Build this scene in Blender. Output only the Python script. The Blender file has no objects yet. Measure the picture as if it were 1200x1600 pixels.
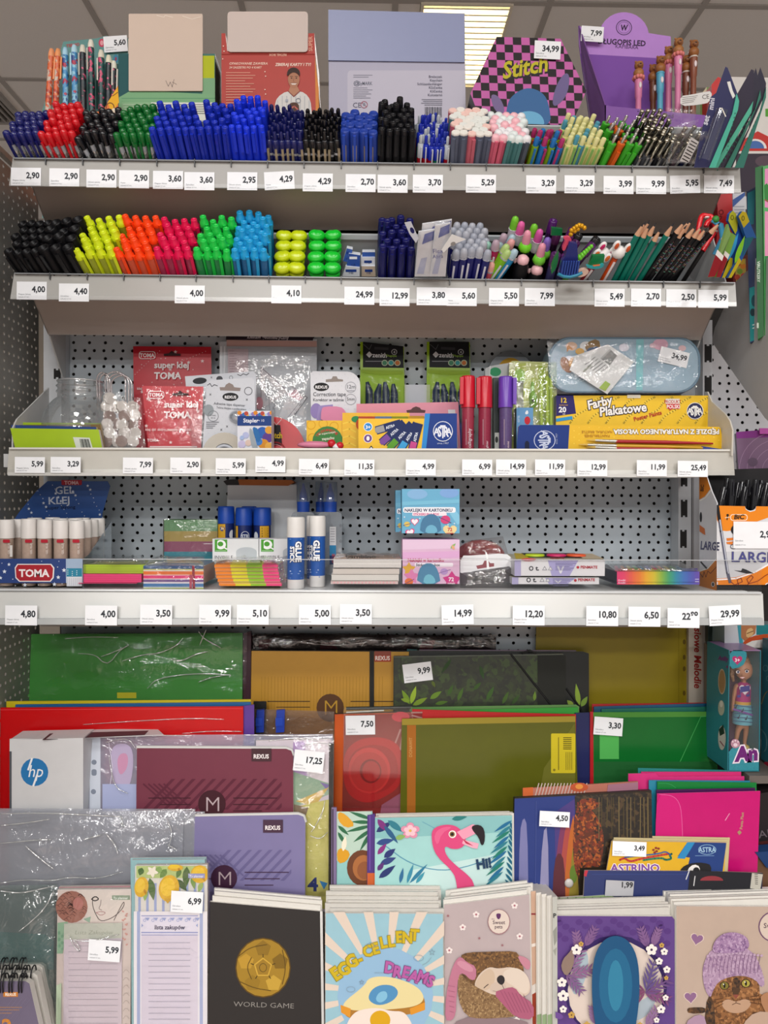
import bpy,bmesh,math,random
from mathutils import Vector as V,Matrix,noise
random.seed(11)
SC=bpy.context.scene
COL=SC.collection
rnd=random.uniform
# ---------------------------------------------------------------- camera
CZ=1.30
F=1200.0
cam_d=bpy.data.cameras.new('camera');cam=bpy.data.objects.new('camera',cam_d);COL.objects.link(cam)
RM=Matrix.Rotation(math.radians(-1.1),3,'Z')@Matrix.Rotation(math.radians(90-0.95),3,'X')@Matrix.Rotation(math.radians(0.25),3,'Z')
CP=V((0,0,CZ))
cam.matrix_world=Matrix.Translation(CP)@RM.to_4x4()
cam_d.sensor_fit='HORIZONTAL';cam_d.sensor_width=36;cam_d.lens=36;cam_d.clip_start=.01
SC.camera=cam
# ---------------------------------------------------------------- world, exposure, lamps of the shop
w=bpy.data.worlds.new('shop_air');SC.world=w;w.use_nodes=True
w.node_tree.nodes['Background'].inputs[0].default_value=(1.0,.985,.97,1)
w.node_tree.nodes['Background'].inputs[1].default_value=.33
SC.view_settings.view_transform='Standard';SC.view_settings.look='None'
SC.view_settings.exposure=-0.08;SC.view_settings.gamma=1.0;SC.view_settings.use_curve_mapping=False
CEIL=CZ+1.93
def lamp(x,y,power,sx=.3,sy=1.2,color=(1,.985,.965)):
 l=bpy.data.lights.new('ceiling_lamp','AREA');l.shape='RECTANGLE';l.size=sx;l.size_y=sy
 l.energy=power;l.color=color
 o=bpy.data.objects.new('ceiling_lamp',l);COL.objects.link(o);o.location=(x,y,CEIL-.05)
 return o
for lx in(-2.1,-.3,1.5):
 for ly,lp in((-.9,21),(-2.7,36),(-4.8,95),(-7.2,120)):lamp(lx,ly,lp,.6,.6)
lamp(.37,3.26,14,.3,.55)
# ---------------------------------------------------------------- pixel <-> world on real planes
def proj(p):
 q=RM.transposed()@(V(p)-CP)
 return(600+F*q.x/-q.z,800-F*q.y/-q.z)
def ray(px,py):return RM@V(((px-600)/F,(800-py)/F,-1))
class Plane:
 def __init__(s,p,n):s.p,s.n=V(p),V(n).normalized()
 def at(s,px,py,off=0.0):
  d=ray(px,py);return CP+d*((s.p+s.n*off-CP).dot(s.n)/d.dot(s.n))
def at(px,py,Y):
 d=ray(px,py);return CP+d*(Y/d.y)
def VP(Y):return Plane((0,Y,0),(0,-1,0))
def TP(px,py,Y,lean=0,yaw=0):
 a,b=math.radians(lean),math.radians(yaw)
 return Plane(at(px,py,Y),(math.sin(b)*math.cos(a),-math.cos(b)*math.cos(a),math.sin(a)))
def py_at(z,Y,px=600):
 """picture row where height z sits on the plane y=Y"""
 a,b=at(px,0,Y).z,at(px,1600,Y).z
 return 1600*(a-z)/(a-b)
# ---------------------------------------------------------------- materials
def lin(h):
 h=h.lstrip('#');c=[int(h[i:i+2],16)/255 for i in(0,2,4)]
 return[x/12.92 if x<=.04045 else((x+.055)/1.055)**2.4 for x in c]
MC={}
def mat(h,rough=.5,metal=0.0,var=.05,scale=60,spec=.4,bump=0.0,coat=0.0):
 k=(h,rough,metal,var,scale,spec,bump,coat)
 if k in MC:return MC[k]
 m=bpy.data.materials.new('surface_'+h.strip('#'));m.use_nodes=True;t=m.node_tree;b=t.nodes['Principled BSDF']
 c=lin(h)
 b.inputs['Base Color'].default_value=(*c,1);b.inputs['Roughness'].default_value=rough
 b.inputs['Metallic'].default_value=metal;b.inputs['Specular IOR Level'].default_value=spec
 if coat:b.inputs['Coat Weight'].default_value=coat;b.inputs['Coat Roughness'].default_value=.08
 if var or bump:
  g=t.nodes.new('ShaderNodeNewGeometry');n=t.nodes.new('ShaderNodeTexNoise');n.inputs['Scale'].default_value=scale;n.inputs['Detail'].default_value=2
  t.links.new(g.outputs['Position'],n.inputs['Vector'])
  r=t.nodes.new('ShaderNodeMix');r.data_type='RGBA'
  r.inputs[6].default_value=(*[x*(1-var)for x in c],1);r.inputs[7].default_value=(*[min(1,x*(1+var))for x in c],1)
  t.links.new(n.outputs['Fac'],r.inputs[0]);t.links.new(r.outputs[2],b.inputs['Base Color'])
  if bump:
   q=t.nodes.new('ShaderNodeBump');q.inputs['Strength'].default_value=bump;q.inputs['Distance'].default_value=.002
   t.links.new(n.outputs['Fac'],q.inputs['Height']);t.links.new(q.outputs[0],b.inputs['Normal'])
 MC[k]=m;return m
def film(tint='ffffff',fac=.08,rough=.12,bump=.0,haze=0.0,scale=40,hazecol='e8ecf0'):
 """clear plastic: see-through with a gloss and a little haze"""
 k=('film',tint,fac,rough,bump,haze,scale,hazecol)
 if k in MC:return MC[k]
 m=bpy.data.materials.new('clear_plastic');m.use_nodes=True;t=m.node_tree;t.nodes.remove(t.nodes['Principled BSDF'])
 out=t.nodes['Material Output'];tr=t.nodes.new('ShaderNodeBsdfTransparent');tr.inputs[0].default_value=(*lin(tint),1)
 gl=t.nodes.new('ShaderNodeBsdfGlossy');gl.inputs['Roughness'].default_value=rough;gl.inputs[0].default_value=(1,1,1,1)
 lw=t.nodes.new('ShaderNodeLayerWeight');lw.inputs[0].default_value=.25
 ma=t.nodes.new('ShaderNodeMath');ma.operation='MULTIPLY_ADD';ma.inputs[1].default_value=.5;ma.inputs[2].default_value=fac
 t.links.new(lw.outputs['Fresnel'],ma.inputs[0])
 mx=t.nodes.new('ShaderNodeMixShader');src=tr
 if haze:
  df=t.nodes.new('ShaderNodeBsdfDiffuse');df.inputs[0].default_value=(*lin(hazecol),1)
  m2=t.nodes.new('ShaderNodeMixShader');m2.inputs[0].default_value=haze
  t.links.new(tr.outputs[0],m2.inputs[1]);t.links.new(df.outputs[0],m2.inputs[2]);src=m2
 t.links.new(ma.outputs[0],mx.inputs[0]);t.links.new(src.outputs[0],mx.inputs[1]);t.links.new(gl.outputs[0],mx.inputs[2])
 if bump:
  g=t.nodes.new('ShaderNodeNewGeometry');n=t.nodes.new('ShaderNodeTexNoise');n.inputs['Scale'].default_value=scale;n.inputs['Detail'].default_value=3;n.inputs['Distortion'].default_value=1.5
  t.links.new(g.outputs['Position'],n.inputs['Vector'])
  q=t.nodes.new('ShaderNodeBump');q.inputs['Strength'].default_value=bump;q.inputs['Distance'].default_value=.01
  t.links.new(n.outputs['Fac'],q.inputs['Height'])
  for x in(gl,lw):t.links.new(q.outputs[0],x.inputs['Normal'])
 t.links.new(mx.outputs[0],out.inputs[0]);MC[k]=m;return m
def glow(h,s):
 m=bpy.data.materials.new('lamp_glow');m.use_nodes=True;t=m.node_tree;b=t.nodes['Principled BSDF']
 b.inputs['Emission Color'].default_value=(*lin(h),1);b.inputs['Emission Strength'].default_value=s;b.inputs['Base Color'].default_value=(*lin(h),1);return m
def MT(m):return mat(m)if isinstance(m,str)else m
INK=lambda h:mat(h,.55,var=0,spec=.25)
# ---------------------------------------------------------------- mesh builder
class MB:
 def __init__(s):s.v,s.f,s.m,s.mats,s.sm=[],[],[],[],[]
 def mi(s,m):
  m=MT(m)
  if m not in s.mats:s.mats.append(m)
  return s.mats.index(m)
 def poly(s,pts,m,smooth=False):
  b=len(s.v);s.v+=[V(p)for p in pts];s.f.append(list(range(b,b+len(pts))));s.m.append(s.mi(m));s.sm.append(smooth)
 def add(s,verts,faces,m,smooth=False):
  b=len(s.v);s.v+=[V(p)for p in verts];i=s.mi(m)
  for f in faces:s.f.append([b+k for k in f]);s.m.append(i);s.sm.append(smooth)
 def prism(s,pts,dv,front,side=None,back=None):
  n=len(pts);a=[V(p)for p in pts];c=[p+V(dv)for p in a]
  s.poly(a,front);s.poly(c[::-1],back or side or front)
  for i in range(n):s.poly([a[i],c[i],c[(i+1)%n],a[(i+1)%n]],side or front)
 def box(s,lo,hi,m):
  x0,y0,z0=lo;x1,y1,z1=hi
  s.add([(x0,y0,z0),(x1,y0,z0),(x1,y1,z0),(x0,y1,z0),(x0,y0,z1),(x1,y0,z1),(x1,y1,z1),(x0,y1,z1)],
              [(3,2,1,0),(4,5,6,7),(0,1,5,4),(1,2,6,5),(2,3,7,6),(3,0,4,7)],m)
 def lathe(s,prof,m,seg=10,M=None,sx=1,sy=1):
  """profile [(radius, z)] about local z; M places it"""
  M=M or Matrix.Identity(4);vs,fs=[],[]
  for r,z in prof:
   for k in range(seg):
    a=2*math.pi*k/seg;vs.append(M@V((r*math.cos(a)*sx,r*math.sin(a)*sy,z)))
  n=len(prof)
  for i in range(n-1):
   for k in range(seg):
    j=(k+1)%seg;fs.append((i*seg+k,i*seg+j,(i+1)*seg+j,(i+1)*seg+k))
  s.add(vs,fs,m,True)
  if prof[0][0]>1e-5:s.poly([vs[k]for k in range(seg)][::-1],m)
  if prof[-1][0]>1e-5:s.poly([vs[(n-1)*seg+k]for k in range(seg)],m)
 def ball(s,c,r,m,seg=10,rings=6):
  r=(r,r,r)if not hasattr(r,'__len__')else r
  prof=[(math.sin(math.pi*i/rings),-math.cos(math.pi*i/rings))for i in range(rings+1)]
  s.lathe(prof,m,seg,Matrix.Translation(V(c))@Matrix.Diagonal((*r,1)))
 def tube(s,path,r,m,seg=6,caps=True):
  path=[V(p)for p in path];n=len(path);rs=r if hasattr(r,'__len__')else[r]*n;vs,fs=[],[];up=None
  for i,p in enumerate(path):
   t=(path[min(i+1,n-1)]-path[max(i-1,0)]).normalized()
   if up is None:up=t.orthogonal().normalized()
   up=(up-t*up.dot(t)).normalized();q=t.cross(up)
   for k in range(seg):
    a=2*math.pi*k/seg;vs.append(p+(up*math.cos(a)+q*math.sin(a))*rs[i])
  for i in range(n-1):
   for k in range(seg):
    j=(k+1)%seg;fs.append((i*seg+k,i*seg+j,(i+1)*seg+j,(i+1)*seg+k))
  s.add(vs,fs,m,True)
  if caps:s.poly(vs[:seg][::-1],m);s.poly(vs[-seg:],m)
 def build(s,name,parent=None,origin=None,label=None):
  if parent is not None:o0=V(parent.get('_o',(0,0,0)))
  else:
   if origin is None:
    lo=[min(v[i]for v in s.v)for i in range(3)];hi=[max(v[i]for v in s.v)for i in range(3)]
    origin=((lo[0]+hi[0])/2,(lo[1]+hi[1])/2,lo[2])
   o0=V(origin)
  me=bpy.data.meshes.new(name);me.from_pydata([v-o0 for v in s.v],[],s.f)
  for m in s.mats:me.materials.append(m)
  me.polygons.foreach_set('material_index',s.m);me.polygons.foreach_set('use_smooth',s.sm);me.update()
  o=bpy.data.objects.new(name,me);COL.objects.link(o)
  o['_o']=tuple(o0)
  if parent is not None:o.parent=parent
  else:o.location=o0
  if label:o['label']=label
  return o
def tag(o,label,cat,group=None,kind=None):
 o['label']=label
 if cat:o['category']=cat
 if group:o['group']=group
 if kind:o['kind']=kind
 return o
def struct(o,label=None,cat=None):
 o['kind']='structure'
 if label:o['label']=label
 return o
def rename(o,base):return o
# ---------------------------------------------------------------- flat print on a face
TC={}
def glyphs(s,bold):
 k=(s,bold)
 if k not in TC:
  c=bpy.data.curves.new('t','FONT');c.body=s;c.resolution_u=2;c.offset=bold
  o=bpy.data.objects.new('t',c);COL.objects.link(o)
  me=bpy.data.meshes.new_from_object(o)
  TC[k]=([(v.co.x,v.co.y)for v in me.vertices],[list(p.vertices)for p in me.polygons])
  bpy.data.objects.remove(o);bpy.data.curves.remove(c);bpy.data.meshes.remove(me)
 return TC[k]
def ellp(cx,cy,rx,ry,rot=0,n=20,a0=0,a1=360):
 c,s_=math.cos(math.radians(rot)),math.sin(math.radians(rot));r=[]
 full=a1-a0>=360
 for k in range(n if full else n+1):
  a=math.radians(a0+(a1-a0)*k/n);x,y=rx*math.cos(a),-ry*math.sin(a);r.append((cx+x*c-y*s_,cy+x*s_+y*c))
 return r
def rr(x0,y0,x1,y1,r,n=4,c='1234'):
 p=[]
 for cx,cy,a,k in((x1-r,y0+r,0,'1'),(x0+r,y0+r,90,'2'),(x0+r,y1-r,180,'3'),(x1-r,y1-r,270,'4')):
  if k in c:p+=ellp(cx,cy,r,r,0,n,a,a+90)
  else:p.append({'1':(x1,y0),'2':(x0,y0),'3':(x0,y1),'4':(x1,y1)}[k])
 return p
def rot2(pts,cx,cy,deg):
 a=math.radians(deg);c,s_=math.cos(a),math.sin(a)
 return[(cx+(x-cx)*c-(y-cy)*s_,cy+(x-cx)*s_+(y-cy)*c)for x,y in pts]
def starp(cx,cy,r,n=5,q=.42,rot=-90):
 return[(cx+(r if k%2==0 else r*q)*math.cos(math.radians(rot+180*k/n)),cy+(r if k%2==0 else r*q)*math.sin(math.radians(rot+180*k/n)))for k in range(2*n)]
def heartp(cx,cy,r,rot=0):
 p=[]
 for k in range(18):
  t=2*math.pi*k/18;x=16*math.sin(t)**3;y=13*math.cos(t)-5*math.cos(2*t)-2*math.cos(3*t)-math.cos(4*t);p.append((cx+x*r/16,cy-y*r/16))
 return rot2(p,cx,cy,rot)
def leafp(x0,y0,x1,y1,w,n=6):
 dx,dy=x1-x0,y1-y0;a,b=[],[]
 for k in range(n+1):
  t=k/n;q=w*math.sin(math.pi*t**.8)
  L=math.hypot(dx,dy)or 1
  a.append((x0+dx*t-dy/L*q,y0+dy*t+dx/L*q));b.append((x0+dx*t+dy/L*q,y0+dy*t-dx/L*q))
 return a+b[::-1][1:-1]
def smooth(pts,k=2,closed=True):
 for _ in range(k):
  q=[];n=len(pts)
  for i in range(n if closed else n-1):
   (x0,y0),(x1,y1)=pts[i],pts[(i+1)%n]
   q+=[(x0*.75+x1*.25,y0*.75+y1*.25),(x0*.25+x1*.75,y0*.25+y1*.75)]
  pts=q if closed else[pts[0]]+q+[pts[-1]]
 return pts
def clipp(pts,x0,y0,x1,y1):
 for ax,lim,sg in((0,x0,1),(0,x1,-1),(1,y0,1),(1,y1,-1)):
  out=[];n=len(pts)
  for i in range(n):
   a,b=pts[i],pts[(i+1)%n];ia,ib=(a[ax]-lim)*sg>=0,(b[ax]-lim)*sg>=0
   if ia:out.append(a)
   if ia!=ib:
    t=(lim-a[ax])/(b[ax]-a[ax]);out.append((a[0]+(b[0]-a[0])*t,a[1]+(b[1]-a[1])*t))
  pts=out
  if len(pts)<3:return[]
 return pts
class Ink:
 """print on a plane, drawn in picture pixels of that plane and laid on as thin layers"""
 def __init__(s,plane,off=.00015,step=.00004,clip=None):s.pl,s.o,s.st,s.mb,s.cl=plane,off,step,MB(),clip
 def up(s):s.o+=s.st
 def poly(s,pts,c):
  if s.cl:pts=clipp(pts,*s.cl)
  if len(pts)<3:return s
  s.mb.poly([s.pl.at(x,y,s.o)for x,y in pts],INK(c)if isinstance(c,str)else c);s.up();return s
 def rect(s,x0,y0,x1,y1,c):return s.poly([(x0,y0),(x1,y0),(x1,y1),(x0,y1)],c)
 def ell(s,cx,cy,rx,ry,c,rot=0,n=20):return s.poly(ellp(cx,cy,rx,ry,rot,n),c)
 def ring(s,cx,cy,rx,ry,w,c,n=24):
  a,b=ellp(cx,cy,rx,ry,0,n),ellp(cx,cy,rx-w,ry-w,0,n);m=INK(c)if isinstance(c,str)else c
  for i in range(n):
   j=(i+1)%n
   if s.cl and not(s.cl[0]<=a[i][0]<=s.cl[2]and s.cl[1]<=a[i][1]<=s.cl[3]and s.cl[1]<=a[j][1]<=s.cl[3]):continue
   s.mb.poly([s.pl.at(*q,s.o)for q in(a[i],a[j],b[j],b[i])],m)
  s.up();return s
 def line(s,pts,w,c):
  for(x0,y0),(x1,y1)in zip(pts,pts[1:]):
   L=math.hypot(x1-x0,y1-y0)
   if L<.01:continue
   nx,ny=-(y1-y0)/L*w/2,(x1-x0)/L*w/2;ex,ey=(x1-x0)/L*w*.2,(y1-y0)/L*w*.2
   q=[(x0+nx-ex,y0+ny-ey),(x1+nx+ex,y1+ny+ey),(x1-nx+ex,y1-ny+ey),(x0-nx-ex,y0-ny-ey)]
   if s.cl:q=clipp(q,*s.cl)
   if len(q)>2:s.mb.poly([s.pl.at(*p,s.o)for p in q],INK(c)if isinstance(c,str)else c)
  s.up();return s
 def text(s,t,x,y,h,c,rot=0,al='l',bold=.0,sx=1.0,edge=None,ew=.05,shear=0):
  """baseline at x,y ; h = cap height in pixels"""
  if edge:s.text(t,x,y,h,edge,rot,al,bold+ew,sx,shear=shear)
  vs,fs=glyphs(t,bold);k=h/.72
  xs=[p[0]for p in vs]or[0];w=max(xs)
  ox={'l':0,'r':-w,'c':-w/2}[al]
  a=math.radians(rot);ca,sa=math.cos(a),math.sin(a);P=[]
  for u,v in vs:
   X,Y=(u+ox+shear*v)*k*sx,-v*k
   P.append(s.pl.at(x+X*ca-Y*sa,y+X*sa+Y*ca,s.o))
  s.mb.add(P,fs,INK(c)if isinstance(c,str)else c);s.up();return s
 def arc(s,t,cx,cy,r,h,c,a0,a1,bold=.02,inside=False,edge=None,ew=.05):
  n=len(t)
  for i,ch in enumerate(t):
   a=a0+(a1-a0)*(i+.5)/n;th=math.radians(a)
   if ch!=' ':s.text(ch,cx+r*math.cos(th),cy-r*math.sin(th),h,c,(90-a)+(180 if inside else 0),'c',bold,edge=edge,ew=ew)
  return s
 def done(s,parent,name='surface_print'):
  if not s.mb.v:return None
  return s.mb.build(name,parent)
# ---------------------------------------------------------------- slabs: boxes, books, cards
def slab3(name,label,cat,pts,n,D,front,side=None,back=None,group=None,parent=None):
 mb=MB();mb.prism(pts,-V(n)*D,front,side,back)
 o=mb.build(name,parent)
 if label and parent is None:tag(o,label,cat,group)
 elif label:o['label']=label
 return o
def slab(name,label,cat,poly,plane,D,front,side=None,back=None,group=None,parent=None,off=0):
 return slab3(name,label,cat,[plane.at(x,y,off)for x,y in poly],plane.n,D,front,side,back,group,parent)
def R4(x0,y0,x1,y1):return[(x0,y0),(x1,y0),(x1,y1),(x0,y1)]
def wrap(parent,poly4,plane,off,amp,m,nx=16,ny=12,sc=9,name='plastic_wrap',seed=0,label=None):
 """wrinkled clear film over a quad given in pixels (tl, tr, br, bl)"""
 a,b,c,d=[V((*p,0))for p in poly4];mb=MB();vs,fs=[],[]
 for j in range(ny+1):
  for i in range(nx+1):
   u,v=i/nx,j/ny;p=(a*(1-u)+b*u)*(1-v)+(d*(1-u)+c*u)*v
   q=noise.noise(V((u*sc*.5+seed*7.1,v*sc*.5,seed)));q2=1-abs(noise.noise(V((u*sc+3.3,v*sc*1.2,seed*2.7))))*2
   e=min(u,1-u,v,1-v)*8;e=min(1,e)
   vs.append(plane.at(p.x,p.y,off+amp*e*(.5+.5*q+.45*q2)))
 for j in range(ny):
  for i in range(nx):
   k=j*(nx+1)+i;fs.append((k,k+nx+1,k+nx+2,k+1))
 mb.add(vs,fs,m,True);return mb.build(name,parent,label=label)
def copy_thing(o):
 c=o.copy();COL.objects.link(c)
 for ch in o.children:
  d=ch.copy();COL.objects.link(d);d.parent=c
  for g in ch.children:
   e=g.copy();COL.objects.link(e);e.parent=d
 return c
def price(x,y,txt,plane,label,w=47,h=28,rot=0,group=None,small=1,off=.0012,ph=None,D=.0004):
 """paper price tag whose top left corner is at x, y"""
 q=rot2(R4(x,y,x+w,y+h),x+w/2,y+h/2,rot)
 o=slab('price_tag',label,'price tag',q,plane,D,mat('f1f3f6',.6),group=group,off=off)
 k=Ink(plane,off+.0001);cx,cy=x+w/2,y+h/2
 def R(px,py):return rot2([(px,py)],cx,cy,rot)[0]
 p=R(x+w-2.5,y+h*.58);k.text(txt,p[0],p[1],ph or h*.335,'33363c',rot,'r',.034,.92)
 p=R(x+2.5,y+h*.74);k.text(['Długopis żelowy','Zakreślacz','Ołówek szkolny','Notes'][small%4],p[0],p[1],2.3,'55585e',rot,'l',.0,.9)
 p=R(x+2.5,y+h*.89);k.text('niebieski 0,7 mm',p[0],p[1],2.0,'6a6d73',rot,'l',.0,.9)
 k.done(o,'price_print');return o
# ================================================================ THE SHOP: floor, walls, ceiling
STEEL=mat('bfc0c0',.45,.0,.03,30,.5);STEELD=mat('a9a4a0',.5,0,.03,30);STRIP=mat('aeada9',.3,0,.02,20)
m=MB();m.box((-4,-9,-.05),(4,7,0),mat('a8958a',.4,0,.12,6));struct(m.build('floor'))
m=MB();m.box((-4,6.5,0),(4,6.6,CEIL),mat('b9aea0',.8));struct(m.build('wall_back'))
m=MB();m.box((-4,-9,CEIL+.03),(4,7,CEIL+.08),mat('77736f',.9));ceiling=struct(m.build('ceiling'))
TILE=mat('f4f3f0',.95,0,.04,300);BAR=mat('b5b2ae',.6)
X0,Y0=.093,3.0
tiles=None
for i in range(-4,4):
 for j in range(0,4):
  if(i,j)in((0,0),):continue
  mb=MB();x,y=X0+.6*i,Y0+.6*j
  mb.box((x+.008,y+.008,CEIL-.002),(x+.592,y+.592,CEIL+.02),TILE);mb.build('ceiling_tile',ceiling)
 for j in range(-15,0):
  if j>-3 or(i+j)%2==0:
   mb=MB();x,y=X0+.6*i,Y0+.6*j;mb.box((x+.008,y+.008,CEIL),(x+.592,y+.592,CEIL+.02),TILE);mb.build('ceiling_tile',ceiling)
for i in range(-4,5):
 mb=MB();x=X0+.6*i;mb.box((x-.012,-6,CEIL-.006),(x+.012,5.4,CEIL+.0),BAR);mb.build('ceiling_rail',ceiling)
for j in range(0,5):
 mb=MB();y=Y0+.6*j;mb.box((-2.4,y-.012,CEIL-.0065),(2.5,y+.012,CEIL-.0005),BAR);mb.build('ceiling_rail',ceiling)
# louvred ceiling light seen above the lilac box
lx0,lx1,ly0,ly1=.205,.54,3.01,3.59
mb=MB();mb.box((lx0,ly0,CEIL+.02),(lx1,ly1,CEIL+.03),glow('fff0c4',7.0));L=mb.build('ceiling_light')
tag(L,'lit louvred ceiling lamp showing between the lilac carton and the chequered hexagonal box','ceiling light')
WH=mat('f4eedc',.35)
for k in range(15):
 y=ly0+(ly1-ly0)*(k+.5)/15;mb=MB();mb.box((lx0,y-.004,CEIL-.012),(lx1,y+.004,CEIL+.018),WH);mb.build('louvre_slat',L)
mb=MB()
for x in(lx0-.012,lx1):mb.box((x,ly0-.01,CEIL-.014),(x+.012,ly1+.01,CEIL+.03),WH)
for y in(ly0-.012,ly1):mb.box((lx0,y,CEIL-.014),(lx1,y+.012,CEIL+.03),WH)
mb.build('frame',L)
mb=MB();mb.box((X0+.008,ly0,CEIL-.002),(lx0-.014,ly1,CEIL+.02),TILE);mb.build('ceiling_tile',ceiling)
mb=MB();mb.box((lx1+.014,ly0,CEIL-.002),(X0+.592,ly1,CEIL+.02),TILE);mb.build('ceiling_tile',ceiling)
# air vent in the ceiling, far left
mb=MB();vx0,vx1,vy0,vy1=-2.06,-1.78,3.35,3.98
mb.box((vx0,vy0,CEIL-.004),(vx1,vy1,CEIL-.003),mat('24211f',.8));vent=mb.build('ceiling_vent')
tag(vent,'slatted grey air vent in the ceiling behind the orange and blue patterned pens','vent')
for k in range(9):
 x=vx0+(vx1-vx0)*(k+.25)/9;mb=MB();mb.box((x,vy0,CEIL-.02),(x+.012,vy1,CEIL-.005),mat('9d9a97',.5));mb.build('vent_slat',vent)
mb=MB()
for a in((vx0-.02,vy0-.02,vx0,vy1+.02),(vx1,vy0-.02,vx1+.02,vy1+.02),(vx0,vy0-.02,vx1,vy0),(vx0,vy1,vx1,vy1+.02)):
 mb.box((a[0],a[1],CEIL-.022),(a[2],a[3],CEIL-.002),mat('a8a5a2',.5))
mb.build('vent_frame',vent)
# ================================================================ PERFORATED PANELS
def pegboard(U,W,nU,z0,z1,org,thick_n,m,mh,name,off=0,parent=None):
 """panel with real round holes; rows alternate 15 mm and 25 mm pitch, 12.5 mm apart"""
 mb=MB();vs,fs=[],[];R=.0027;org,U,N=V(org),V(U),V(thick_n)
 rows=int((z1-z0)/.0125);dirs=[(math.cos(math.pi/8+math.pi/4*k),math.sin(math.pi/8+math.pi/4*k))for k in range(8)]
 for r in range(rows):
  pitch=.015 if(r+off)%2==0 else .025;n=int(W/pitch);zc=z0+(r+.5)*.0125;pad=(W-n*pitch)/2
  for c in range(n):
   uc=pad+(c+.5)*pitch;hw,hh=pitch/2,.00625
   ew=hw+(pad if c in(0,n-1)else 0)
   l,rt=(hw+pad if c==0 else hw),(hw+pad if c==n-1 else hw)
   b=len(vs);oc=[(rt,hh*.41),(rt*.41,hh),(-l*.41,hh),(-l,hh*.41),(-l,-hh*.41),(-l*.41,-hh),(rt*.41,-hh),(rt,-hh*.41)]
   cor=[(rt,hh),(-l,hh),(-l,-hh),(rt,-hh)]
   for x,y in oc:vs.append(org+U*(uc+x)+V((0,0,zc+y)))
   for x,y in dirs:vs.append(org+U*(uc+R*x)+V((0,0,zc+R*y)))
   for x,y in dirs:vs.append(org+U*(uc+R*x)+V((0,0,zc+R*y))+N*.0012)
   for x,y in cor:vs.append(org+U*(uc+x)+V((0,0,zc+y)))
   for k in range(8):
    j=(k+1)%8;fs.append((b+k,b+j,b+8+j,b+8+k));fs.append((b+8+k,b+8+j,b+16+j,b+16+k))
   for q,(i0,i1)in enumerate(((0,1),(2,3),(4,5),(6,7))):fs.append((b+i0,b+24+q,b+i1))
 mb.add(vs,fs,m);return mb.build(name,parent)
YB=1.225;zb=CZ+.475
PEG=mat('c3ccd3',.5,0,.02,20);PEG_SHADED=mat('85847f',.45,0,.02,20)  # second grey: end panel darkened, its shade put into the colour
zt=at(600,505,YB).z;zm=at(600,1120,YB).z
xl,xr=at(95,780,YB).x,at(1066,780,YB).x
pb=pegboard((1,0,0),xr-xl,0,zm,zt,(xl,YB,0),(0,1,0),PEG,None,'perforated_panel')
tag(pb,'pale grey perforated steel back panel behind the lower shelves','back panel')
mb=MB();mb.box((xl-.02,YB+.045,zm-.5),(xr+.3,YB+.055,zb-.03),mat('2a2624',.8));mb.build('dark_void_sheet',pb)  # dark sheet added behind the holes, standing in for the unlit void
XL=-.522
sp=pegboard((0,1,0),YB-.62,0,CZ-.66,CZ+.485,(XL,.62,0),(-1,0,0),PEG_SHADED,None,'side_panel',off=1)
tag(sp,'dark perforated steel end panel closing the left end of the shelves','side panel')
mb=MB();mb.box((XL-.004,.62,CZ+.484),(XL+.004,YB,CZ+.492),PEG_SHADED);mb.box((XL-.004,.615,CZ-.66),(XL+.004,.62,CZ+.492),PEG_SHADED);mb.build('panel_edge',sp)
# next bay on the right: its own pegboard and bracket plate
x2=at(1100,640,YB).x
pr=pegboard((1,0,0),.2,0,at(1150,800,YB).z,at(1150,520,YB).z,(x2,YB,0),(0,1,0),mat('bfc0c4',.5),None,'perforated_panel')
tag(pr,'perforated grey panel of the next bay above the purple pouch','back panel')
mb=MB();PX=Plane((.54,0,0),(-1,0,0))
q=[(1112,534),(1117,512),(1150,440),(1165,425),(1204,400),(1240,400),(1260,700),(1204,662),(1195,653)]
mb.prism([PX.at(*p)for p in q],(.003,0,0),mat('b0aeac',.4))
tag(mb.build('bracket_plate'),'plain grey steel bracket plate of the next bay under the green spined books','bracket')
# uprights with slots
def upright(x0,x1,y0,y1,Y,slots,label,col='c9ccd0'):
 pl=VP(Y);o=slab('upright',label,'upright',R4(x0,y0,x1,y1),pl,.03,mat(col,.45))
 for sx0,sy0,sx1,sy1 in slots:
  xm=(sx0+sx1)/2;w_=(sx1-sx0)/2
  q=[(sx0,sy0),(xm-w_*.4,sy0),(xm-w_*.4,sy0+2.5),(xm+w_*.3,sy0+2.5),(xm+w_*.3,sy0),(sx1,sy0),(sx1,sy1),(xm+w_*.3,sy1),(xm+w_*.3,sy1-2.5),(xm-w_*.4,sy1-2.5),(xm-w_*.4,sy1),(sx0,sy1)]
  mb=MB();mb.prism([pl.at(x,y,.0004)for x,y in q],(0,.0003,0),mat('1c1a1a',.7));mb.build('slot',o)
 return o
upright(68,96,330,965,YB-.034,[(84,576,95,592)],'plain grey upright post between the perforated end panel and the back panel')
upright(1060,1080,735,965,YB-.034,[(1064,742,1074,760),(1064,781,1074,808),(1063,828,1073,856),(1062,876,1072,890)],'slotted upright post beside the orange and white pen carton')
mb=MB();pl=VP(YB-.03)
for a,b,c in((1081,1084,'8b8a8c'),(1084,1092,'b9bbc0'),(1092,1096,'9a9a9d')):mb.prism([pl.at(*p)for p in R4(a,735,b,965)],(0,.02,0),mat(c,.4))
tag(mb.build('edge_profile'),'vertical grey edge profile between the bays behind the pen carton','profile')
slab('filler_plate','plain pale steel filler beside the end of the back panel','upright',R4(1064,500,1100,742),VP(1.218),.002,mat('c3ccd3',.5))
upright(1098,1113,500,735,1.19,[(1101,538,1112,566),(1101,587,1112,617)],'slotted upright post beside the pale blue pencil case')
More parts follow.
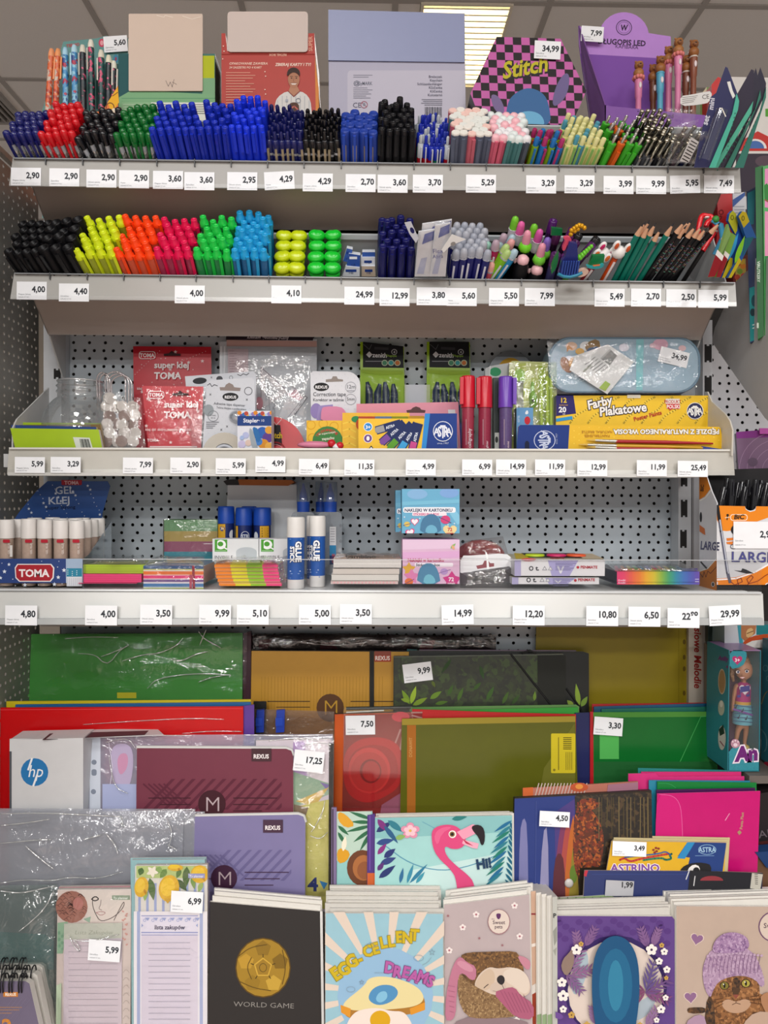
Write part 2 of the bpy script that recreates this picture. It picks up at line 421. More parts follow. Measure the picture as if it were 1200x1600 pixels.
# ================================================================ TILTED PEN TRAYS
TH=math.radians(52);WD=V((0,-math.sin(TH),math.cos(TH)));GD=V((0,math.cos(TH),math.sin(TH)));H=.1
def tray(yl,x0,x1,Y,depth,back,divs,sy0,sy1,label):
 a,b=at(x0,yl,Y),at(x1,yl,Y);lip=at(600,yl,Y);xa,xb=a.x,b.x
 def P(x,s,t):return V((x,lip.y,lip.z))+GD*s+WD*t
 root=bpy.data.objects.new('pen_tray',None);COL.objects.link(root);root.location=P(0,0,-H);root['_o']=tuple(root.location);root.empty_display_size=.05
 tag(root,label,'shelf tray')
 def plate(name,q,nv,m):
  mb=MB();mb.prism(q,nv,m);return mb.build(name,root)
 i=.012
 plate('front_wall',[P(xa+i,0,0),P(xb-i,0,0),P(xb-i,0,-H),P(xa+i,0,-H)],GD*.0015,mat('a89d96',.35,0,.03,20))
 plate('tray_floor',[P(xa+i,0,-H),P(xb-i,0,-H),P(xb-i,depth,-H),P(xa+i,depth,-H)],-WD*.0015,STEELD)
 plate('back_wall',[P(xa+i,depth,back-H),P(xb-i,depth,back-H),P(xb-i,depth,-H),P(xa+i,depth,-H)],GD*.0015,mat('aeb0b2',.5))
 plate('back_flange',[P(xa+i,depth-.001,back-H+.0005),P(xb-i,depth-.001,back-H+.0005),P(xb-i,depth-.001,back-H-.007),P(xa+i,depth-.001,back-H-.007)],-GD*.002,mat('d3dbe0',.4))
 for x in(xa+i,xb-i-.0015):
  mb=MB();mb.prism([P(x,0,0),P(x,0,-H),P(x,depth,-H),P(x,depth,back-H)],(.0015,0,0),STEEL);mb.build('end_plate',root)
 sp_=TP(600,(sy0+sy1)/2,Y-.006,13)
 yl0,yr0,yl1,yr1=sy0-14,sy0+1,sy1-6,sy1+5
 mb=MB();mb.prism([sp_.at(*p)for p in[(x0,yl0),(x1,yr0),(x1+2,yr1),(x0-6,yl1)]],(0,.002,0),STRIP);mb.build('price_strip',root)
 mb=MB();q=[(x0-6,yl1-6),(x1+2,yr1-6),(x1+2,yr1+1),(x0-6,yl1+1)]
 mb.prism([sp_.at(x,y,.0045)for x,y in q],(0,.001,0),film(fac=.02,rough=.25,haze=.03));mb.build('clear_strip_edge',root)
 mb=MB();mb.prism([sp_.at(x,y,.004)for x,y in((x0,yl0-1),(x1,yr0-1),(x1,yr0+.6),(x0,yl0+.6))],(0,.004,0),mat('8d9093',.25));mb.build('clear_lip',root)
 for d in divs:
  yy=yl0-1+15*(d-x0)/(x1-x0)
  mb=MB();c=sp_.at(d,yy,.004);e=sp_.at(d,yy+9,.004)
  mb.box((c.x-.0006,c.y-.001,e.z),(c.x+.0006,c.y+.004,c.z+.001),mat('4b4c4e',.3));mb.build('divider_clip',root)
  if d%2<2:
   mb=MB();mb.prism([P(c.x-.0004,.001,-.004),P(c.x-.0004,.001,-H),P(c.x-.0004,depth-.001,-H),P(c.x-.0004,depth-.001,-.03)],(.0008,0,0),film('dfe3e6',.1,.2,haze=.2));mb.build('divider',root)
 return dict(P=P,root=root,strip=sp_,depth=depth,xa=xa,xb=xb)
D1=[71,129,187,245,304,361,418,475,533,590,647,704,760,818,874,931,988,1044,1100]
D2=[78,136,193,250,306,364,420,477,533,590,647,703,759,815,871,927,983,1037,1094]
T1=tray(256,20,1156,1.05,.085,.113,D1,261,296,'topmost tilted grey pen tray with twenty narrow compartments')
T2=tray(436,22,1149,1.05,.085,.113,D2,441,473,'second tilted grey pen tray holding black markers at its left end')
# top board above the pen tray, carrying the display cartons
zb=CZ+.475
mb=MB();mb.box((-.5,1.195,zb-.02),(.62,1.6,zb),STEEL);tag(mb.build('top_shelf'),'grey top board carrying the display cartons behind the pens','shelf')
for T,lab in((T1,'upper'),(T2,'lower')):
 for sx,nm in((T['xa']+.012,'left'),(T['xb']-.0135,'right')):
  mb=MB();p=T['P']
  q=[p(sx,0,-H)+V((0,.004,-.002)),p(sx,.085,-H)+V((0,.004,-.002)),V((sx,1.19,p(0,.085,-H).z)),V((sx,1.19,p(0,0,-H).z-.065))]
  mb.prism(q,(.002,0,0),mat('b9b9b8',.4));mb.build('bracket',T['root'])
# ================================================================ FLAT SHELVES
def shelf(name,label,z,Yf,Yb,xa,xb,sy0,sy1,x0,x1,m,lean,m2,tilt=(0,0)):
 mb=MB();mb.box((xa,Yf,z-.018),(xb,Yb,z),m);o=mb.build(name);tag(o,label,'shelf')
 pl=TP(600,(sy0+sy1)/2,Yf-.006,lean)
 q=[(x0,sy0-tilt[0]),(x1,sy0+tilt[0]),(x1+tilt[1],sy1+tilt[0]*.4),(x0-tilt[1],sy1-tilt[0]*.4)]
 mb=MB();mb.prism([pl.at(*p)for p in q],(0,.003,0),m2);mb.build('price_strip',o)
 q=[(x0-tilt[1],sy1-9),(x1+tilt[1],sy1-7),(x1+tilt[1],sy1+1),(x0-tilt[1],sy1-1)]
 mb=MB();mb.prism([pl.at(x,y,.004)for x,y in q],(0,.0015,0),film(fac=.02,rough=.25,haze=.03));mb.build('clear_strip_edge',o)
 return o,pl
Z3=at(600,713,1.06).z
S3,P3=shelf('shop_shelf','third shelf down with the red glue cards and yellow paint boxes',Z3,1.05,YB-.002,-.495,.497,703,742,14,1145,STEEL,10,mat('bdbab1',.35),(1.5,3))
mb=MB();mb.prism([P3.at(x,y,.003)for x,y in((14,699),(1145,702),(1145,705),(14,702))],(0,.012,0),mat('d6d4cc',.35));mb.build('raised_lip',S3)
mb=MB();mb.prism([P3.at(x,y,.008)for x,y in((12,738),(1090,741),(1090,746),(12,743))],(0,.02,0),mat('c3c2be',.3));mb.build('lower_rail',S3)
PL,PR=Plane((-.492,0,0),(1,0,0)),Plane((.494,0,0),(-1,0,0))
mb=MB();mb.prism([PL.at(*p)for p in[(20,712),(21,668),(27,655),(80,602),(88,594),(93,594),(93,706)]],(-.002,0,0),mat('c4c4c2',.4));mb.build('end_plate',S3)
mb=MB();mb.prism([PR.at(*p)for p in[(1143,712),(1144,672),(1140,658),(1133,647),(1112,628),(1105,612),(1100,612),(1100,706)]],(.002,0,0),mat('cfcbc0',.4));mb.build('end_plate',S3)
Z4=at(600,922.5,1.0).z
S4,P4=shelf('shop_shelf','fourth shelf down with a bright white price rail and a clear front fence',Z4,1.0,YB-.002,-.506,.498,926,976,-8,1192,mat('cfd1d0',.35),12,mat('cfd0cd',.22,0,.05,14),(1.5,2))
mb=MB();mb.prism([P4.at(x,y,.003)for x,y in((-8,920),(1190,925),(1190,928),(-8,923))],(0,.01,0),mat('c9cccd',.2));mb.build('front_edge',S4)
mb=MB();mb.prism([P4.at(x,y,.006)for x,y in((-8,967),(1192,966),(1194,977),(-10,976))],(0,.006,0),mat('aeb1b1',.25));mb.build('lower_rail',S4)
pf=VP(1.003)
mb=MB();mb.prism([pf.at(*p)for p in((128,874),(1190,876),(1190,924),(128,921))],(0,.0015,0),film(fac=.015,rough=.05));mb.build('clear_fence',S4)
mb=MB();mb.prism([pf.at(*p)for p in((128,873),(1190,875),(1190,876.2),(128,874.2))],(0,.0015,0),film(fac=.3,rough=.2,haze=.4));mb.build('clear_fence_edge',S4)
mb=MB();mb.box((-.495,YB-.06,Z4-.075),(.49,YB-.045,Z4-.02),STEELD);mb.build('under_rail',S4)
# ================================================================ BOTTOM BIN (stepped, the goods hide it)
mb=MB();BN=mat('8f8a86',.5)
for y0,y1,z in((.80,.985,.558),(.985,1.038,.688),(1.038,1.10,.738),(1.10,1.155,.768),(1.155,1.22,.798)):mb.box((-.6,y0,.02),(.65,y1,z),BN)
tag(mb.build('display_bin'),'stepped grey display bin under the notebooks and folders','display bin')
# ================================================================ PRICE TAGS ON THE RAILS
def row(T,pl,lst,names,grp,w=47,h=28,off=.0012):
 for i,it in enumerate(lst):
  x,y,t=it[:3];rot=it[3]if len(it)>3 else 0.6
  price(x,y,t,pl,f'white price tag reading {t} {names[i]}',w,h,rot,grp,i,off)
row(T1,T1['strip'],[(17,262,'2,90'),(77,263,'2,90'),(135,265,'2,90'),(186,266,'2,90'),(239,267,'3,60'),(288,269,'3,60'),(355,269,'2,95'),(413,268,'4,29',-3),(473,271,'4,29'),(540,272,'2,70'),(590,273,'3,60'),(645,273,'3,70'),(728,273,'5,29'),(822,274,'3,29'),(882,274,'3,29'),(943,275,'3,99'),(994,275,'9,99'),(1047,274,'5,95',-1.5),(1100,274,'7,49')],
 ['under the navy knob pens at the left end','under the red pens','under the black knob pens','under the green pens','under the blue capped pens, left of the pair','under the blue capped pens, right of the pair','under the bright blue pens','tilted, under the navy click pens','under the black click pens','under the windowed blue pens','under the black and orange pens','under the thin four colour pens','under the pastel pens','under the green and blue pens','under the pale yellow pens','under the orange and green click pens','under the silver topped pens','tilted, under the film wrapped pens','under the hanging cards'],'price tags on the top rail')
row(T2,T2['strip'],[(26,440,'4,00'),(92,443,'4,40'),(273,446,'4,00'),(424,446,'4,10'),(538,448,'24,99'),(593,450,'12,99'),(651,449,'3,80'),(698,450,'5,60'),(764,450,'5,50'),(820,450,'7,99'),(929,451,'5,49'),(986,451,'2,70'),(1041,452,'2,50'),(1091,453,'5,99')],
 ['under the black markers','right of the black markers','under the pink highlighters','under the yellow heart highlighters','under the small blue lead boxes','under the navy capped pens','under the wrapped white refills','under the navy erasable pens','under the loose coloured erasable pens','under the bobble topped pens','under the rabbit topped pens','under the green pencils','under the black pencils','under the parrot pens at the right end'],'price tags on the second rail')
row(S3,P3,[(23,714,'5,99'),(79,714,'3,29'),(192,715,'7,99'),(266,715,'2,90'),(337,716,'5,99'),(399,713,'4,99'),(467,717,'6,49'),(538,718,'11,35'),(634,718,'4,99'),(722,718,'6,99'),(775,718,'14,99'),(836,718,'11,99'),(902,719,'12,99'),(995,719,'11,99'),(1059,720,'25,49')],
 ['under the lime notebooks','under the clear jar','under the red glue cards','left of the tape dispenser card','under the tape dispenser card','under the stapler box','under the pink scissors','under the crayon box','under the blue crayon box end','under the red glitter markers','under the purple marker','under the dark blue brush card','under the yellow brush card','right of the middle of the brush card','at the right end of the third rail'],'price tags on the third rail',47,25,.0095)
row(S4,P4,[(8,946,'4,80'),(133,946,'4,00'),(219,945,'3,50'),(311,945,'9,99'),(370,945,'5,10'),(467,945,'5,00'),(531,944,'3,50'),(690,945,'14,99',-1.5),(801,946,'12,20'),(916,947,'10,80'),(982,948,'6,50'),(1043,950,'22⁹⁰'),(1108,946,'29,99',-3)],
 ['under the glue carton','under the pink sticky notes','under the rainbow sticky note cube','left under the neon index notes','right under the neon index notes','under the glue sticks','under the white note blocks','under the pink sticker box','under the white paint boxes','left under the rainbow boxes','right under the rainbow boxes','in small figures','tilted, at the right end of the white rail'],'price tags on the fourth rail',50,31,.0075)
# ================================================================ PENS IN THE TRAYS
CLR=mat('b4b9c0',.12,0,.03,60,.6);CHR=mat('c9c8c4',.18,.9,0);GRIP=mat('1d1f26',.5);BLK=mat('0f0f12',.4,0,0,60,.25)
def pen(name,L,specs):
 """parts of one pen about local z; heights <=0 count from the top L. First spec is the body."""
 root=None
 for sp_ in specs:
  kind,nm,m=sp_[0],sp_[1],sp_[2];mb=MB();Z=lambda z:z+L if z<=0 else z
  if kind=='l':mb.lathe([(r,Z(z))for r,z in sp_[3]],m,sp_[4]if len(sp_)>4 else 8)
  elif kind=='c':
   r,z0,z1,w_=sp_[3];z0,z1=Z(z0),Z(z1)
   mb.box((-w_/2,-r-.0028,z0),(w_/2,-r-.0013,z1),m);mb.box((-w_/2,-r-.0015,z1-.003),(w_/2,-r*.5,z1),m)
  elif kind=='b':mb.box(*[(a,b,Z(c))for a,b,c in sp_[3]],m)
  elif kind=='o':
   c,r=sp_[3];mb.ball((c[0],c[1],Z(c[2])),r,m,8,6)
  if root is None:root=mb.build(name,None,(0,0,0))
  else:mb.build(nm,root)
 return root
def tray_t(T,X,s,y):
 a,b=-.02,.2
 for _ in range(40):
  t=(a+b)/2
  if proj(T['P'](X,s,t))[1]>y:a=t
  else:b=t
 return a
COUNT={}
def comp(T,lipy,x0,x1,yf,rows,cols,d,makers,label,cat,group,rise=.0,jit=.004,lean=(0,0),stag=True,tl=1.2,skip=0.0,pick=None,drow=None,spin=(-25,25)):
 """fill one compartment: makers are functions L -> pen object; labels may be a list per maker"""
 xa,xb=at(x0,lipy,1.05).x,at(x1,lipy,1.05).x;xm=(xa+xb)/2
 s0=max(d/2,.0095);t0=tray_t(T,xm,s0,yf);L=t0+.098;protos=[f(L)for f in makers];used=[False]*len(protos);n=0
 dr=drow or d
 ORD=['leftmost','second from left','third from left','fourth from left','fifth from left','sixth from left','seventh from left']
 ROW=['front row','second row','third row','fourth row','fifth row','sixth row','seventh row','eighth row']
 for r in range(rows):
  nc=cols-(1 if stag and r%2 else 0);present=0
  for c in range(nc):
   if skip and rnd(0,1)<skip and not(r==0):continue
   u=(c+.5+(.5 if stag and r%2 else 0))/cols;X=xa+(xb-xa)*u;s=s0+dr*r
   k=pick(r,c)if pick else random.randrange(len(protos));k%=len(protos)
   if used[k]:o=copy_thing(protos[k])
   else:o=protos[k];used[k]=True
   dz=rise*r*dr/d+rnd(-jit,jit)*(.35 if r==0 else 1)
   lx=lean[0]+(lean[1]-lean[0])*u+rnd(-tl,tl)*.5
   base=T['P'](X-math.tan(math.radians(lx))*.1,s,max(t0-L+dz,-.099))
   o.matrix_world=Matrix.Translation(base)@Matrix.Rotation(TH+math.radians(rnd(-tl,tl)*.4),4,'X')@Matrix.Rotation(math.radians(lx),4,'Y')@Matrix.Rotation(math.radians(rnd(*spin)),4,'Z')
   tag(o,(label[k]if isinstance(label,list)else label)+f', {ROW[r]}, {ORD[present]}',cat,(group[k]if isinstance(group,list)else group));n+=1;present+=1
 for k,p_ in enumerate(protos):
  if not used[k]:
   for ch in list(p_.children):bpy.data.objects.remove(ch)
   bpy.data.objects.remove(p_)
 return n
# --- kinds of pens
def knob_pen(col):
 c=mat(col,.18,0,0,60,.6)
 return lambda L:pen('gel_pen',L,[('l','barrel',CLR,[(.0042,.004),(.0045,.02),(.0045,-.02),(.0048,-.016)]),('l','end_knob',c,[(.005,-.018),(.0056,-.012),(.0056,-.006),(.0045,-.0015),(.0015,0)]),
  ('c','clip',c,(.0045,-.048,-.012,.0035)),('l','metal_tip',CHR,[(.0046,-.046),(.0052,-.04),(.0052,-.03),(.0046,-.026)],6)])
def cap_pen(name,cap,body,r=.0056,grip=None,gz=-.056):
 c=mat(cap,.3,0,.02)
 return lambda L:pen(name,L,[('l','barrel',body,[(r*.8,.002),(r*.8,gz-.03)]),('l','cap',c,[(r*1.02,gz),(r,gz+.01),(r*.92,-.012),(r*.8,-.001),(r*.72,0),(r*.6,-.0015),(.0005,-.0016)]),('c','clip',c,(r*.9,gz+.016,-.006,.004))]+
  ([('l','grip',grip,[(r*.86,gz-.02),(r*.9,gz-.002)])]if grip else[]))
def click_pen(col,metal='b9a88a'):
 c=mat(col,.22,0,0,60,.6)
 return lambda L:pen('click_pen',L,[('l','barrel',c,[(.005,.004),(.0055,.03),(.0055,-.028),(.0052,-.024)]),('l','cap_ring',mat('d2d4d8',.2,.8,0),[(.0057,-.03),(.0057,-.027)]),
  ('l','upper_cap',c,[(.0056,-.026),(.0058,-.016),(.005,-.011),(.0035,-.010)]),('l','push_button',c,[(.0032,-.012),(.003,-.002),(.002,0)],6),('c','clip',mat(metal,.3,.6,0),(.0052,-.06,-.02,.003))])
# row one, left to right
def A(*a,**k):return comp(T1,252,*a,**k)
A(20,74,203,5,5,.0105,[knob_pen('1a1d66')],'navy knob topped gel pen with clear barrel','pen','navy knob topped gel pens',drow=.0135,lean=(-10,-6),rise=-.0006)
A(74,128,203,6,5,.0105,[knob_pen('d0121f')],'red knob topped gel pen with clear barrel','pen','red knob topped gel pens',drow=.0135,lean=(-12,-4),rise=.0008)
A(130,186,206,6,5,.0105,[knob_pen('15151a')],'black knob topped gel pen with clear barrel','pen','black knob topped gel pens',drow=.0135,lean=(-16,4),rise=-.0003,jit=.008,tl=4)
A(186,243,207,6,5,.0108,[knob_pen('0b6a2a')],'green knob topped gel pen with clear barrel','pen','green knob topped gel pens',drow=.0135,lean=(-6,4),rise=.0006)
BL=mat('2036c0',.35,0,.02)
A(244,304,200,5,5,.0115,[cap_pen('ballpoint_pen','1d33b8',BL)],'blue capped pen of the first blue block','pen','blue capped pens, first compartment',drow=.016,lean=(-6,-2),jit=.005)
A(304,362,198,5,5,.0112,[cap_pen('ballpoint_pen','1a30b4',BL)],'blue capped pen of the second blue block','pen','blue capped pens, second compartment',drow=.016,lean=(-4,2),jit=.006,skip=.1)
A(362,418,198,5,5,.0112,[cap_pen('ballpoint_pen','1d3ade',BL,.0052,GRIP,-.048)],'bright blue ballpoint pen with a slim cap and dark grip','pen','bright blue slim capped pens',drow=.016,rise=.001,jit=.006)
A(418,475,207,7,6,.0094,[click_pen('141a5c')],'glossy navy click pen with a metal clip','pen','navy click pens',rise=.0009,jit=.005)
A(475,532,207,7,6,.0094,[click_pen('0c0c10')],'glossy black click pen with a metal clip','pen','black click pens',rise=.0009,jit=.005)
def win_pen(L):
 c=mat('24409c',.3);return pen('capped_pen',L,[('l','barrel',mat('2c3f8c',.35),[(.005,.004),(.0062,.03),(.0062,-.05)]),('l','cap',c,[(.0066,-.05),(.0069,-.01),(.0066,-.002),(.0055,0),(.0048,-.001),(.0005,-.001)]),
  ('b','ink_window',mat('b9a98c',.3,.3),[(-.0026,-.0073,-.04),(.0026,-.0066,-.018)]),('c','clip',mat('2a4cb8',.25),(.0068,-.045,-.004,.0035))])
A(533,590,203,5,4,.0135,[win_pen],'blue capped pen with a clear window in its cap','pen','blue pens with a window in the cap',drow=.0112)
A(590,648,201,6,5,.0115,[cap_pen('fineliner_pen','16161a',mat('c77a1c',.4),.0056,None,-.05)],'black capped pen with an orange barrel','pen','black capped orange pens',drow=.0135,jit=.006,rise=.0006)
def thin_pen(col,b):
 c=mat(col,.25);return lambda L:pen('click_pen',L,[('l','barrel',c,[(.0036,.004),(.004,.02),(.004,-.03)]),('l','upper_barrel',mat(b,.2),[(.0041,-.03),(.0041,-.012),(.0026,-.0115)]),('l','push_button',mat(b,.25),[(.0022,-.012),(.0022,-.001),(.001,0)],6),('c','clip',mat('dfe4ea',.2),(.0038,-.05,-.014,.0014))])
A(652,702,214,7,6,.0088,[thin_pen('b3172a','1a2da8'),thin_pen('0f7a52','1a2da8'),thin_pen('1b2a8e','20349e'),thin_pen('b3172a','b9c0c8')],
  ['thin red click pen with a blue top','thin green click pen with a blue top','thin all blue click pen','thin red click pen with a clear top'],'pen',['thin red pens with blue tops','thin green pens with blue tops','thin blue pens','thin red pens with clear tops'],rise=.0006,jit=.007)
def pastel(col,top,flat):
 c=mat(col,.45);t=mat(top,.4)
 prof=[(.0062,-.003),(.0064,-.001),(.0055,0)]if flat else[(.0066,-.008),(.006,-.003),(.004,-.0006),(.001,0)]
 return lambda L:pen('gel_pen',L,[('l','barrel',c,[(.0055,.004),(.0066,.02),(.0066,-.003 if flat else-.008)]),('l','end_cap',t,prof),('c','clip',c,(.0062,-.045,-.006,.0045))])
A(704,762,206,7,5,.0128,[pastel('5d6478','ece8e0',1),pastel('55858a','e6e8e2',1),pastel('cc6878','f0c9bf',1)],['slate grey pastel pen with a flat cream end','teal pastel pen with a flat cream end','rose pastel pen with a flat pale end'],'pen',['slate flat ended pens','teal flat ended pens','rose flat ended pens'],drow=.0105,lean=(-2,3),jit=.003,rise=-.0005)
A(762,820,210,7,5,.0128,[pastel('4e5662','e8e8ea',0),pastel('4b8080','dfe8e6',0),pastel('d4607a','f0b9c2',0)],['slate grey pastel pen with a domed white end','teal pastel pen with a domed white end','rose pastel pen with a domed pink end'],'pen',['slate dome ended pens','teal dome ended pens','rose dome ended pens'],drow=.0105,lean=(3,8),jit=.004,rise=-.0005)
def duo(a,b,t):
 return lambda L:pen('click_pen',L,[('l','barrel',mat(a,.35),[(.005,.004),(.0054,.03),(.0054,-.014),(.005,-.0115)],6),('l','band',mat(b,.35),[(.0056,-.05),(.0056,-.0415)],6),('l','push_button',mat(t,.35),[(.0034,-.013),(.0034,-.001),(.0028,0)]),('c','clip',mat(b,.35),(.0052,-.04,-.013,.003))])
A(824,874,214,3,4,.0122,[duo('7aa018','2070b8','2070b8'),duo('1c6cb4','b0306c','b0306c'),duo('7aa018','c8501c','a82860')],['green click pen with a blue button and band','blue click pen with a magenta button and band','green click pen with a dark magenta button'],'pen',['green click pens, blue button','blue click pens, magenta button','green click pens, magenta button'],lean=(6,10),pick=lambda r,c:(r+c)%3 if r else c%2)
A(876,934,212,6,6,.0112,[duo('dcd890','7fb05a','e4e0a0'),duo('dcd890','7fb05a','4f9ab0'),duo('4a90ac','7fb05a','e4e0a0')],['pale yellow click pen with a yellow button','pale yellow click pen with a teal button','teal click pen with a pale yellow button'],'pen',['pale yellow click pens','pale yellow pens, teal button','teal click pens'],lean=(6,12),jit=.004,pick=lambda r,c:[0,0,1,0,2][(r*3+c*2)%5])
def metalclick(a):
 return lambda L:pen('click_pen',L,[('l','barrel',mat(a,.35),[(.005,.004),(.0056,.03),(.0056,-.014),(.006,-.0125),(.0058,-.0105)]),('l','push_rod',CHR,[(.0022,-.012),(.0022,-.001),(.0012,0)],6),('c','clip',mat(a,.35),(.0055,-.05,-.02,.005))])
A(938,990,207,5,4,.0126,[metalclick('3fae2c'),metalclick('d9601a'),metalclick('1c1c1e')],['bright green click pen with a steel push rod','orange click pen with a steel push rod','black click pen with a steel push rod'],'pen',['green steel rod pens','orange steel rod pens','black steel rod pens'],lean=(12,18),pick=lambda r,c:[0,1,0,0,2,1,2,0][(c+r*4)%8],jit=.006)
def silver(a):
 return lambda L:pen('mechanical_pencil',L,[('l','barrel',mat(a,.35),[(.0045,.004),(.0048,.03),(.0048,-.026),(.0052,-.0245)],8),('l','silver_cap',mat('bdb6a4',.15,.95,0),[(.0026,-.025),(.0028,-.003),(.0036,-.0025),(.0036,-.001),(.002,0)],8),('c','clip',CHR,(.0046,-.05,-.024,.003))])
A(992,1048,214,8,6,.0096,[silver('4a4d54'),silver('3b3d44'),silver('15151a')],['silver topped pencil with a grey barrel','silver topped pencil with a dark grey barrel','silver topped pencil with a black barrel'],'pencil',['silver topped grey pencils','silver topped dark grey pencils','silver topped black pencils'],lean=(12,16),jit=.005,rise=.0006)
A(1050,1102,214,4,4,.0125,[silver('5a4a52'),silver('20264e')],['film wrapped silver topped brownish pencil','film wrapped silver topped navy pencil'],'pencil',['film wrapped brownish pencils','film wrapped navy pencils'],lean=(17,24),jit=.008)
pl=TP(1080,200,1.0,-50)
for k,q in enumerate(([(1056,196),(1092,186),(1078,254),(1040,256)],[(1084,204),(1118,206),(1098,256),(1066,256)],[(1040,168),(1088,172),(1084,214),(1050,214)])):
 o=wrap(None,q,pl,.004+.004*k,.006,film(fac=.1,rough=.08,bump=.5,haze=.04),12,10,10,'plastic_sleeve',k+1)
 tag(o,['crumpled clear sleeve over the wrapped pencils, left one','crumpled clear sleeve leaning against the hanging cards','crumpled clear sleeve top rising in front of the purple carton'][k],'plastic sleeve')
o=slab('barcode_sticker','white barcode sticker on the film wrapped pencils','sticker',[(1080,214),(1092,222),(1076,254),(1062,252)],pl,.0003,mat('e8e8e8'),off=.016)
k=Ink(pl,.0162)
for i in range(7):k.line([(1080-i*2.3,220+i*4.6),(1089-i*2.3,225+i*4.6)],1.6,'333333')
k.done(o,'barcode')
# ---------------------------------------------------------------- row two
def B(*a,**k):return comp(T2,432,*a,**k)
def marker(L):
 return pen('marker',L,[('l','barrel',BLK,[(.006,.004),(.0066,.02),(.0066,-.05)]),('l','cap',mat('111114',.4,0,0,60,.25),[(.007,-.05),(.0068,-.002),(.0064,0),(.005,0),(.0045,-.006),(.0005,-.006)],10),('c','clip',mat('17171a',.3),(.0066,-.042,-.006,.004))])
B(25,78,388,5,4,.0140,[marker],'slim black capped marker','marker','slim black markers',drow=.0165,lean=(-14,-12),jit=.004,rise=-.001)
def fmarker(L):
 return pen('marker',L,[('l','barrel',BLK,[(.007,.004),(.008,.02),(.008,-.05)]),('l','cap',mat('101013',.4,0,0,60,.25),[(.0086,-.05),(.0084,-.002),(.0078,0),(.006,0),(.0055,-.008),(.0005,-.008)],10),('c','clip',mat('17171a',.3),(.0082,-.042,-.006,.005))])
B(79,133,384,4,3,.0175,[fmarker],'thick black capped marker with hollow end','marker','thick black markers',drow=.02,lean=(-13,-10),jit=.006,rise=.001,stag=False)
def hil(col,dark,name='highlighter'):
 c=mat(col,.35,0,.02);g=mat(dark,.2,0,.03)
 return lambda L:pen(name,L,[('l','barrel',g,[(.0055,.004),(.0065,.02),(.0065,-.012)]),('l','cap',c,[(.0067,-.014),(.0064,-.008),(.0046,-.0065),(.0046,-.001),(.004,0),(.0028,0),(.0024,-.001),(.0004,-.001)]),('c','clip',c,(.0062,-.06,-.009,.004))])
for(xa,xb,yf,nr,ris,c1,c2,nm,ln)in((128,192,386,6,.001,'d8e81e','a4ae2c','yellow',(-10,-4)),(188,249,388,6,.0006,'ff4a12','d8583a','orange',(-8,-4)),(248,307,388,6,.0004,'e21250','a83252','pink',(-6,0)),(308,364,389,6,.0006,'1ec84a','26884a','green',(-3,3)),(364,421,389,8,.0007,'1f9fd8','28689c','sky blue',(0,3))):
 B(xa,xb,yf,nr-1,4,.0142,[hil(c1,c2)],f'{nm} capped highlighter with side clip','highlighter',f'{nm} highlighters',lean=ln,jit=.005,rise=ris,drow=.0165 if nr<8 else .0125,spin=(20,75))
# heart shaped mini highlighters, stacked two by four
def heart_hl(col,name):
 mb=MB();c=mat(col,.25,0,.02,60,.6)
 mb.ball((0,0,0),(.0122,.0098,.0082),c,16,10)
 for v in mb.v:
  a=max(0,1-abs(v.x)/.006)
  if v.z>0:v.z-=.0013*a
  else:v.x*=1-.22*min(1,-v.z/.0082)
 o=mb.build('mini_highlighter',None,(0,0,0))
 m2=MB();m2.lathe([(.0102,-.009),(.0102,-.007),(.009,-.006)],mat(col,.35),12,sy=.8);m2.lathe([(.0095,-.024),(.0095,-.009)],mat(col,.3),12,sy=.8);m2.build('body',o);return o
for(xs,ys,col,nm)in(((440,463),(421,403,387,371),'c8d80e','yellow'),((493,519),(421,404,387,370),'14c832','green')):
 pr_=heart_hl(col,nm);first=True
 for r,y in enumerate(ys):
  for c_,x in enumerate(xs):
   o=pr_ if first else copy_thing(pr_);first=False
   s=.014+.021*r;X=at(x+rnd(-1,1),y,1.05).x;t=tray_t(T2,X,s,y-2)
   o.matrix_world=Matrix.Translation(T2['P'](X,s,t))@Matrix.Rotation(TH+math.radians(rnd(-6,6)),4,'X')@Matrix.Rotation(math.radians(rnd(-8,8)),4,'Y')
   tag(o,f'{nm} heart shaped mini highlighter, {["front", "second", "third", "back"][r]} row, {["left", "right"][c_]} one','highlighter',f'{nm} heart shaped mini highlighters')
# small lead boxes
WBX=mat('e4e6ea',.4);k_=0
for(q,c,nm)in(([(535,432),(562,432),(562,418),(540,416)],'cfd3da','lying open silver white'),([(541,418),(562,420),(563,399),(545,396)],'2a4f9e','blue and white'),([(536,408),(546,410),(551,390),(542,388)],'2c55a8','tilted blue'),([(565,432),(587,432),(586,416),(565,416)],'c9b7a4','beige'),([(564,416),(586,416),(586,402),(564,402)],'dfe3ea','white striped'),([(566,402),(586,402),(586,394),(566,394)],'2f58a6','blue topped')):
 pl=TP(560,415,1.075+.003*k_,-35);o=slab('lead_box',f'{nm} small pencil lead box in the second tray','lead box',q[::-1],pl,.012,mat(c,.3),mat('dde2ea',.35),group='small lead boxes')
 k=Ink(pl);xs=[p[0]for p in q];ys=[p[1]for p in q];a,b,c_,d=min(xs)+3,min(ys)+3,max(xs)-3,max(ys)-3
 if d-b>6:k.rect(a+2,b+2,c_-2,b+6,'1d3f8c' if c!='2a4f9e' else 'e8ecf4').text('HB',(a+c_)/2,d-1,4,'223a70',0,'c')
 k.done(o);k_+=1
B(590,648,386,5,4,.0140,[cap_pen('gel_pen','17185c',mat('17185c',.3),.0064,None,-.07)],'navy capped gel pen beside the refills','pen','navy capped gel pens',drow=.0165,jit=.008,rise=.001)
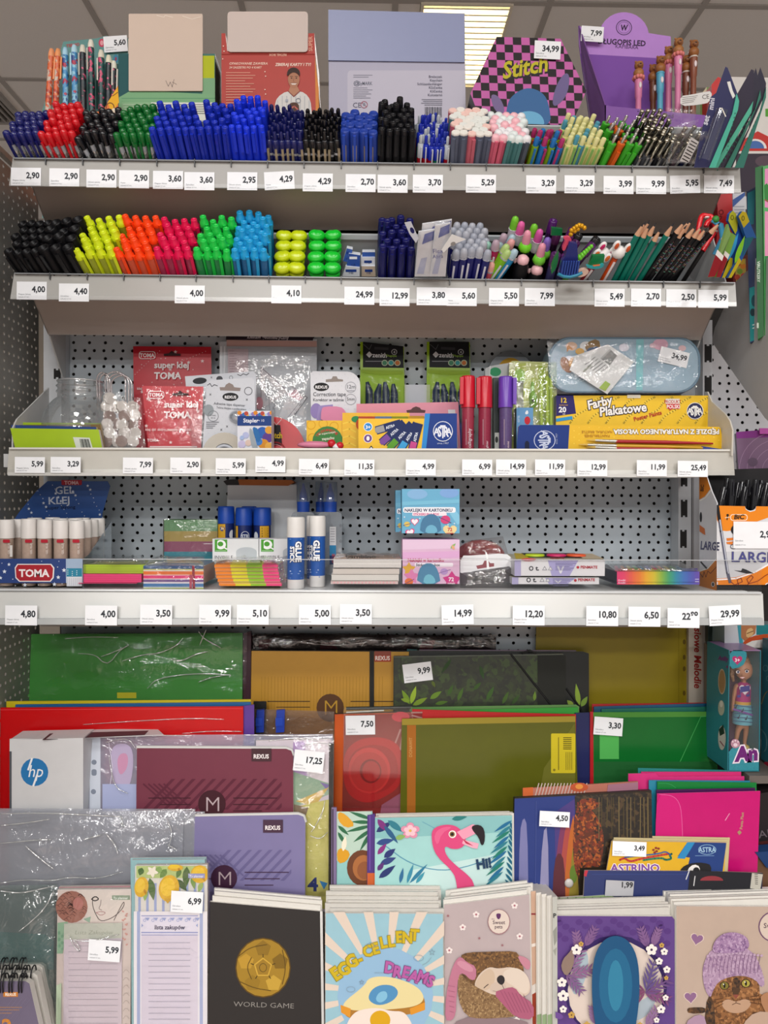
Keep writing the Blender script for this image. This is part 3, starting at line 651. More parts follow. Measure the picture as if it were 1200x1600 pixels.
def eras(col,tip):
 return lambda L:pen('erasable_pen',L,[('l','barrel',mat(col,.3),[(.005,.004),(.0062,.02),(.0062,-.012)]),('l','eraser_tip',mat(tip,.35),[(.0058,-.012),(.0054,-.006),(.004,-.0015),(.001,0)],10),('l','ring',mat('c9ccd6',.25,.5),[(.0065,-.014),(.0065,-.012)]),('b','white_lettering',mat('d5d8e4',.4),[(-.0018,-.0065,-.05),(.0008,-.0058,-.022)])])
B(703,760,388,6,5,.0122,[eras('1b1c6a','b0b3bd'),eras('1b1c6a','a4a9b6')],'navy erasable pen with a grey rubber end','pen','navy erasable pens',lean=(0,6),jit=.006,rise=-.0006)
# loose coloured erasable pens
EP={'pink':('c4285e','d89a9a'),'magenta':('a81c54','b09aa8'),'green':('7ab81e','a9c478'),'blue':('2284b8','a3bcc8'),'teal':('177078','8fa8b0'),'mint':('2f9a78','8fc0ae'),'rose':('d05a6c','e0a49a')}
def place(T,mk,px,py,s,lean,spin=0):
 """build a pen so that its top shows at px, py, standing s metres back in the tray"""
 s=max(s,.0125);X=at(px,py,1.0).x;t=tray_t(T,X,s,py);L=max(.05,(t+.096)/math.cos(math.radians(lean)))
 o=mk(L);M=Matrix.Rotation(TH,4,'X')@Matrix.Rotation(math.radians(lean),4,'Y')@Matrix.Rotation(math.radians(spin),4,'Z')
 o.matrix_world=Matrix.Translation(T['P'](X,s,t)-(M@V((0,0,L))))@M;return o
for px,py,s,ln,c,lab in((768,393,.008,6,'pink','pink erasable pen beside the navy erasable pens'),(777,410,.006,5,'rose','short rose erasable pen low in front'),(778,403,.02,6,'mint','pale green ended erasable pen behind the short rose pen'),(770,378,.03,4,'mint','mint erasable pen standing at the back'),(781,375,.022,2,'magenta','magenta erasable pen standing upright at the back'),(790,379,.03,6,'teal','dark teal erasable pen behind the lime pens'),(800,382,.02,22,'green','lime erasable pen, rear of the two leaning right'),(802,391,.008,24,'green','lime erasable pen, front of the two leaning right'),(813,390,.010,24,'blue','light blue erasable pen leaning right below the bobble pens'),(798,365,.045,8,'magenta','magenta erasable pen with a clear end high at the back'),(811,367,.04,12,'blue','clear ended blue pen high at the back'),(809,374,.03,16,'pink','pale ended pink pen behind the light blue pen')):
 o=place(T2,eras(*EP[c]),px,py,s,ln);tag(o,lab,'pen','loose coloured erasable pens')
# wrapped refills
pl=TP(680,380,1.02,-38)
for k,(q,lab)in enumerate((([(660,350),(706,343),(704,385),(655,400)],'white and blue wrapped refill, rearmost of the three'),([(654,362),(681,358),(676,432),(648,432)],'white wrapped refill leaning left beside the navy pens'),([(680,352),(704,348),(696,432),(672,432)],'white wrapped refill with blue top, front of the three'))):
 o=slab('refill_packet',lab,'refill packet',q,pl,.003,mat('dfe1e6',.3,0,.04),group='wrapped white refills',off=.012+.006*k)
 ik=Ink(pl,.0123+.006*k);(a,b),(c,d),(e,f),(g,h)=q
 ik.poly([(a+(c-a)*.35,b+4),(c-1,d+2),(c-2,d+16),(a+(c-a)*.2,b+20)],'26409c').poly([(g+3,h-4),(g+(e-g)*.5,h-4),(a+(c-a)*.5,b+40),(a+4,b+42)],'aeb6d4')
 if k==2:ik.text('Flexi',676,396,7,'4a4f9a',-4).text('Abra',676,404,6,'4a4f9a',-4)
 ik.done(o);wrap(o,q,pl,.0125+.006*k,.003,film(fac=.08,rough=.1,haze=.08,bump=.4),8,10,8,'clear_sleeve',k)
o=slab('hang_tab','white tab with a slotted hole sticking out right of the wrapped refills','packet tab',[(706,366),(728,374),(704,384),(693,395),(690,390)],pl,.0008,mat('e4e4e2'),off=.034);Ink(pl,.0342).ell(708,381,4,3,'8f8c88',-20).done(o)
o=slab('hang_tab','pale tab with an oval hole lying over the navy capped pens','packet tab',[(632,348),(642,346),(654,372),(650,380),(640,366)],pl,.0008,mat('c9ccd6'),off=.03);Ink(pl,.0302).ell(644,360,3,5,'1d1e5c',-25).done(o)
# bobble topped pens
def bobble(base,top,neck='5a2a5e'):
 def f(L):
  o=pen('novelty_pen',L,[('l','barrel',BLK,[(.005,.004),(.007,.03),(.0075,-.034)])]+([('o','bobble',mat(base,.15),((0,0,-.025),(.0095,.0095,.0085)))]if base else[('l','striped_neck',mat('d8d2dc',.4),[(.006,-.034),(.0068,-.028),(.006,-.022),(.0068,-.018)])])
   +[('l','ribbed_cap',mat(top,.3),[(.0056,-.019),(.006,-.016),(.0054,-.0135),(.0058,-.011),(.0052,-.0085),(.0052,-.006),(.004,-.002),(.001,0)],10)])
  return o
 return f
for px,py,s,b,t,ln,lab in((814,338,.055,None,'76c832',2,'lime ribbed cap, rearmost left'),(824,346,.05,None,'e060a4',2,'pink ribbed cap beside the rearmost lime one'),(846,350,.05,None,'76c832',4,'lime ribbed cap over a striped neck, rear right'),(854,358,.042,None,'d85aa8',4,'pink ribbed cap, right of the rear lime one'),(831,360,.03,'72d22a','e79ab0',0,'lime bobble under a pink cap, left of two'),(856,380,.02,'72c83a','e79ab0',2,'lime bobble under a pink cap, right of two'),(866,371,.03,'6cb83a','8a6cc8',4,'violet cap over a lime bobble')):
 o=place(T2,bobble(b,t),px,py,s,ln);tag(o,'black pen topped by a '+lab,'pen','bobble topped novelty pens')
def pearl(L):
 o=pen('novelty_pen',L,[('l','barrel',BLK,[(.006,.004),(.008,.03),(.0105,-.016),(.008,-.010)]),('o','pearl_knob',mat('e6b6bc',.2),((0,0,-.0075),(.009,.009,.0075))),('o','side_pearl',mat('d8b4b4',.2),((-.008,.004,-.012),(.004,.004,.004)))]);return o
for px,py,lab in((827,399,'left'),(853,415,'right')):
 o=place(T2,pearl,px,py,.014,2);tag(o,f'black novelty pen with a pink pearl knob, {lab} one of two low in front','pen','pearl knob novelty pens')
# cluttered monster-comb pens
def dark_hex(L,col='3a1248',top='4c1c58',r=.0058):
 o=pen('novelty_pen',L,[('l','barrel',mat(col,.3),[(r,.004),(r,-.018)],6),('l','end_cap',mat(top,.25),[(r*1.1,-.018),(r*1.1,-.001),(r*.9,0),(r*.5,0),(r*.4,-.003),(.0004,-.003)],8)]);return o
for px,py,s,ln,c1,c2,lab in((876,344,.055,4,'3a1250','4a1460','square ended purple pen standing tallest'),(884,361,.045,5,'2c1030','4c1c48','dark plum pen under the tallest purple one'),(909,358,.05,14,'2c1030','52205e','purple pen beside the yellow bead strip'),(901,368,.035,10,'2a0c2e','501850','glossy plum pen below the yellow beads'),(918,366,.04,20,'0e0e10','1a1a1c','black capped pen leaning right'),(912,377,.028,18,'2c1030','4c1c52','plum pen in front of the black capped one'),(945,372,.03,26,'121214','1a1a1c','long black pen leaning far right'),(936,381,.02,26,'32123c','52205c','purple pen leaning right in front of the long black one'),(878,396,.010,2,'3c3a68','54255e','round ended purple pen, left of the blue comb'),(895,399,.008,4,'3c3a68','5a2864','round ended purple pen above the blue comb'),(910,405,.012,14,'5aa838','a4dc88','pale green pen with a hollow round end')):
 o=place(T2,lambda L:dark_hex(L,c1,c2,.0064 if 'round' in lab or 'hollow' in lab else .0056),px,py,s,ln);tag(o,lab,'pen','cluttered dark novelty pens')
pl=TP(900,390,1.015,-40)
def flat_toy(name,label,poly,col,D=.006,off=.02,extra=None,cat='pen charm'):
 o=slab(name,label,cat,poly,pl,D,mat(col,.3),off=off);k=Ink(pl,off+.0002)
 if extra:extra(k)
 k.done(o);return o
comb=flat_toy('comb_charm','navy comb shaped pen charm hanging over the tray edge',[(883,402),(890,378),(902,382),(903,402),(904,428),(896,432),(880,431),(873,428),(878,408)],'232c74',.008,.03)
for i in range(7):
 mb=MB();x=877+i*4;mb.tube([pl.at(x+4,408,.036),pl.at(x,431,.036)],.0014,mat('2e4a9a',.3),5);mb.build('comb_tooth',comb)
mb=MB();mb.tube([pl.at(*p,.037)for p in((872,428),(880,432),(890,433),(902,430),(910,426))],.0022,mat('2f86a4',.3),6);mb.build('turquoise_edge',comb)
flat_toy('comb_charm','royal blue block pen charm behind the navy comb',[(885,378),(902,383),(901,402),(882,398)],'1c2c86',.008,.022)
flat_toy('pen_clip_charm','coral pink fish shaped pen charm',smooth([(878,390),(884,376),(880,372),(890,370),(894,376),(888,380),(882,393)],1),'d84a68',.006,.026)
flat_toy('flag_charm','dark green flag shaped pen charm above the coral one',[(862,356),(879,358),(878,368),(861,368)],'12683a',.005,-.012)
flat_toy('flag_charm','dark green flag shaped pen charm beside the rabbit pens',[(926,400),(945,399),(943,413),(920,415)],'177a44',.006,.018)
flat_toy('leaf_charm','tall dark green leaf shaped pen charm left of the comb',leafp(862,428,873,393,4),'17733f',.005,.024)
o=flat_toy('wing_charm','turquoise wavy pen charm under the green flag',smooth([(916,414),(926,418),(936,416),(944,412),(943,418),(930,421),(918,419)],1),'2f9aa0',.005,.03,lambda k:k.line([(927,415),(937,414)],2.5,'e07a4a'))
flat_toy('shell_charm','pale peach shell shaped pen charm lying on the tray lip',smooth([(900,426),(912,420),(921,422),(917,430),(906,434),(899,431)],1),'d9b9a8',.006,.03)
bead=MB();MBD=mat('dba016',.25,.3)
for i,(x,y)in enumerate(((892,366),(893,360),(897,357),(901,354),(905,352),(909,353),(913,356),(898,361),(903,358))):bead.ball(pl.at(x,y,-.004),.0032,MBD,8,5)
tag(bead.build('bead_charm'),'golden yellow beaded pen charm at the top of the clutter','pen charm')
bead=MB();MBD=mat('6cc832',.2)
for i in range(6):bead.ball(pl.at(906+i*3.6,402-i*3.4,.02),.0042-.0003*i,MBD,8,5)
tag(bead.build('caterpillar_charm'),'bright green caterpillar pen charm lying across the clutter','pen charm')
# rabbit topped pens
def rabbit(ear,body):
 def f(L):
  o=pen('novelty_pen',L,[('l','barrel',mat(body,.3),[(.004,.004),(.0042,-.02)],8),('o','rabbit_head',mat('f0eeec',.3),((0,0,-.011),(.010,.009,.009)))])
  for sx in(-1,1):
   mb=MB();mb.ball((sx*.0085,-.002,L-.001),(.0052,.003,.0075),mat('f2f0ee',.3),8,6);e=mb.build('ear',o);m2=MB();m2.ball((sx*.0085,-.0042,L-.001),(.003,.0015,.005),mat(ear,.35),8,5);m2.build('inner_ear',e)
  mb=MB();mb.box((-.0014,-.0048,L-.06),(.0014,-.0038,L-.024),mat('efe9ea',.4));mb.build('white_stripe',o);return o
 return f
for px,py,s,ln,e,b,lab in((952,397,.008,22,'d06a28','8a2430','orange eared, lowest one'),(962,386,.022,22,'c81c64','7a1450','magenta eared, middle one'),(981,383,.014,13,'d0582a','d4501a','orange eared, upright orange one')):
 o=place(T2,rabbit(e,b),px,py,s,ln);tag(o,'pen topped by a white rabbit head, '+lab,'pen','rabbit topped pens')
# pencils
def pencil(col,nm):
 def f(L):
  o=pen('pencil',L,[('l','barrel',mat(col,.3,0,.06),[(.0042,.004),(.0042,-.018)],6),('l','sharpened_wood',mat('d8a886',.6),[(.0042,-.018),(.0014,-.005)],6),('l','lead_tip',mat('35353a',.4),[(.0014,-.005),(.0003,0)],6)]);return o
 return f
for i,(px,py,s,ln)in enumerate(((1003,348,.008,10),(1008,345,.018,10),(1013,351,.010,10),(1017,344,.024,11),(1023,348,.014,11),(1033,357,.008,12),(1050,348,.010,13))):
 o=place(T2,pencil('0f7a68',''),px,py,s,ln);tag(o,['sharpened green pencil, leftmost of the green ones','sharpened green pencil behind the leftmost one','sharpened green pencil, third from the left','sharpened green pencil standing furthest back','sharpened green pencil left of the short one','shortest of the sharpened green pencils','sharpened green pencil standing apart at the right'][i],'pencil','green pencils')
def bpencil(L):
 o=pencil('17171a','')(L);mb=MB()
 for j in range(22):mb.box((rnd(-.002,.0015),-.0045,L-.03-.002*j),(rnd(.0016,.0024),-.0036,L-.0293-.002*j),mat(['9a6a6a','6aa08a','8a8ab0','a8a08a'][j%4],.3,.3))
 mb.build('glitter_dots',o);return o
for i,(px,py,s,ln)in enumerate(((1066,345,.012,17),(1075,344,.016,17),(1082,343,.022,18),(1071,352,.006,17),(1086,352,.010,18),(1096,352,.012,19),(1104,355,.008,20),(1122,346,.012,24))):
 o=place(T2,bpencil,px,py,s,ln);tag(o,'glitter dotted black pencil, '+['leftmost at the back','second at the back','third at the back','leftmost in front','middle of the front ones','just left of the candy canes','under the candy canes','far right one with the bare wood up'][i],'pencil','glitter dotted black pencils')
# candy cane pens
for i,(x0,y0,x1,y1,x2,y2,sx)in enumerate(((1089,372,1098,336,1112,348,0),(1100,390,1112,342,1117,362,1))):
 p=[];pl2=TP(1100,350,1.035+.012*(1-i),0)
 path=[(x0,y0+10),(x0+2,y0-10),(x0+5,y1+6),(x1,y1),(x1+8,y1+2),(x2,y2-10),(x2,y2)]if i==0 else[(1098,392),(1110,372),(1117,362),(1118,350),(1113,344),(1106,346),(1103,354)]
 mb=MB();mb.tube([pl2.at(*q)for q in smooth(path,2,False)],.0036,mat('e01c28',.2,0,0,60,.6),8);o=mb.build('candy_cane_pen')
 tag(o,['red candy cane topped pen, rear of the pair','red candy cane topped pen with a white band, front of the pair'][i],'pen','candy cane pens')
 mb=MB();c=pl2.at(*((1117,362)if i else(1104,340)));mb.ball(c,(.0042,.0042,.0018),mat('f4ece8',.3),8,5);mb.build('white_band',o)
 mb=MB();a=pl2.at(*path[0]);mb.tube([a,a+-WD*.07+V((-.015,0,0))],.0034,mat('1c1c1e',.35),6);mb.build('barrel',o)
# folded card pens at the right end
def card_pen(label,bends,cols,Y,cat='pen',name='parrot_pen'):
 """flat die-cut card on a stick: list of (polygon, colour)"""
 pl3=TP(1130,380,Y,-12,25);o=slab(name,label,cat,bends,pl3,.004,mat(cols[0],.4));k=Ink(pl3)
 for q,c in cols[1:]:k.poly(q,c)
 k.done(o);return pl3,o
card_pen('green die-cut pen card with a red and white foot, left one',[(1117,432),(1119,412),(1128,384),(1138,350),(1142,366),(1130,400),(1112,433),(1106,433)],['7a9a54',([(1106,433),(1117,432),(1128,408),(1118,398)],'8a1c24'),([(1118,398),(1128,408),(1131,400),(1121,390)],'e6e2dc')],.995)
card_pen('green die-cut pen card with a red and white foot, right one',[(1119,433),(1130,400),(1140,362),(1150,368),(1141,396),(1126,433)],['6f9a3c',([(1119,433),(1126,433),(1137,405),(1129,396)],'8a1c24'),([(1129,396),(1137,405),(1140,398),(1131,390)],'dcd8d0')],1.0)
card_pen('blue macaw shaped pen card with a yellow head, left of two',[(1128,434),(1146,404),(1144,388),(1150,366),(1138,345),(1140,334),(1145,329),(1150,334),(1153,344),(1166,370),(1158,392),(1140,424),(1133,434)],['1c4a9c',([(1138,345),(1140,334),(1145,329),(1150,334),(1153,344),(1152,360),(1149,366)],'a8a828'),([(1128,434),(1133,434),(1144,415),(1145,404),(1141,402)],'b9a81e'),(leafp(1134,410,1154,364,5),'3c9cd0'),(ellp(1144,340,2.6,4),'4a4a1c'),(ellp(1144,340,1.4,2.8),'a8a828')],1.01)
card_pen('blue macaw shaped pen card with a yellow head, right of two',[(1143,434),(1160,405),(1176,372),(1182,372),(1171,346),(1166,332),(1160,330),(1154,338),(1166,372),(1156,400),(1138,434)],['20508c',([(1171,346),(1166,332),(1160,330),(1154,338),(1162,356)],'b09c1c'),([(1138,434),(1143,434),(1158,408),(1155,402)],'b9a81e'),(leafp(1148,412,1164,368,4),'7ab82a'),([(1164,372),(1178,370),(1172,382),(1160,400)],'1d5a64'),(ellp(1161,341,2.4,4),'4a4a1c'),(ellp(1161,341,1.2,2.8),'b09c1c')],1.0)
mb=MB();pl3=TP(1128,380,1.03,-20);mb.tube([pl3.at(1112,345),pl3.at(1126,352),pl3.at(1130,372),pl3.at(1116,398)],[.002,.004,.0045,.003],mat('4aa0c8',.3),8);o=mb.build('bird_pen')
tag(o,'light blue and green bird topped pen beside the candy canes','pen');mb=MB();mb.ball(pl3.at(1118,343),.005,mat('3a8a3c',.35),8,6);mb.ball(pl3.at(1130,374,.003),.0035,mat('c8d4d8',.3),8,6);mb.build('head',o)
# ================================================================ DISPLAY CARTONS ON THE TOP BOARD
def fmat(cols,scale,rough=.3,thr=(.45,.62)):
 """printed blotches: base colour with blobs of the other colours"""
 m=bpy.data.materials.new('printed_blotches');m.use_nodes=True;t=m.node_tree;b=t.nodes['Principled BSDF'];b.inputs['Roughness'].default_value=rough
 g=t.nodes.new('ShaderNodeTexCoord');prev=None
 for i,c in enumerate(cols):
  if i==0:
   prev=t.nodes.new('ShaderNodeRGB');prev.outputs[0].default_value=(*lin(c),1);prev=prev.outputs[0];continue
  n=t.nodes.new('ShaderNodeTexNoise');n.inputs['Scale'].default_value=scale*(1+.3*i);n.inputs['Detail'].default_value=1;n.noise_dimensions='4D';n.inputs['W'].default_value=3.7*i
  t.links.new(g.outputs['Object'],n.inputs['Vector'])
  r=t.nodes.new('ShaderNodeMapRange');r.inputs[1].default_value=thr[0]+.1;r.inputs[2].default_value=thr[0]+.14;t.links.new(n.outputs['Fac'],r.inputs[0])
  x=t.nodes.new('ShaderNodeMix');x.data_type='RGBA';x.inputs[7].default_value=(*lin(c),1);t.links.new(r.outputs[0],x.inputs[0]);t.links.new(prev,x.inputs[6]);prev=x.outputs[2]
 t.links.new(prev,b.inputs['Base Color']);return m
def zpl(px,py,Y):return at(px,py,Y).z
def carton(name,label,x0,y0,x1,Y,D,col,side=None,poly=None,z=None,cat='display box',group=None,zrest=None):
 """upright carton with its front on y=Y, standing at height zrest"""
 yb=py_at(zrest if zrest is not None else zb,Y,(x0+x1)/2);pl=VP(Y)
 q=poly or[(x0,y0),(x1,y0),(x1,yb),(x0,yb)]
 return pl,slab(name,label,cat,q,pl,D,mat(col,.45),mat(side or col,.5),group=group)
# a) patterned erasable pens in a teal counter display
Yd=1.27;plb=VP(Yd+.07);zy=py_at(zb,Yd+.07,140)
o=slab('pen_display','teal counter display holding orange, blue and dark floral patterned pens','display box',[(99,65),(150,60),(165,56),(200,60),(200,zy),(66,zy),(66,172)],plb,.004,mat('5d8f8b',.5),mat('c9b890'))
k=Ink(plb);k.ell(159,67,5,6.5,'c8405e').ell(159,67,2.6,4,'e8a0a8').ell(181,92,4,7,'3f86a4').ell(181,92,1.6,3,'a03a5c').text('TERMO',104,74,4.5,'b8434c',-8,bold=.03).rect(150,100,200,170,'26544e');k.done(o)
plf=VP(Yd);zf=py_at(zb,Yd,140)
fr=slab('front_wall',None,None,[(70,178),(140,175),(160,174),(184,134),(186,zf),(66,zf)],plf,.002,mat('e8762a',.45),parent=o)
k=Ink(plf,clip=(66,130,186,zf));k.poly([(168,160),(184,136),(186,160),(174,176)],'f0b428').ring(172,168,7,8,1.6,'7a4a24').ell(146,183,9,7,'c8372c').ring(146,184,9,8,1.5,'f2e4d8').ell(178,178,5,9,'e8d8c0').line([(176,150),(184,144)],1,'6a3c1a');k.done(fr,'front_print')
sd=MB();a=plf.at(66,182);b=plb.at(66,172);sd.prism([a,b,b-V((0,0,.03)),V((a.x,a.y,zb))],(.002,0,0),mat('5d9a96'));sd.build('side_wall',o)
ORM=fmat(['d9602c','e88a4a','c8b8a8','b23a24'],90);BLM=fmat(['3f8fc4','2a4f94','b02848','8cc4dc'],80);GRM=fmat(['1f4a4a','24605c','d0406c','16302e'],90);BKM=fmat(['141c24','22343c','d05078','101418'],95)
for i,(x,y,xb_,mt_,cap,lab)in enumerate(((81,76,74,ORM,'f0a070','leftmost orange'),(91,76,86,ORM,'f0a068','second orange'),(102,74,103,BLM,'a8d4e8','blue and red, left'),(116,70,118,BLM,'b4dcec','blue and red, right'),(129,70,131,BKM,'e0dccc','black rose patterned'),(142,62,144,GRM,'ece8d8','tallest green rose patterned'),(158,78,159,GRM,'e4e0cc','green rose patterned, right of the tallest'),(170,86,169,BKM,'e8e4cc','shorter dark rose patterned'),(178,95,176,BKM,'ecead8','shortest, at the right end'))):
 Y=Yd+.02+.004*(i%3);pl=VP(Y);top=pl.at(x,y);bot=pl.at(xb_,190);d=(top-bot).normalized();bot=top-d*.155;mb=MB();L=(top-bot).length
 M=Matrix.Translation(bot)@d.to_track_quat('Z','Y').to_matrix().to_4x4()
 mb.lathe([(.004,0),(.005,.01),(.005,L-.014)],mt_,10,M);o=mb.build('patterned_pen');tag(o,'patterned erasable pen in the teal display, '+lab,'pen','patterned erasable pens')
 m2=MB();m2.lathe([(.0052,L-.014),(.0048,L-.007),(.0032,L-.001),(.0008,L)],mat(cap,.4),10,M);m2.build('eraser_tip',o)
 m3=MB();m3.add([M@V(p)for p in((-.0015,-.0072,L-.05),(.0015,-.0072,L-.05),(.0015,-.0072,L-.014),(-.0015,-.0072,L-.014),(-.0015,-.005,L-.05),(.0015,-.005,L-.05),(.0015,-.005,L-.014),(-.0015,-.005,L-.014))],[(0,1,2,3),(7,6,5,4),(0,4,5,1),(2,6,7,3),(1,5,6,2),(0,3,7,4)],mat('d8d4c8' if i>3 else cap,.3));m3.build('clip',o)
price(162,56,'5,60',Plane(plb.p,plb.n),'white price tag reading 5,60 stuck on the teal pen display',37,25,-4,off=.004)
# b) green carton with a blank beige backing flap
pl,o=carton('display_carton','green carton with a blank beige flap raised at its back',185,84,336,1.30,.12,'2f6f62','2b5a58')
k=Ink(pl);k.poly([(185,84),(206,84),(206,142),(206,153),(185,153)],'23575a').poly([(316,87),(335,87),(335,122),(316,122)],'b7c21c').rect(316,122,336,152,'7fae84').poly([(186,152),(207,140),(336,148),(336,220),(186,220)],'7fb183').rect(190,153,336,154.2,'5f9a70').rect(190,160,236,220,'8fba8e').rect(236,160,333,190,'dfe2d8')
for i in range(5):k.rect(240,163+i*3.4,240+28-(i*7)%9,164+i*3.4,'6f756f').rect(275,163+i*3.4,330-(i*5)%11,164+i*3.4,'6f756f')
for i in range(4):k.rect(192,163+i*4,230-(i*7)%12,164+i*4,'b9d2b4')
k.done(o)
pf2=VP(1.297);fl=slab('beige_flap','blank beige card flap',None,rr(201,21.5,316.5,142,1.5),pf2,.002,mat('d8c4b4',.7,0,.03,20),parent=o)
k=Ink(pf2);k.line([(259,126),(263,135),(266,128),(269,136),(272,124)],.9,'8a7a74').line([(269,128),(276,132)],.9,'8a7a74').line([(245,24),(256,27),(258,24),(270,27)],1,'f2e6d8').line([(285,25),(300,30),(314,26)],1,'f2e6d8');k.done(fl,'pen_scribble')
# c) red football card carton
pl,o=carton('card_carton','red carton of football cards with a blank beige flap and a player in white',346,52,492,1.28,.12,'b23224','c8652c',poly=[(346,52),(352,52),(355,80),(480,80),(482,52),(491,52),(493,96),(498,160),(498,215),(346,215)])
k=Ink(pl,clip=(346,52,499,215))
k.poly([(346,84),(492,84),(492,86),(346,86)],'94261a').poly([(492,90),(498,140),(499,215),(494,215)],'d98a44').text('RETAIL BOX',434,84,3.6,'e8b8a0',180,'c',.02).text('SUPER',488,80,6,'e0a890',-90,'l',.02)
k.text('OPAKOWANIE ZAWIERA',358,101,3.8,'f0cdbb',0,'l',.02,1,shear=.2).text('24 SASZETKI PO 4 KART',358,107,3.4,'f0cdbb',0,'l',.02,1,shear=.2).text('ZBIERAJ KARTY I TY!',430,103,4.6,'f4d8c8',0,'l',.03,.95,shear=.2)
for i in range(15):k.rect(353,113+i*4.3,353+[38,46,42,30,44][i%5],114+i*4.3,'e3a690')
for x,y in((349,72),(350,80),(348,92),(414,112),(415,119),(414,140),(415,147)):k.ell(x,y,1.1,1.1,'f0d0c0',0,6)
k.poly(smooth([(428,215),(429,165),(433,152),(448,142),(470,142),(482,150),(487,165),(488,215)],1),'d9d6d2')
for x in range(434,486,7):k.line([(x,150 if 440<x<478 else 157),(x,215)],.7,'9fa3ad')
k.poly([(451,142),(459,150),(468,142),(464,134),(454,134)],'b98468').line([(450,142),(459,151),(469,142)],1.2,'8a3a3a').poly(smooth([(450,118),(450,128),(454,136),(459,139),(464,136),(468,128),(468,118),(459,112)],2),'b27c60').poly(smooth([(448,120),(449,110),(456,105),(464,106),(469,112),(468,120),(465,114),(455,113)],1),'3c2a24').ell(455.5,122,1.3,.9,'3a2620').ell(463,122,1.3,.9,'3a2620').line([(453.5,119.5),(457.5,119.3)],.7,'3a2620').line([(461,119.3),(465,119.5)],.7,'3a2620').line([(459,122),(458.5,127),(460,127.4)],.6,'8c5a44').poly([(454,130),(464,130),(461.5,132.5),(456.5,132.5)],'ead8cc').line([(454,129.7),(464,129.7)],.7,'7a4038').ring(466,157,4,4,1,'8a8e9a').rect(446,155,450,159,'a8adb8')
k.poly(smooth([(449,215),(450,165),(455,160),(464,160),(468,166),(468,215)],1),'54382c').line([(452,170),(460,166),(466,172)],2,'c46a60')
k.done(o)
pf2=VP(1.277);slab('beige_flap','blank beige rounded card flap',None,rr(355.5,18,481,81,5),pf2,.002,mat('d3c4bc',.65,0,.02,20),parent=o)
# d) lilac carton
pl,o=carton('lilac_carton','big lilac grey carton with a fold line and a white product label',513,15,727,1.26,.16,'8e93b2','9a9ab0',poly=[(513,15),(726,22),(728,215),(514,215)])
lid=slab('lid_flap',None,None,[(513,15),(726,21),(726,97),(513,94)],pl,.002,mat('8f97ba',.35,0,.02),parent=o,off=.003)
k=Ink(pl);k.poly([(514,96),(727,98),(728,215),(514,215)],'b3b1c4').poly(rr(543,110,727,215,6,4,'2'),'c2bfce')
k.text('@',552,133,7,'6a6c7c',0,'l',.02).text('GyMARK',559,133,5.6,'6a6c7c',0,'l',.02,.75).rect(552,117,582,118,'7a7b8a').rect(552,120,576,121,'7a7b8a')
for i in range(6):k.rect(552,137+i*3.1,552+[22,30,24,28,20,27][i],137.9+i*3.1,'7a7b8a')
k.text('CE',551,168,8,'55566a',0,'l',.0,1).ring(569,163.5,5.6,5.6,1,'a05a6a').line([(565,160),(573,167)],1,'a05a6a').ell(569,163,2,2.4,'8a8a98')
for i,t in enumerate(('Brelaczek','Keychain','Schlüsselanhänger','Kľúčenka','Klíčenka','Kulcstartó')):k.text(t,691,121.5+i*5.7,3.9,'5d5e70',0,'r',.005)
for i in range(4):k.rect(691-[32,30,33,28][i],155+i*2.8,691,155.8+i*2.8,'7a7b8a')
for i in range(13):k.rect(664+i*2.1,167,664+i*2.1+[.8,1.4,.7,1.1][i%4],183,'3c3d48')
k.done(o)
# e) hexagonal chequered box
hx=[(776,57.5),(876,60.5),(916,142),(893,196),(752,191),(735,146)];pl=TP(820,130,1.23,6)
o=slab('hexagonal_box','hexagonal pink and black chequered gift box with yellow lettering','gift box',hx,pl,.07,mat('c564a8',.35),mat('2b2626',.35))
k=Ink(pl,clip=None);cw=13.2
def inhex(x,y):
 r=True
 for i in range(6):
  (a,b),(c,d)=hx[i],hx[(i+1)%6]
  if(c-a)*(y-b)-(d-b)*(x-a)<0:r=False
 return r
def cliphex(q):
 for i in range(6):
  (a,b),(c,d)=hx[i],hx[(i+1)%6];out=[];f=lambda p:(c-a)*(p[1]-b)-(d-b)*(p[0]-a)
  for j in range(len(q)):
   p,r=q[j],q[(j+1)%len(q)];fp,fr=f(p),f(r)
   if fp>=0:out.append(p)
   if(fp>=0)!=(fr>=0):t=fp/(fp-fr);out.append((p[0]+(r[0]-p[0])*t,p[1]+(r[1]-p[1])*t))
  q=out
  if len(q)<3:return[]
 return q
for i in range(14):
 for j in range(12):
  if(i+j)%2:
   x,y=735+i*cw+j*.5,56+j*cw*.92+i*.35;k.poly(cliphex([(x,y),(x+cw,y+.4),(x+cw+.5,y+cw*.92+.4),(x+.5,y+cw*.92)]),'2a2528');k.o=.00015
k.up();k.poly(cliphex(smooth([(790,200),(792,160),(806,144),(826,136),(848,144),(858,162),(862,200)],2)),'3f6a9c').poly(cliphex(smooth([(802,200),(806,178),(828,172),(848,180),(852,200)],2)),'6fb0d4').poly(cliphex(smooth([(766,146),(780,150),(790,172),(782,180),(770,168)],2)),'7a6a94').poly(cliphex(smooth([(884,112),(891,120),(886,150),(868,168),(862,160),(870,130)],2)),'6f6390')
k.text('Stitch',786,125,26,'2f2a30',-10,'l',.05,.88,shear=.28).text('Stitch',785,123,26,'c2b82e',-10,'l',.025,.88,shear=.28);k.done(o)
price(835,64,'34,99',pl,'white price tag reading 34,99 stuck on the chequered hexagonal box',41,28,3,off=.004)
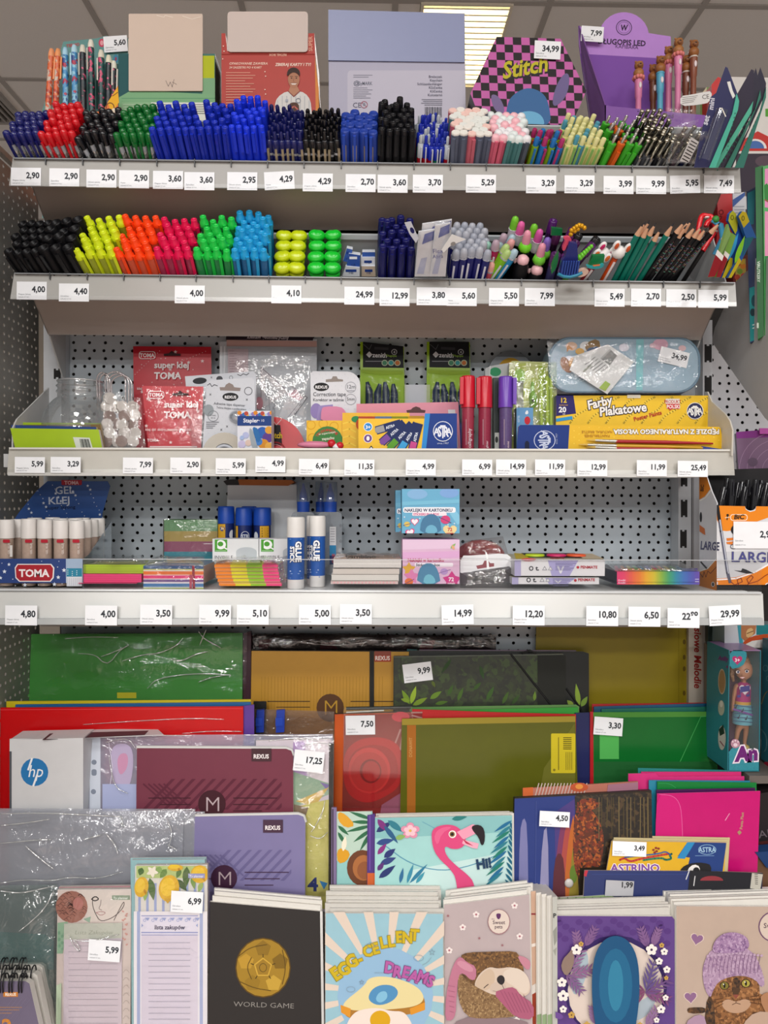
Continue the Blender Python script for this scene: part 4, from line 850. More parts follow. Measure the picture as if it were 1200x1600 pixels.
# f) purple LED pen display
Yp=1.25;plb=VP(Yp+.09);zc=py_at(zb,Yp+.09,980)
arch=ellp(975,57,39,38,0,12,8,165)
o=slab('pen_display','purple counter display with an arched back holding capybara topped pens','display box',[(1048,57)]+arch+[(912,44),(904,40),(905,70),(944,zc),(1054,zc)],plb,.003,mat('b683d2',.5),mat('8c5cae'))
k=Ink(plb);k.poly([(906,84),(1049,92),(1051,zc),(944,zc)],'7d4ca6').ring(975,43,12.5,12,1.1,'3e2350').ring(975,43,9.4,9,.5,'6a4582').text('W',975,47.5,9,'2c1838',0,'c',.03,.8,shear=.15)
k.text('DŁUGOPIS LED',934,68,8.6,'33203f',3,'l',.028,.93).text('KAPIBARA',961,75,6,'4a2f5c',3,'l',.0,.95).done(o)
plf=VP(Yp);ff=slab('front_wall',None,None,[(945,164),(955,166),(1102,180),(1102,py_at(zb,Yp,1000)),(945,py_at(zb,Yp,1000))],plf,.002,mat('7d4a9e',.5),parent=o)
k=Ink(plf);k.text('długopis led',1006,182,7,'3a2148',3).ell(997,174,1,1,'3a2148').ell(1008,175,1,1,'3a2148').done(ff,'front_print')
sd=MB();sd.prism([plb.at(904,40),plb.at(908,90),V((plb.at(944,zc).x,Yp+.09,zb)),V((plf.at(945,200).x,Yp,zb)),plf.at(945,164)],(.002,0,0),mat('7b4f96',.5));sd.build('side_wall',o)
price(908,41,'7,99',Plane(plb.p-V((0,.01,0)),plb.n),'white price tag reading 7,99 clipped on the purple pen display',35,24,4,off=0)
for i,(x,y0,y1,c,ear,Y,lab)in enumerate(((998,93,168,'d97fa8',1,1.285,'pink, standing apart at the left'),(1021,98,168,'6e3c28',0,1.30,'dark brown, half hidden'),(1032,85,168,'58a8c4',0,1.285,'light blue'),(1045,70,170,'d77ea6',1,1.30,'pink, left of the tallest'),(1060,57,172,'e086ae',1,1.28,'pink, tallest'),(1072,84,168,'7a4430',0,1.31,'reddish brown, behind the tallest'),(1084,60,168,'8a5038',0,1.30,'brown, at the right end'))):
 pl=VP(Y);u=lambda px:px/1200*Y;t=pl.at(x,y0);zt_=t.z;X=t.x;zbm=pl.at(x,200).z;mb=MB();M=Matrix.Translation((X,Y,0))
 hz=zt_-u(30);mb.lathe([(u(4.6),zbm),(u(4.6),hz-u(30)),(u(5.6),hz-u(28)),(u(6.2),hz-u(2)),(u(6),hz)],mat(c,.35),10,M);o=mb.build('animal_pen');tag(o,'capybara topped pen in the purple display, '+lab,'pen','capybara topped pens')
 hb=MB();br=mat('a8703f' if i in(0,3,4)else '9a6234',.4)
 hb.ball((X,Y,hz+u(8)),(u(8.4),u(8),u(8.4)),br,10,7);hb.ball((X,Y-u(1),hz+u(20)),(u(7.2),u(7.2),u(6.6)),br,10,7);hb.ball((X,Y-u(6),hz+u(18.5)),(u(4.2),u(3.2),u(3.6)),mat('8f5f3c',.45),8,6)
 for sx in(-1,1):hb.ball((X+sx*u(4.6),Y,hz+u(26)),u(1.9),br,6,5);hb.ball((X+sx*u(3),Y-u(6.2),hz+u(21.5)),u(.8),mat('1c1410',.3),6,4)
 hb.ball((X,Y-u(9),hz+u(19)),(u(1.6),u(.6),u(1)),mat('3a2418',.4),6,4);hb.build('animal_head',o)
 if ear:
  fl=MB()
  for q in range(9):a=q/9*2*math.pi;fl.ball((X+u(6.8)*math.cos(a),Y+u(6.8)*math.sin(a),hz+u(1)),u(3.4),mat('e2837c',.4),6,5)
  fl.build('frill_collar',o)
 else:
  fl=MB();fl.lathe([(u(6.6),hz-u(1)),(u(6.8),hz+u(.5)),(u(6.2),hz+u(1.5))],mat('d0c4b8' if i>4 else c,.4),10,M);fl.build('collar_ring',o)
 bt=MB();bt.ball((X+u(1),Y-u(5.8),hz-u(12)),(u(2.4),u(1),u(5)),mat('e4d6d8',.3),8,6);bt.build('light_switch',o)
pl=TP(1088,155,1.255,0,-10);o=slab('safety_label','white folded safety label with a CE mark in the purple display','label',smooth([(1063,150),(1080,148),(1098,144),(1113,142),(1110,160),(1090,164),(1063,166)],1),pl,.0006,mat('dcdad6',.5));k=Ink(pl)
k.text('CE',1097,155,7,'55504e',-6,'l',0)
for i in range(4):k.line([(1066,152.5+i*3),(1090-i*2,149.5+i*3)],.8,'8a8784')
k.done(o)
# g) hanging cards on the right of the top tray
for i,(face,edge,Y,yaw,lab)in enumerate((
 ([(1133.5,104),(1137,106),(1153,148),(1155,165),(1112,262),(1084,262),(1097,200),(1108,164),(1110,152),(1119,145)],[(1151,146),(1155,158),(1153,172),(1118,262),(1108,262),(1144,178)],.985,-14,'leftmost, with a white slot'),
 ([(1174,108),(1178,110),(1177,160),(1130,262),(1112,262),(1128,215),(1150,150),(1153,145)],[(1177,158),(1174,176),(1122,262),(1114,262),(1160,186)],.998,-16,'second, with a tall dark tip'),
 ([(1181,106),(1189,140),(1188,148),(1136,262),(1126,262),(1160,200),(1176,120)],[(1188,140),(1189,152),(1142,262),(1133,262),(1180,170)],1.008,-16,'third, mostly hidden'),
 ([(1188,105),(1197,130),(1196,146),(1144,262),(1138,262),(1170,200),(1183,120)],[(1197,136),(1197,152),(1162,262),(1148,262),(1188,172)],1.016,-16,'fourth, right behind the third'))):
 pl=TP(1140,180,Y,-14,yaw);o=slab('hanging_card','navy blister card with a turquoise side edge, '+lab,'blister card',face,pl,.0012,mat(['191c50','1f1530','1c1630','1a1530'][i],.35),mat('cfc4b4',.5),group='navy blister cards')
 e=slab('side_edge','turquoise folded edge',None,edge,pl,.003,mat(['3fa890','46a88c','1f6e5c','1e6c5e'][i],.4),parent=o,off=.004)
 k=Ink(pl,.0045)
 (ax,ay),(bx,by)=edge[0],edge[-2]
 for j in range(12):t=.12+j*.07;k.ell(edge[1][0]+(edge[2][0]-edge[1][0])*0-t*(edge[1][0]-(edge[2][0]+edge[3][0])/2*1.0)+(-3 if i else-4),edge[1][1]+8+t*92,.8,1.4,'1c5a4a',20,6)
 k.done(e,'edge_print')
 if i==0:
  k=Ink(pl);k.poly([(1136,128),(1141,127),(1145,142),(1149,150),(1145,154),(1140,142)],'dcdcd8').text('mini',1114,172,8,'c8c8d4',-82,'l',.03).text('set',1105,196,9,'c8c8d4',-74,'l',.03).done(o)
  bl=MB();bl.tube([pl.at(1128,172,.004),pl.at(1116,205,.006),pl.at(1100,250,.006)],.008,film(fac=.12,rough=.06),8);bl.build('clear_blister',o)
  k=Ink(pl,.0125);k.line([(1124,170),(1128,169),(1134,182)],1.6,'e4e2d6').line([(1122,176),(1100,240)],1,'8a90a0').done(o,'blister_rim')
# h) goods of the next bay, top right
Y=1.42
pl,o=carton('toy_carton','white toy carton with a red roof and blue arch window behind the hanging cards',1142,120,1230,Y,.1,'d9d6d0',poly=[(1142,120),(1230,122),(1230,300),(1142,300)])
k=Ink(pl);k.poly([(1150,225),(1184,205),(1230,228),(1230,236),(1150,236)],'c33a34').poly(ellp(1180,232,18,15,0,12,0,180),'e8e2e0').poly(ellp(1180,232,14,12,0,12,0,180),'4a6fae').poly([(1196,170),(1230,168),(1230,184),(1196,182)],'5aa03c').poly([(1150,240),(1230,240),(1230,300),(1150,300)],'3c3440').ell(1196,252,16,9,'5a4a54').done(o)
pl,o=carton('red_carton','small red carton top showing above the safety label',1112,121,1130,1.40,.04,'c82a28',poly=[(1112,132),(1122,120),(1130,124),(1130,215),(1112,215)])
pl,o=carton('green_carton','green and cream carton corner behind the capybara pens',1094,136,1116,1.44,.04,'7a9a58',poly=[(1094,150),(1104,136),(1112,136),(1112,215),(1094,215)]);Ink(pl).poly([(1094,150),(1104,136),(1104,154),(1098,156)],'d8cfae').done(o)
# red carton, striped box, sweets box under the top tray's right end
def loose(name,label,cat,poly,Y,D,col,side=None,lean=0,yaw=0,group=None,rough=.4):
 pl=TP(sum(p[0]for p in poly)/len(poly),sum(p[1]for p in poly)/len(poly),Y,lean,yaw);return pl,slab(name,label,cat,poly,pl,D,mat(col,rough),mat(side or col,.5),group=group)
pl,o=loose('red_carton','bright red carton standing behind the right end of the second tray','box',[(1120,304),(1144,302),(1145,368),(1128,420),(1116,420),(1122,345)],1.135,.03,'c3141c');Ink(pl).text('GO',1126,345,8,'7a1014',-70,'l',.03).done(o)
pl,o=loose('striped_box','white box with grey and blue stripes right of the red carton','box',[(1145,302),(1164,300),(1166,372),(1145,380)],1.16,.04,'c9cbd2');k=Ink(pl);k.poly([(1145,312),(1164,300),(1164,306),(1145,324)],'3d5c9c')
for i in range(5):k.rect(1147,322+i*5,1163,323.3+i*5,'9aa0ac')
k.done(o)
pl,o=loose('sweets_box','dark red box printed with sweets under the macaw pens','box',[(1144,402),(1170,398),(1170,446),(1146,446)],1.13,.06,'6a2420');k=Ink(pl);k.poly([(1148,406),(1165,404),(1166,438),(1150,440)],'b8a048')
for x,y,c in((1153,412,'c8402c'),(1161,416,'d8822c'),(1156,424,'7a9a34'),(1162,431,'c83a4c'),(1152,433,'b84a34'),(1159,409,'d0a838')):k.ell(x,y,4.4,4.2,c)
k.poly([(1150,439),(1166,437),(1166,443),(1150,444)],'d8c8a0').done(o)
# books hanging at the far right
pl,o=loose('toy_book','teal and navy spined book at the far right edge','book',[(1166,300),(1184,290),(1186,530),(1172,536)],1.075,.03,'1b2f5c',yaw=-35)
k=Ink(pl);k.poly([(1168,302),(1180,296),(1178,350),(1168,352)],'257a86').poly([(1171,450),(1184,446),(1185,529),(1172,534)],'1d8a8c').ell(1178,470,4,9,'0f4450').ell(1176,488,4,6,'12343c').line([(1176,508),(1184,505)],1.6,'cfe4e4').line([(1176,513),(1184,510)],1.6,'cfe4e4').line([(1181,404),(1181,430)],1.4,'c8d0dc').done(o)
pl,o=loose('toy_book','tall green spined book at the far right edge','book',[(1180,262),(1192,258),(1195,524),(1184,530)],1.05,.05,'1c6a30','2b8a3c',yaw=-30)
Ink(pl).text('VIRUTKERY',1183,408,4.6,'d4e4d4',90,'l',.03).line([(1184,505),(1184,512)],3,'d0e0d0').done(o)
pl,o=loose('toy_book','pink jungle picture book with a green edge, cut off by the right edge','book',[(1192,260),(1240,248),(1240,545),(1195,524)],1.04,.03,'3a9a4a',yaw=-12)
Ink(pl).poly([(1195,264),(1240,256),(1240,330),(1195,324)],'d888b4').poly([(1194,290),(1198,286),(1202,292),(1210,300),(1210,316),(1195,312)],'2f7a34').poly([(1195,330),(1240,336),(1240,400),(1195,400)],'d98cb0').poly([(1195,400),(1240,400),(1240,520),(1196,516)],'2b7c3a').line([(1195,312),(1202,316),(1212,312)],2,'8a5030').done(o)
# ================================================================ THIRD SHELF
def stand(name,label,cat,x0,y0,x1,Y,D,col,side=None,z=None,poly=None,lean=0,yaw=0,rough=.4,group=None):
 """a thing standing on height z whose front, seen at x0..x1 from y0 down, is at depth Y"""
 yb=py_at(Z3 if z is None else z,Y,(x0+x1)/2);pl=TP((x0+x1)/2,yb,Y,lean,yaw)
 q=[(x,yb if y is None else y)for x,y in poly]if poly else[(x0,y0),(x1,y0),(x1,yb),(x0,yb)]
 return pl,slab(name,label,cat,q,pl,D,mat(col,rough),mat(side or col,.5),group=group)
FILM=film(fac=.06,rough=.08,bump=.35);FILMH=film(fac=.08,rough=.12,bump=.5,haze=.10)
# lime and dark notebooks at the left end
for i,(poly,Y,c,sd,lab)in enumerate(((((16,669),(154,671),(160,None),(24,None)),1.068,'a3c21a','e6e2d4','lime green pocket notebook with a barcode sticker, in front'),(((17,664),(150,667),(157,None),(24,None)),1.078,'21407c','c9b48a','navy pocket notebook peeking out behind the front lime one'),(((24,664),(157,663),(162,None),(30,None)),1.09,'7a6030','c9b48a','mustard brown pocket notebook behind the navy one'),(((32,660),(158,661),(162,None),(38,None)),1.102,'9bba1c','e0dcc8','lime green pocket notebook at the back of the four'))):
 pl,o=stand('pocket_notebook',lab,'notebook',17,669,158,Y,.007,c,sd,poly=poly,rough=.45)
 if i==0:
  k=Ink(pl);k.poly([(114,683),(140,684),(146,704),(120,704)],'d7dcd2')
  for j in range(9):k.poly([(124+j*1.6,686),(124.8+j*1.6+(j%3)*.3,686),(127.8+j*1.7+(j%3)*.3,700),(127+j*1.7,700)],'3a3c3a')
  k.done(o)
# clear plastic jar
Y=1.135;c=at(126,700,Y);u=Y/1200;zt_=at(126,597,Y).z;prof=[(0,Z3+.001),(.046,Z3+.001),(.054,Z3+.012),(.056,Z3+.03)]
zs=at(126,622,Y).z
prof+=[(.054,zs-.035),(.047,zs-.016),(.037,zs-.004),(.0315,zs),(.0315,zs+.006),(.0335,zs+.0075),(.0335,zs+.009),(.0315,zs+.011),(.0315,zs+.014),(.0335,zs+.0155),(.0335,zs+.017),(.0312,zs+.019),(.0312,zt_-.001),(.030,zt_)]
mb=MB();mb.lathe(prof[:-1],film('f4f6f6',.12,.05,haze=.16,bump=.06,scale=15,hazecol='d8dcde'),28,Matrix.Translation((c.x,Y,0)));o=mb.build('clear_jar');tag(o,'empty clear plastic jar with a screw neck behind the lime notebooks','jar')  # jar haze stands in for whitish reflections on the clear plastic
mb=MB();mb.tube([(c.x+.0315*math.cos(a*math.pi/12),Y+.0315*math.sin(a*math.pi/12),zt_)for a in range(25)],.0014,film('e8ecec',.3,.1,haze=.4),6);mb.build('jar_rim',o)
# bags of ribbed white counters
for i,(q,Y,lab)in enumerate((([(152,614),(188,612),(196,700),(158,700)],1.10,'clear bag of ribbed white counters, left one beside the jar'),([(186,618),(220,622),(228,700),(182,700)],1.085,'clear bag of ribbed white counters, right one beside the red cards'))):
 pl=TP(190,690,Y,6);mb=MB();W_=mat('cfcac4',.5,0,.1);Dk=mat('8f7a72',.5)
 n=0;root=None
 for r in range(6):
  for cc in range(2):
   x=q[3][0]+9+cc*16+(r%2)*4;y=690-r*13.5;
   if x>q[1][0]-3 or y<q[0][1]+8:continue
   p=pl.at(x,y,-.004-.004*cc);m2=MB();M=Matrix.Translation(p)@Matrix.Rotation(rnd(-.7,.7),4,'Z')@Matrix.Rotation(math.pi/2+rnd(-.5,.5),4,'X')@Matrix.Rotation(rnd(-.5,.5),4,'Y')
   vs,fs=[],[]
   for a in range(20):
    rr_=.0088*(1 if a%2 else .9);vs+=[M@V((rr_*math.cos(a*math.pi/10),rr_*math.sin(a*math.pi/10),-.003)),M@V((rr_*math.cos(a*math.pi/10),rr_*math.sin(a*math.pi/10),.003))]
   for a in range(20):b=(a+1)%20;fs.append((2*a,2*b,2*b+1,2*a+1))
   m2.add(vs,fs,W_);m2.poly([vs[2*a+1]for a in range(20)],Dk if(r+cc)%3==0 else W_);m2.poly([vs[2*a]for a in range(20)][::-1],W_)
   if root is None:
    root=m2.build('counter_bag');tag(root,lab,'bag','bags of ribbed white counters')
   else:m2.build('ribbed_counter',root)
 wrap(root,q,pl,.010,.004,film(fac=.08,rough=.08,bump=.4,haze=.05),10,14,9,'clear_bag',i+2)
pl=VP(1.12)
for i,(x0,x1,yt,lab)in enumerate(((151,178,580,'left'),(164,206,579,'right'))):
 mb=MB()
 for d in((0,5,10)if i else(0,4)):
  w_=(x1-x0-10)/2;cx=x0+d+w_;mb.tube([pl.at(cx+w_*math.cos(math.radians(a)),yt+d*.6+16-14*math.sin(math.radians(a)),d*.0006)for a in range(180,-1,-15)]+[pl.at(cx+w_,yt+58,d*.0006)],.0012,film('e6dede',.3,.12,haze=.35,hazecol='c8bcbc'),6)
  mb.tube([pl.at(cx-w_,yt+d*.6+16,d*.0006),pl.at(cx-w_+2,yt+60,d*.0006)],.0012,film('e6dede',.3,.12,haze=.35,hazecol='c8bcbc'),6)
 tag(mb.build('clear_loop'),f'looped clear plastic bands standing up behind the counter bags, {lab} bundle','plastic band','clear loops')
# red glue cards
def glue(x0,y0,x1,y1,Y,lab,front):
 yb=py_at(Z3,Y,x0);pl=TP((x0+x1)/2,yb,Y,3)
 o=slab('glue_card',lab,'glue card',[(x0,y0),(x1,y0+1),(x1+(-4 if front else 2),yb),(x0+(10 if front else 2),yb)],pl,.0015,mat('c01a2c',.35),mat('d8d0cc'),group='red glue cards')
 k=Ink(pl);S=(x1-x0)/122
 if front:S*=1.25
 for i in range(34):
  x,y=x0+6+random.random()*(x1-x0-14),y0+5+random.random()*(min(yb,700)-y0-10)
  if i%3==0:k.poly(starp(x,y,3.2),'f2dcdc')
  else:k.ell(x,y,.9,.9,'eecaca',0,6)
 for a,b in(((x0+3,y0+44),(x0+45,y0+4)),((x0+60,y0+30),(x1-4,y0+6))):
  for t in range(12):k.ell(a[0]+(b[0]-a[0])*t/12,a[1]+(b[1]-a[1])*t/12,.7,.7,'eecaca',0,5)
 k.poly(rr(x0+9,y0+8,x0+9+26*S,y0+8+12*S,4),'f2e6e4').poly(rr(x0+10,y0+9,x0+8+26*S,y0+7+12*S,3.4),'b8142a').text('TOMA',x0+9+13*S,y0+8+9*S,6*S,'f6eeee',0,'c',.03,.95)
 k.poly([(x0+48*S,y0+12*S),(x0+56*S,y0+11*S),(x0+60*S,y0+7*S),(x0+65*S,y0+11*S),(x0+74*S,y0+12*S),(x0+74*S,y0+15*S),(x0+48*S,y0+15*S)],'3a1a1c')
 cx=x0+(60*S if not front else 62*S)
 k.text('super klej',cx,y0+34*S,10*S,'f6ecec',0,'c',.03).text('TOMA',cx-6*S,y0+51*S,10.5*S,'f6ecec',0,'c',.035,1,shear=.05).text('klej do: skóry, metalu, plastiku',x0+(5 if front else 6),y0+68*S if not front else y0+70,4.2,'f2dede',0,'l',.015)
 if front:k.text('TOMA',x0+8,690,4.4,'f2dede',0,'l',.03).rect(x0+12,697,x1-10,699,'e8d8d8')
 k.done(o);return pl,o
pl,o=glue(208,541,330,690,1.19,'tall red super glue card with white stars, at the back',False)
pl,o=glue(222,603,318,700,1.11,'red super glue card in clear film, in front of the taller one',True)
wrap(o,[(222,603),(322,604),(316,702),(232,702)],pl,.004,.0015,film(fac=.02,rough=.08,bump=.15),12,12,8,'clear_film',5)
wrap(o,[(290,640),(322,638),(320,702),(300,702)],pl,.012,.006,FILMH,8,10,8,'clear_bag',6)
# tape dispenser cards
def tapecard(poly,Y,lab,front):
 yb=py_at(Z3,Y,355);pl=TP(355,yb,Y,4);q=[(x,yb if y is None else y)for x,y in poly]
 o=slab('tape_card',lab,'tape card',q,pl,.0012,mat('c4c7ce',.4),mat('e4e4e4'),group='tape dispenser cards');k=Ink(pl)
 return pl,o,k
pl,o,k=tapecard(((289,588),(396,580),(400,586),(402,None),(300,None)),1.125,'pale grey tape dispenser card, tilted, at the back',False)
k.ell(312,595,11,5,'2a2c30',-5).ell(343,592,5,4.5,'44464c').line([(371,585),(376,587),(380,584),(385,586),(389,583)],1,'3a3c42').ring(361,590,3,3,.6,'3a3c42').text('x',329,591,4,'33353a').line([(296,617),(300,613),(304,618),(309,616)],1,'44464c').text('x',366,618,4,'33353a').done(o)
pl,o,k=tapecard(((323,598),(330,594),(394,590),(398,596),(400,None),(316,None)),1.085,'pale grey tape dispenser card with its tape roll, in front',True)
for r in range(16):
 for c_ in range(14):
  if(r+c_)%2:x,y=325+c_*5.2-r*.4,600+r*6.4;k.ell(x,y,.55,.55,'aab0ba',0,4);k.o-=.00004
k.up();k.poly([(343,605),(351,605),(353,601),(358,598),(364,601),(366,605),(376,606),(375,611),(344,610)],'8a7d78').ell(360,620,12.5,6.4,'1a1b1e').text('REXUS',360,622.6,4.4,'e8e8ea',0,'c',.03).ring(388,611,6.4,6.4,.9,'3c3e46')
k.line([(324,602),(328,599),(331,604),(335,601),(340,603)],1,'3c3e46').text('x',327,618,5,'2f3136').text('x',384,626,5,'2f3136').text('x',353,668,5,'2f3136').text('x',344,673,5,'2f3136').text('Adhesive tape dispenser',334,632,4,'4a4c54',4,'l',.0,.9).text('Taśma klejąca z podajnikiem',338,638,3.2,'5a5c64',4,'l',0,.9).ell(326,641,8,9,'8f979c').ring(333,650,8.5,8.5,.7,'6a6c74').text('19 mm',327,650,2.6,'55575f').text('33 m',329,654,2.6,'55575f')
for j in range(4):k.rect(322,659+j*3,322+20-j*3,660+j*3,'75777f')
k.done(o)
mb=MB();ring=[pl.at(352+34*math.cos(math.radians(a)),702-24*math.sin(math.radians(a)),.004)for a in range(180,-1,-12)]
a_=[pl.at(352+34*math.cos(math.radians(a)),711-34*math.sin(math.radians(a)),.003)for a in range(0,360,15)];b_=[pl.at(352+17*math.cos(math.radians(a)),711-17*math.sin(math.radians(a)),.003)for a in range(0,360,15)]
N=pl.n*.008
for i in range(24):
 j=(i+1)%24;mb.poly([a_[i]+N,b_[i]+N,b_[j]+N,a_[j]+N],mat('a59c8c',.2));mb.poly([a_[i],a_[i]+N,a_[j]+N,a_[j]],mat('b8ae9c',.2));mb.poly([b_[i]+N,b_[i],b_[j],b_[j]+N],mat('d8d6d0',.3))
mb.build('tape_roll',o)
mb=MB();mb.lathe([(.0152,0),(.0152,.009),(.011,.009),(.011,.002),(.003,.002)],mat('b9bcc4',.25),20,Matrix.Translation(pl.at(352,711,.003))@Matrix.Rotation(math.pi/2+.07,4,'X'));mb.build('roll_core',o)
mb=MB();mb.ball(pl.at(372,651,.004),(.013,.006,.009),film('e8ecf0',.25,.08,haze=.15),12,8);mb.build('clear_dispenser',o)
# stapler box
pl,o=stand('stapler_box','small white box of staples with coloured dots and a blue band','box',371,642,424,1.068,.03,'d9dbe4')
k=Ink(pl,clip=(371,642,424,716));pal=['d98a2a','6a4a94','2f6fb4','b84a3c','e0b040','a8c4e4','8f7cb8']
for i in range(15):k.ell(374+i*3.6,645+(i*5)%7,3.4,3.4,pal[i%7],0,12)
k.rect(371,650,424,665,'1d3f80').text('Stapler',380,660,6.4,'eef0f6',0,'l',.02,.95).text('• 10',404,659,4,'dfe4f0')
for x,y,r,c in((384,680,5,'b0b8dc'),(378,694,6,'c4bcdc'),(388,692,5,'d8c0b4'),(410,676,9,'2a5fb0'),(418,684,8,'5a3a88'),(412,694,8,'d08a28'),(420,672,6,'d89a38'),(420,697,6,'e0a848'),(404,690,6,'3f7ac0'),(378,684,3.4,'9fb4dc')):k.ell(x,y,r,r,c)
k.poly(smooth([(389,668),(395,672),(400,690),(404,704),(396,704),(391,690)],1),'9aa4ac').poly(smooth([(394,666),(404,670),(408,688),(402,692),(397,680)],1),'2a6aa8').done(o)
# geometry set in a clear bag
Y=1.185;yb=py_at(Z3,Y,420);pl=TP(420,yb,Y,2)
o=slab('geometry_set','clear bag of rulers and set squares under a dark header card','ruler set',[(343,534),(495,530),(495,yb),(343,yb)],pl,.003,mat('bfc4ca',.35),group=None)
k=Ink(pl);k.poly([(354,519),(490,519),(489,532),(353,531)],'251a24').poly([(368,520),(388,520),(378,525)],'b02c5c').text('Zestaw geometryczny',386,528.5,6.4,'b9b2b8',1.2,'l',.03,.82).poly([(354,531),(495,533),(495,542),(354,541)],'c8a39c').rect(344,541,347,yb,'dde2e6').rect(350,541,352,yb,'e2e6ea').rect(356,545,388,600,'d8c4ca')
for i in range(12):k.rect(358,548+i*4,366+(i%2)*4,548.7+i*4,'a88a92')
k.poly([(408,574),(450,612),(408,640)],'d4d0d4').poly([(414,588),(436,610),(414,628)],'c0c4ca').line([(408,574),(450,612)],1.2,'8a7e88').line([(408,574),(408,640)],1,'a89ca4')
k.poly([(456,604),(480,621),(452,660),(436,650)],'dadbe0').line([(456,604),(480,621),(452,660)],1.2,'84868e').line([(462,612),(474,621),(450,652)],.8,'9a9ca4').poly([(448,616),(462,608),(474,622),(466,626)],'e0b8c4')
for i in range(8):k.line([(458+i*2.6,607+i*1.8),(456+i*2.6,610+i*1.8)],.7,'55575f')
k.line([(420,618),(424,690)],1,'9fa3ab').line([(428,622),(432,690)],1,'9fa3ab').text('1',425,640,5,'55575f').text('2',459,645,5,'55575f',50).text('3',466,632,5,'55575f',50).ell(405,630,6,10,'d88a98').done(o)
wrap(o,[(354,540),(495,542),(495,690),(345,690)],pl,.004,.010,film(fac=.10,rough=.06,bump=.3,haze=.06),22,18,6,'clear_bag',9)
# red tape dispenser behind the staple box
pl=TP(440,700,1.11,4);yb=py_at(Z3,1.11,440)
o=slab('red_tape_pack','round red tape pack with yellow lettering on black beside the staple box','tape pack',[(405,yb),(405,652),(424,651)]+[(424+53*math.sin(math.radians(a)),704-53*math.cos(math.radians(a)))for a in range(8,90,9)]+[(478,yb)],pl,.012,mat('b8141e',.3),mat('a8121c'))
k=Ink(pl,clip=(405,640,480,yb));k.poly([(405,662),(438,664),(441,696),(405,696)],'1a1416').text('Scotch',441,684.5,9,'c8a81e',0,'r',.03,.8).line([(425,655),(432,664),(440,655)],1,'c8b0b0').ring(430,708,18,18,2,'8a1018').ring(430,708,14,14,.8,'d88a90').done(o)
# pink scissors lying on the lip
pl=TP(492,695,1.062,10);mb=MB();mb.ball(pl.at(492,695,0),(.0245,.006,.0052),mat('d07c98',.35),16,8);o=mb.build('hand_tool');tag(o,'pink oval handled tool with a red and white head lying behind the third rail','tool')
mb=MB();mb.ball(pl.at(518,693,.001),(.006,.006,.006),mat('c41a28',.3),10,6);mb.ball(pl.at(527,698,0),(.0075,.006,.0045),mat('e4e4e6',.3),10,6);mb.ball(pl.at(531,696,.002),(.0055,.0055,.005),mat('c82030',.3),10,6);mb.build('head',o)
# correction tape card
pl,o=stand('correction_tape_card','white correction tape card with a pink tape inside and rounded corner','tape card',485,580,563,1.13,.0015,'d5d7dd',poly=[(485,584),(489,580)]+ellp(542,602,21,21.5,0,6,90,0)+[(563,606),(563,None),(487,None)])
k=Ink(pl)
for r in range(12):
 for c_ in range(15):
  if(r+c_)%2==0:k.ell(489+c_*5,585+r*6,.6,.6,'b9bfca',0,4);k.o-=.00004
k.up();k.poly([(509,593),(518,592),(520,588),(526,588),(528,592),(536,593),(536,596),(509,597)],'8f8680').ell(502,604.5,12,6.6,'141416').text('REXUS',502,607,4.6,'e8e8ea',0,'c',.03).text('Correction tape',489,619,6.4,'3f4148',0,'l',.01,.88).text('Korektor w taśmie',489,627,5,'3f4148',0,'l',.01,.88).ring(548,605,8.6,8.6,.8,'9a9ca4').text('12m',548,607,6,'4a4c54',0,'c').rect(542,610,554,611,'9a9ca4').ring(548,624,8.6,8.6,.8,'9a9ca4').text('5mm',548,626,5.4,'4a4c54',0,'c',0,.85).ell(494,642,9,12,'8f80b8').poly([(498,634),(520,632),(520,660),(494,660)],'9a8cc0')
k.done(o);q=smooth([(501,660),(502,640),(506,635),(532,635),(540,642),(545,660)],1);slab('pink_tape','pink plastic tape casing',None,q,pl,.006,mat('cf7ba0',.3),parent=o,off=.008)
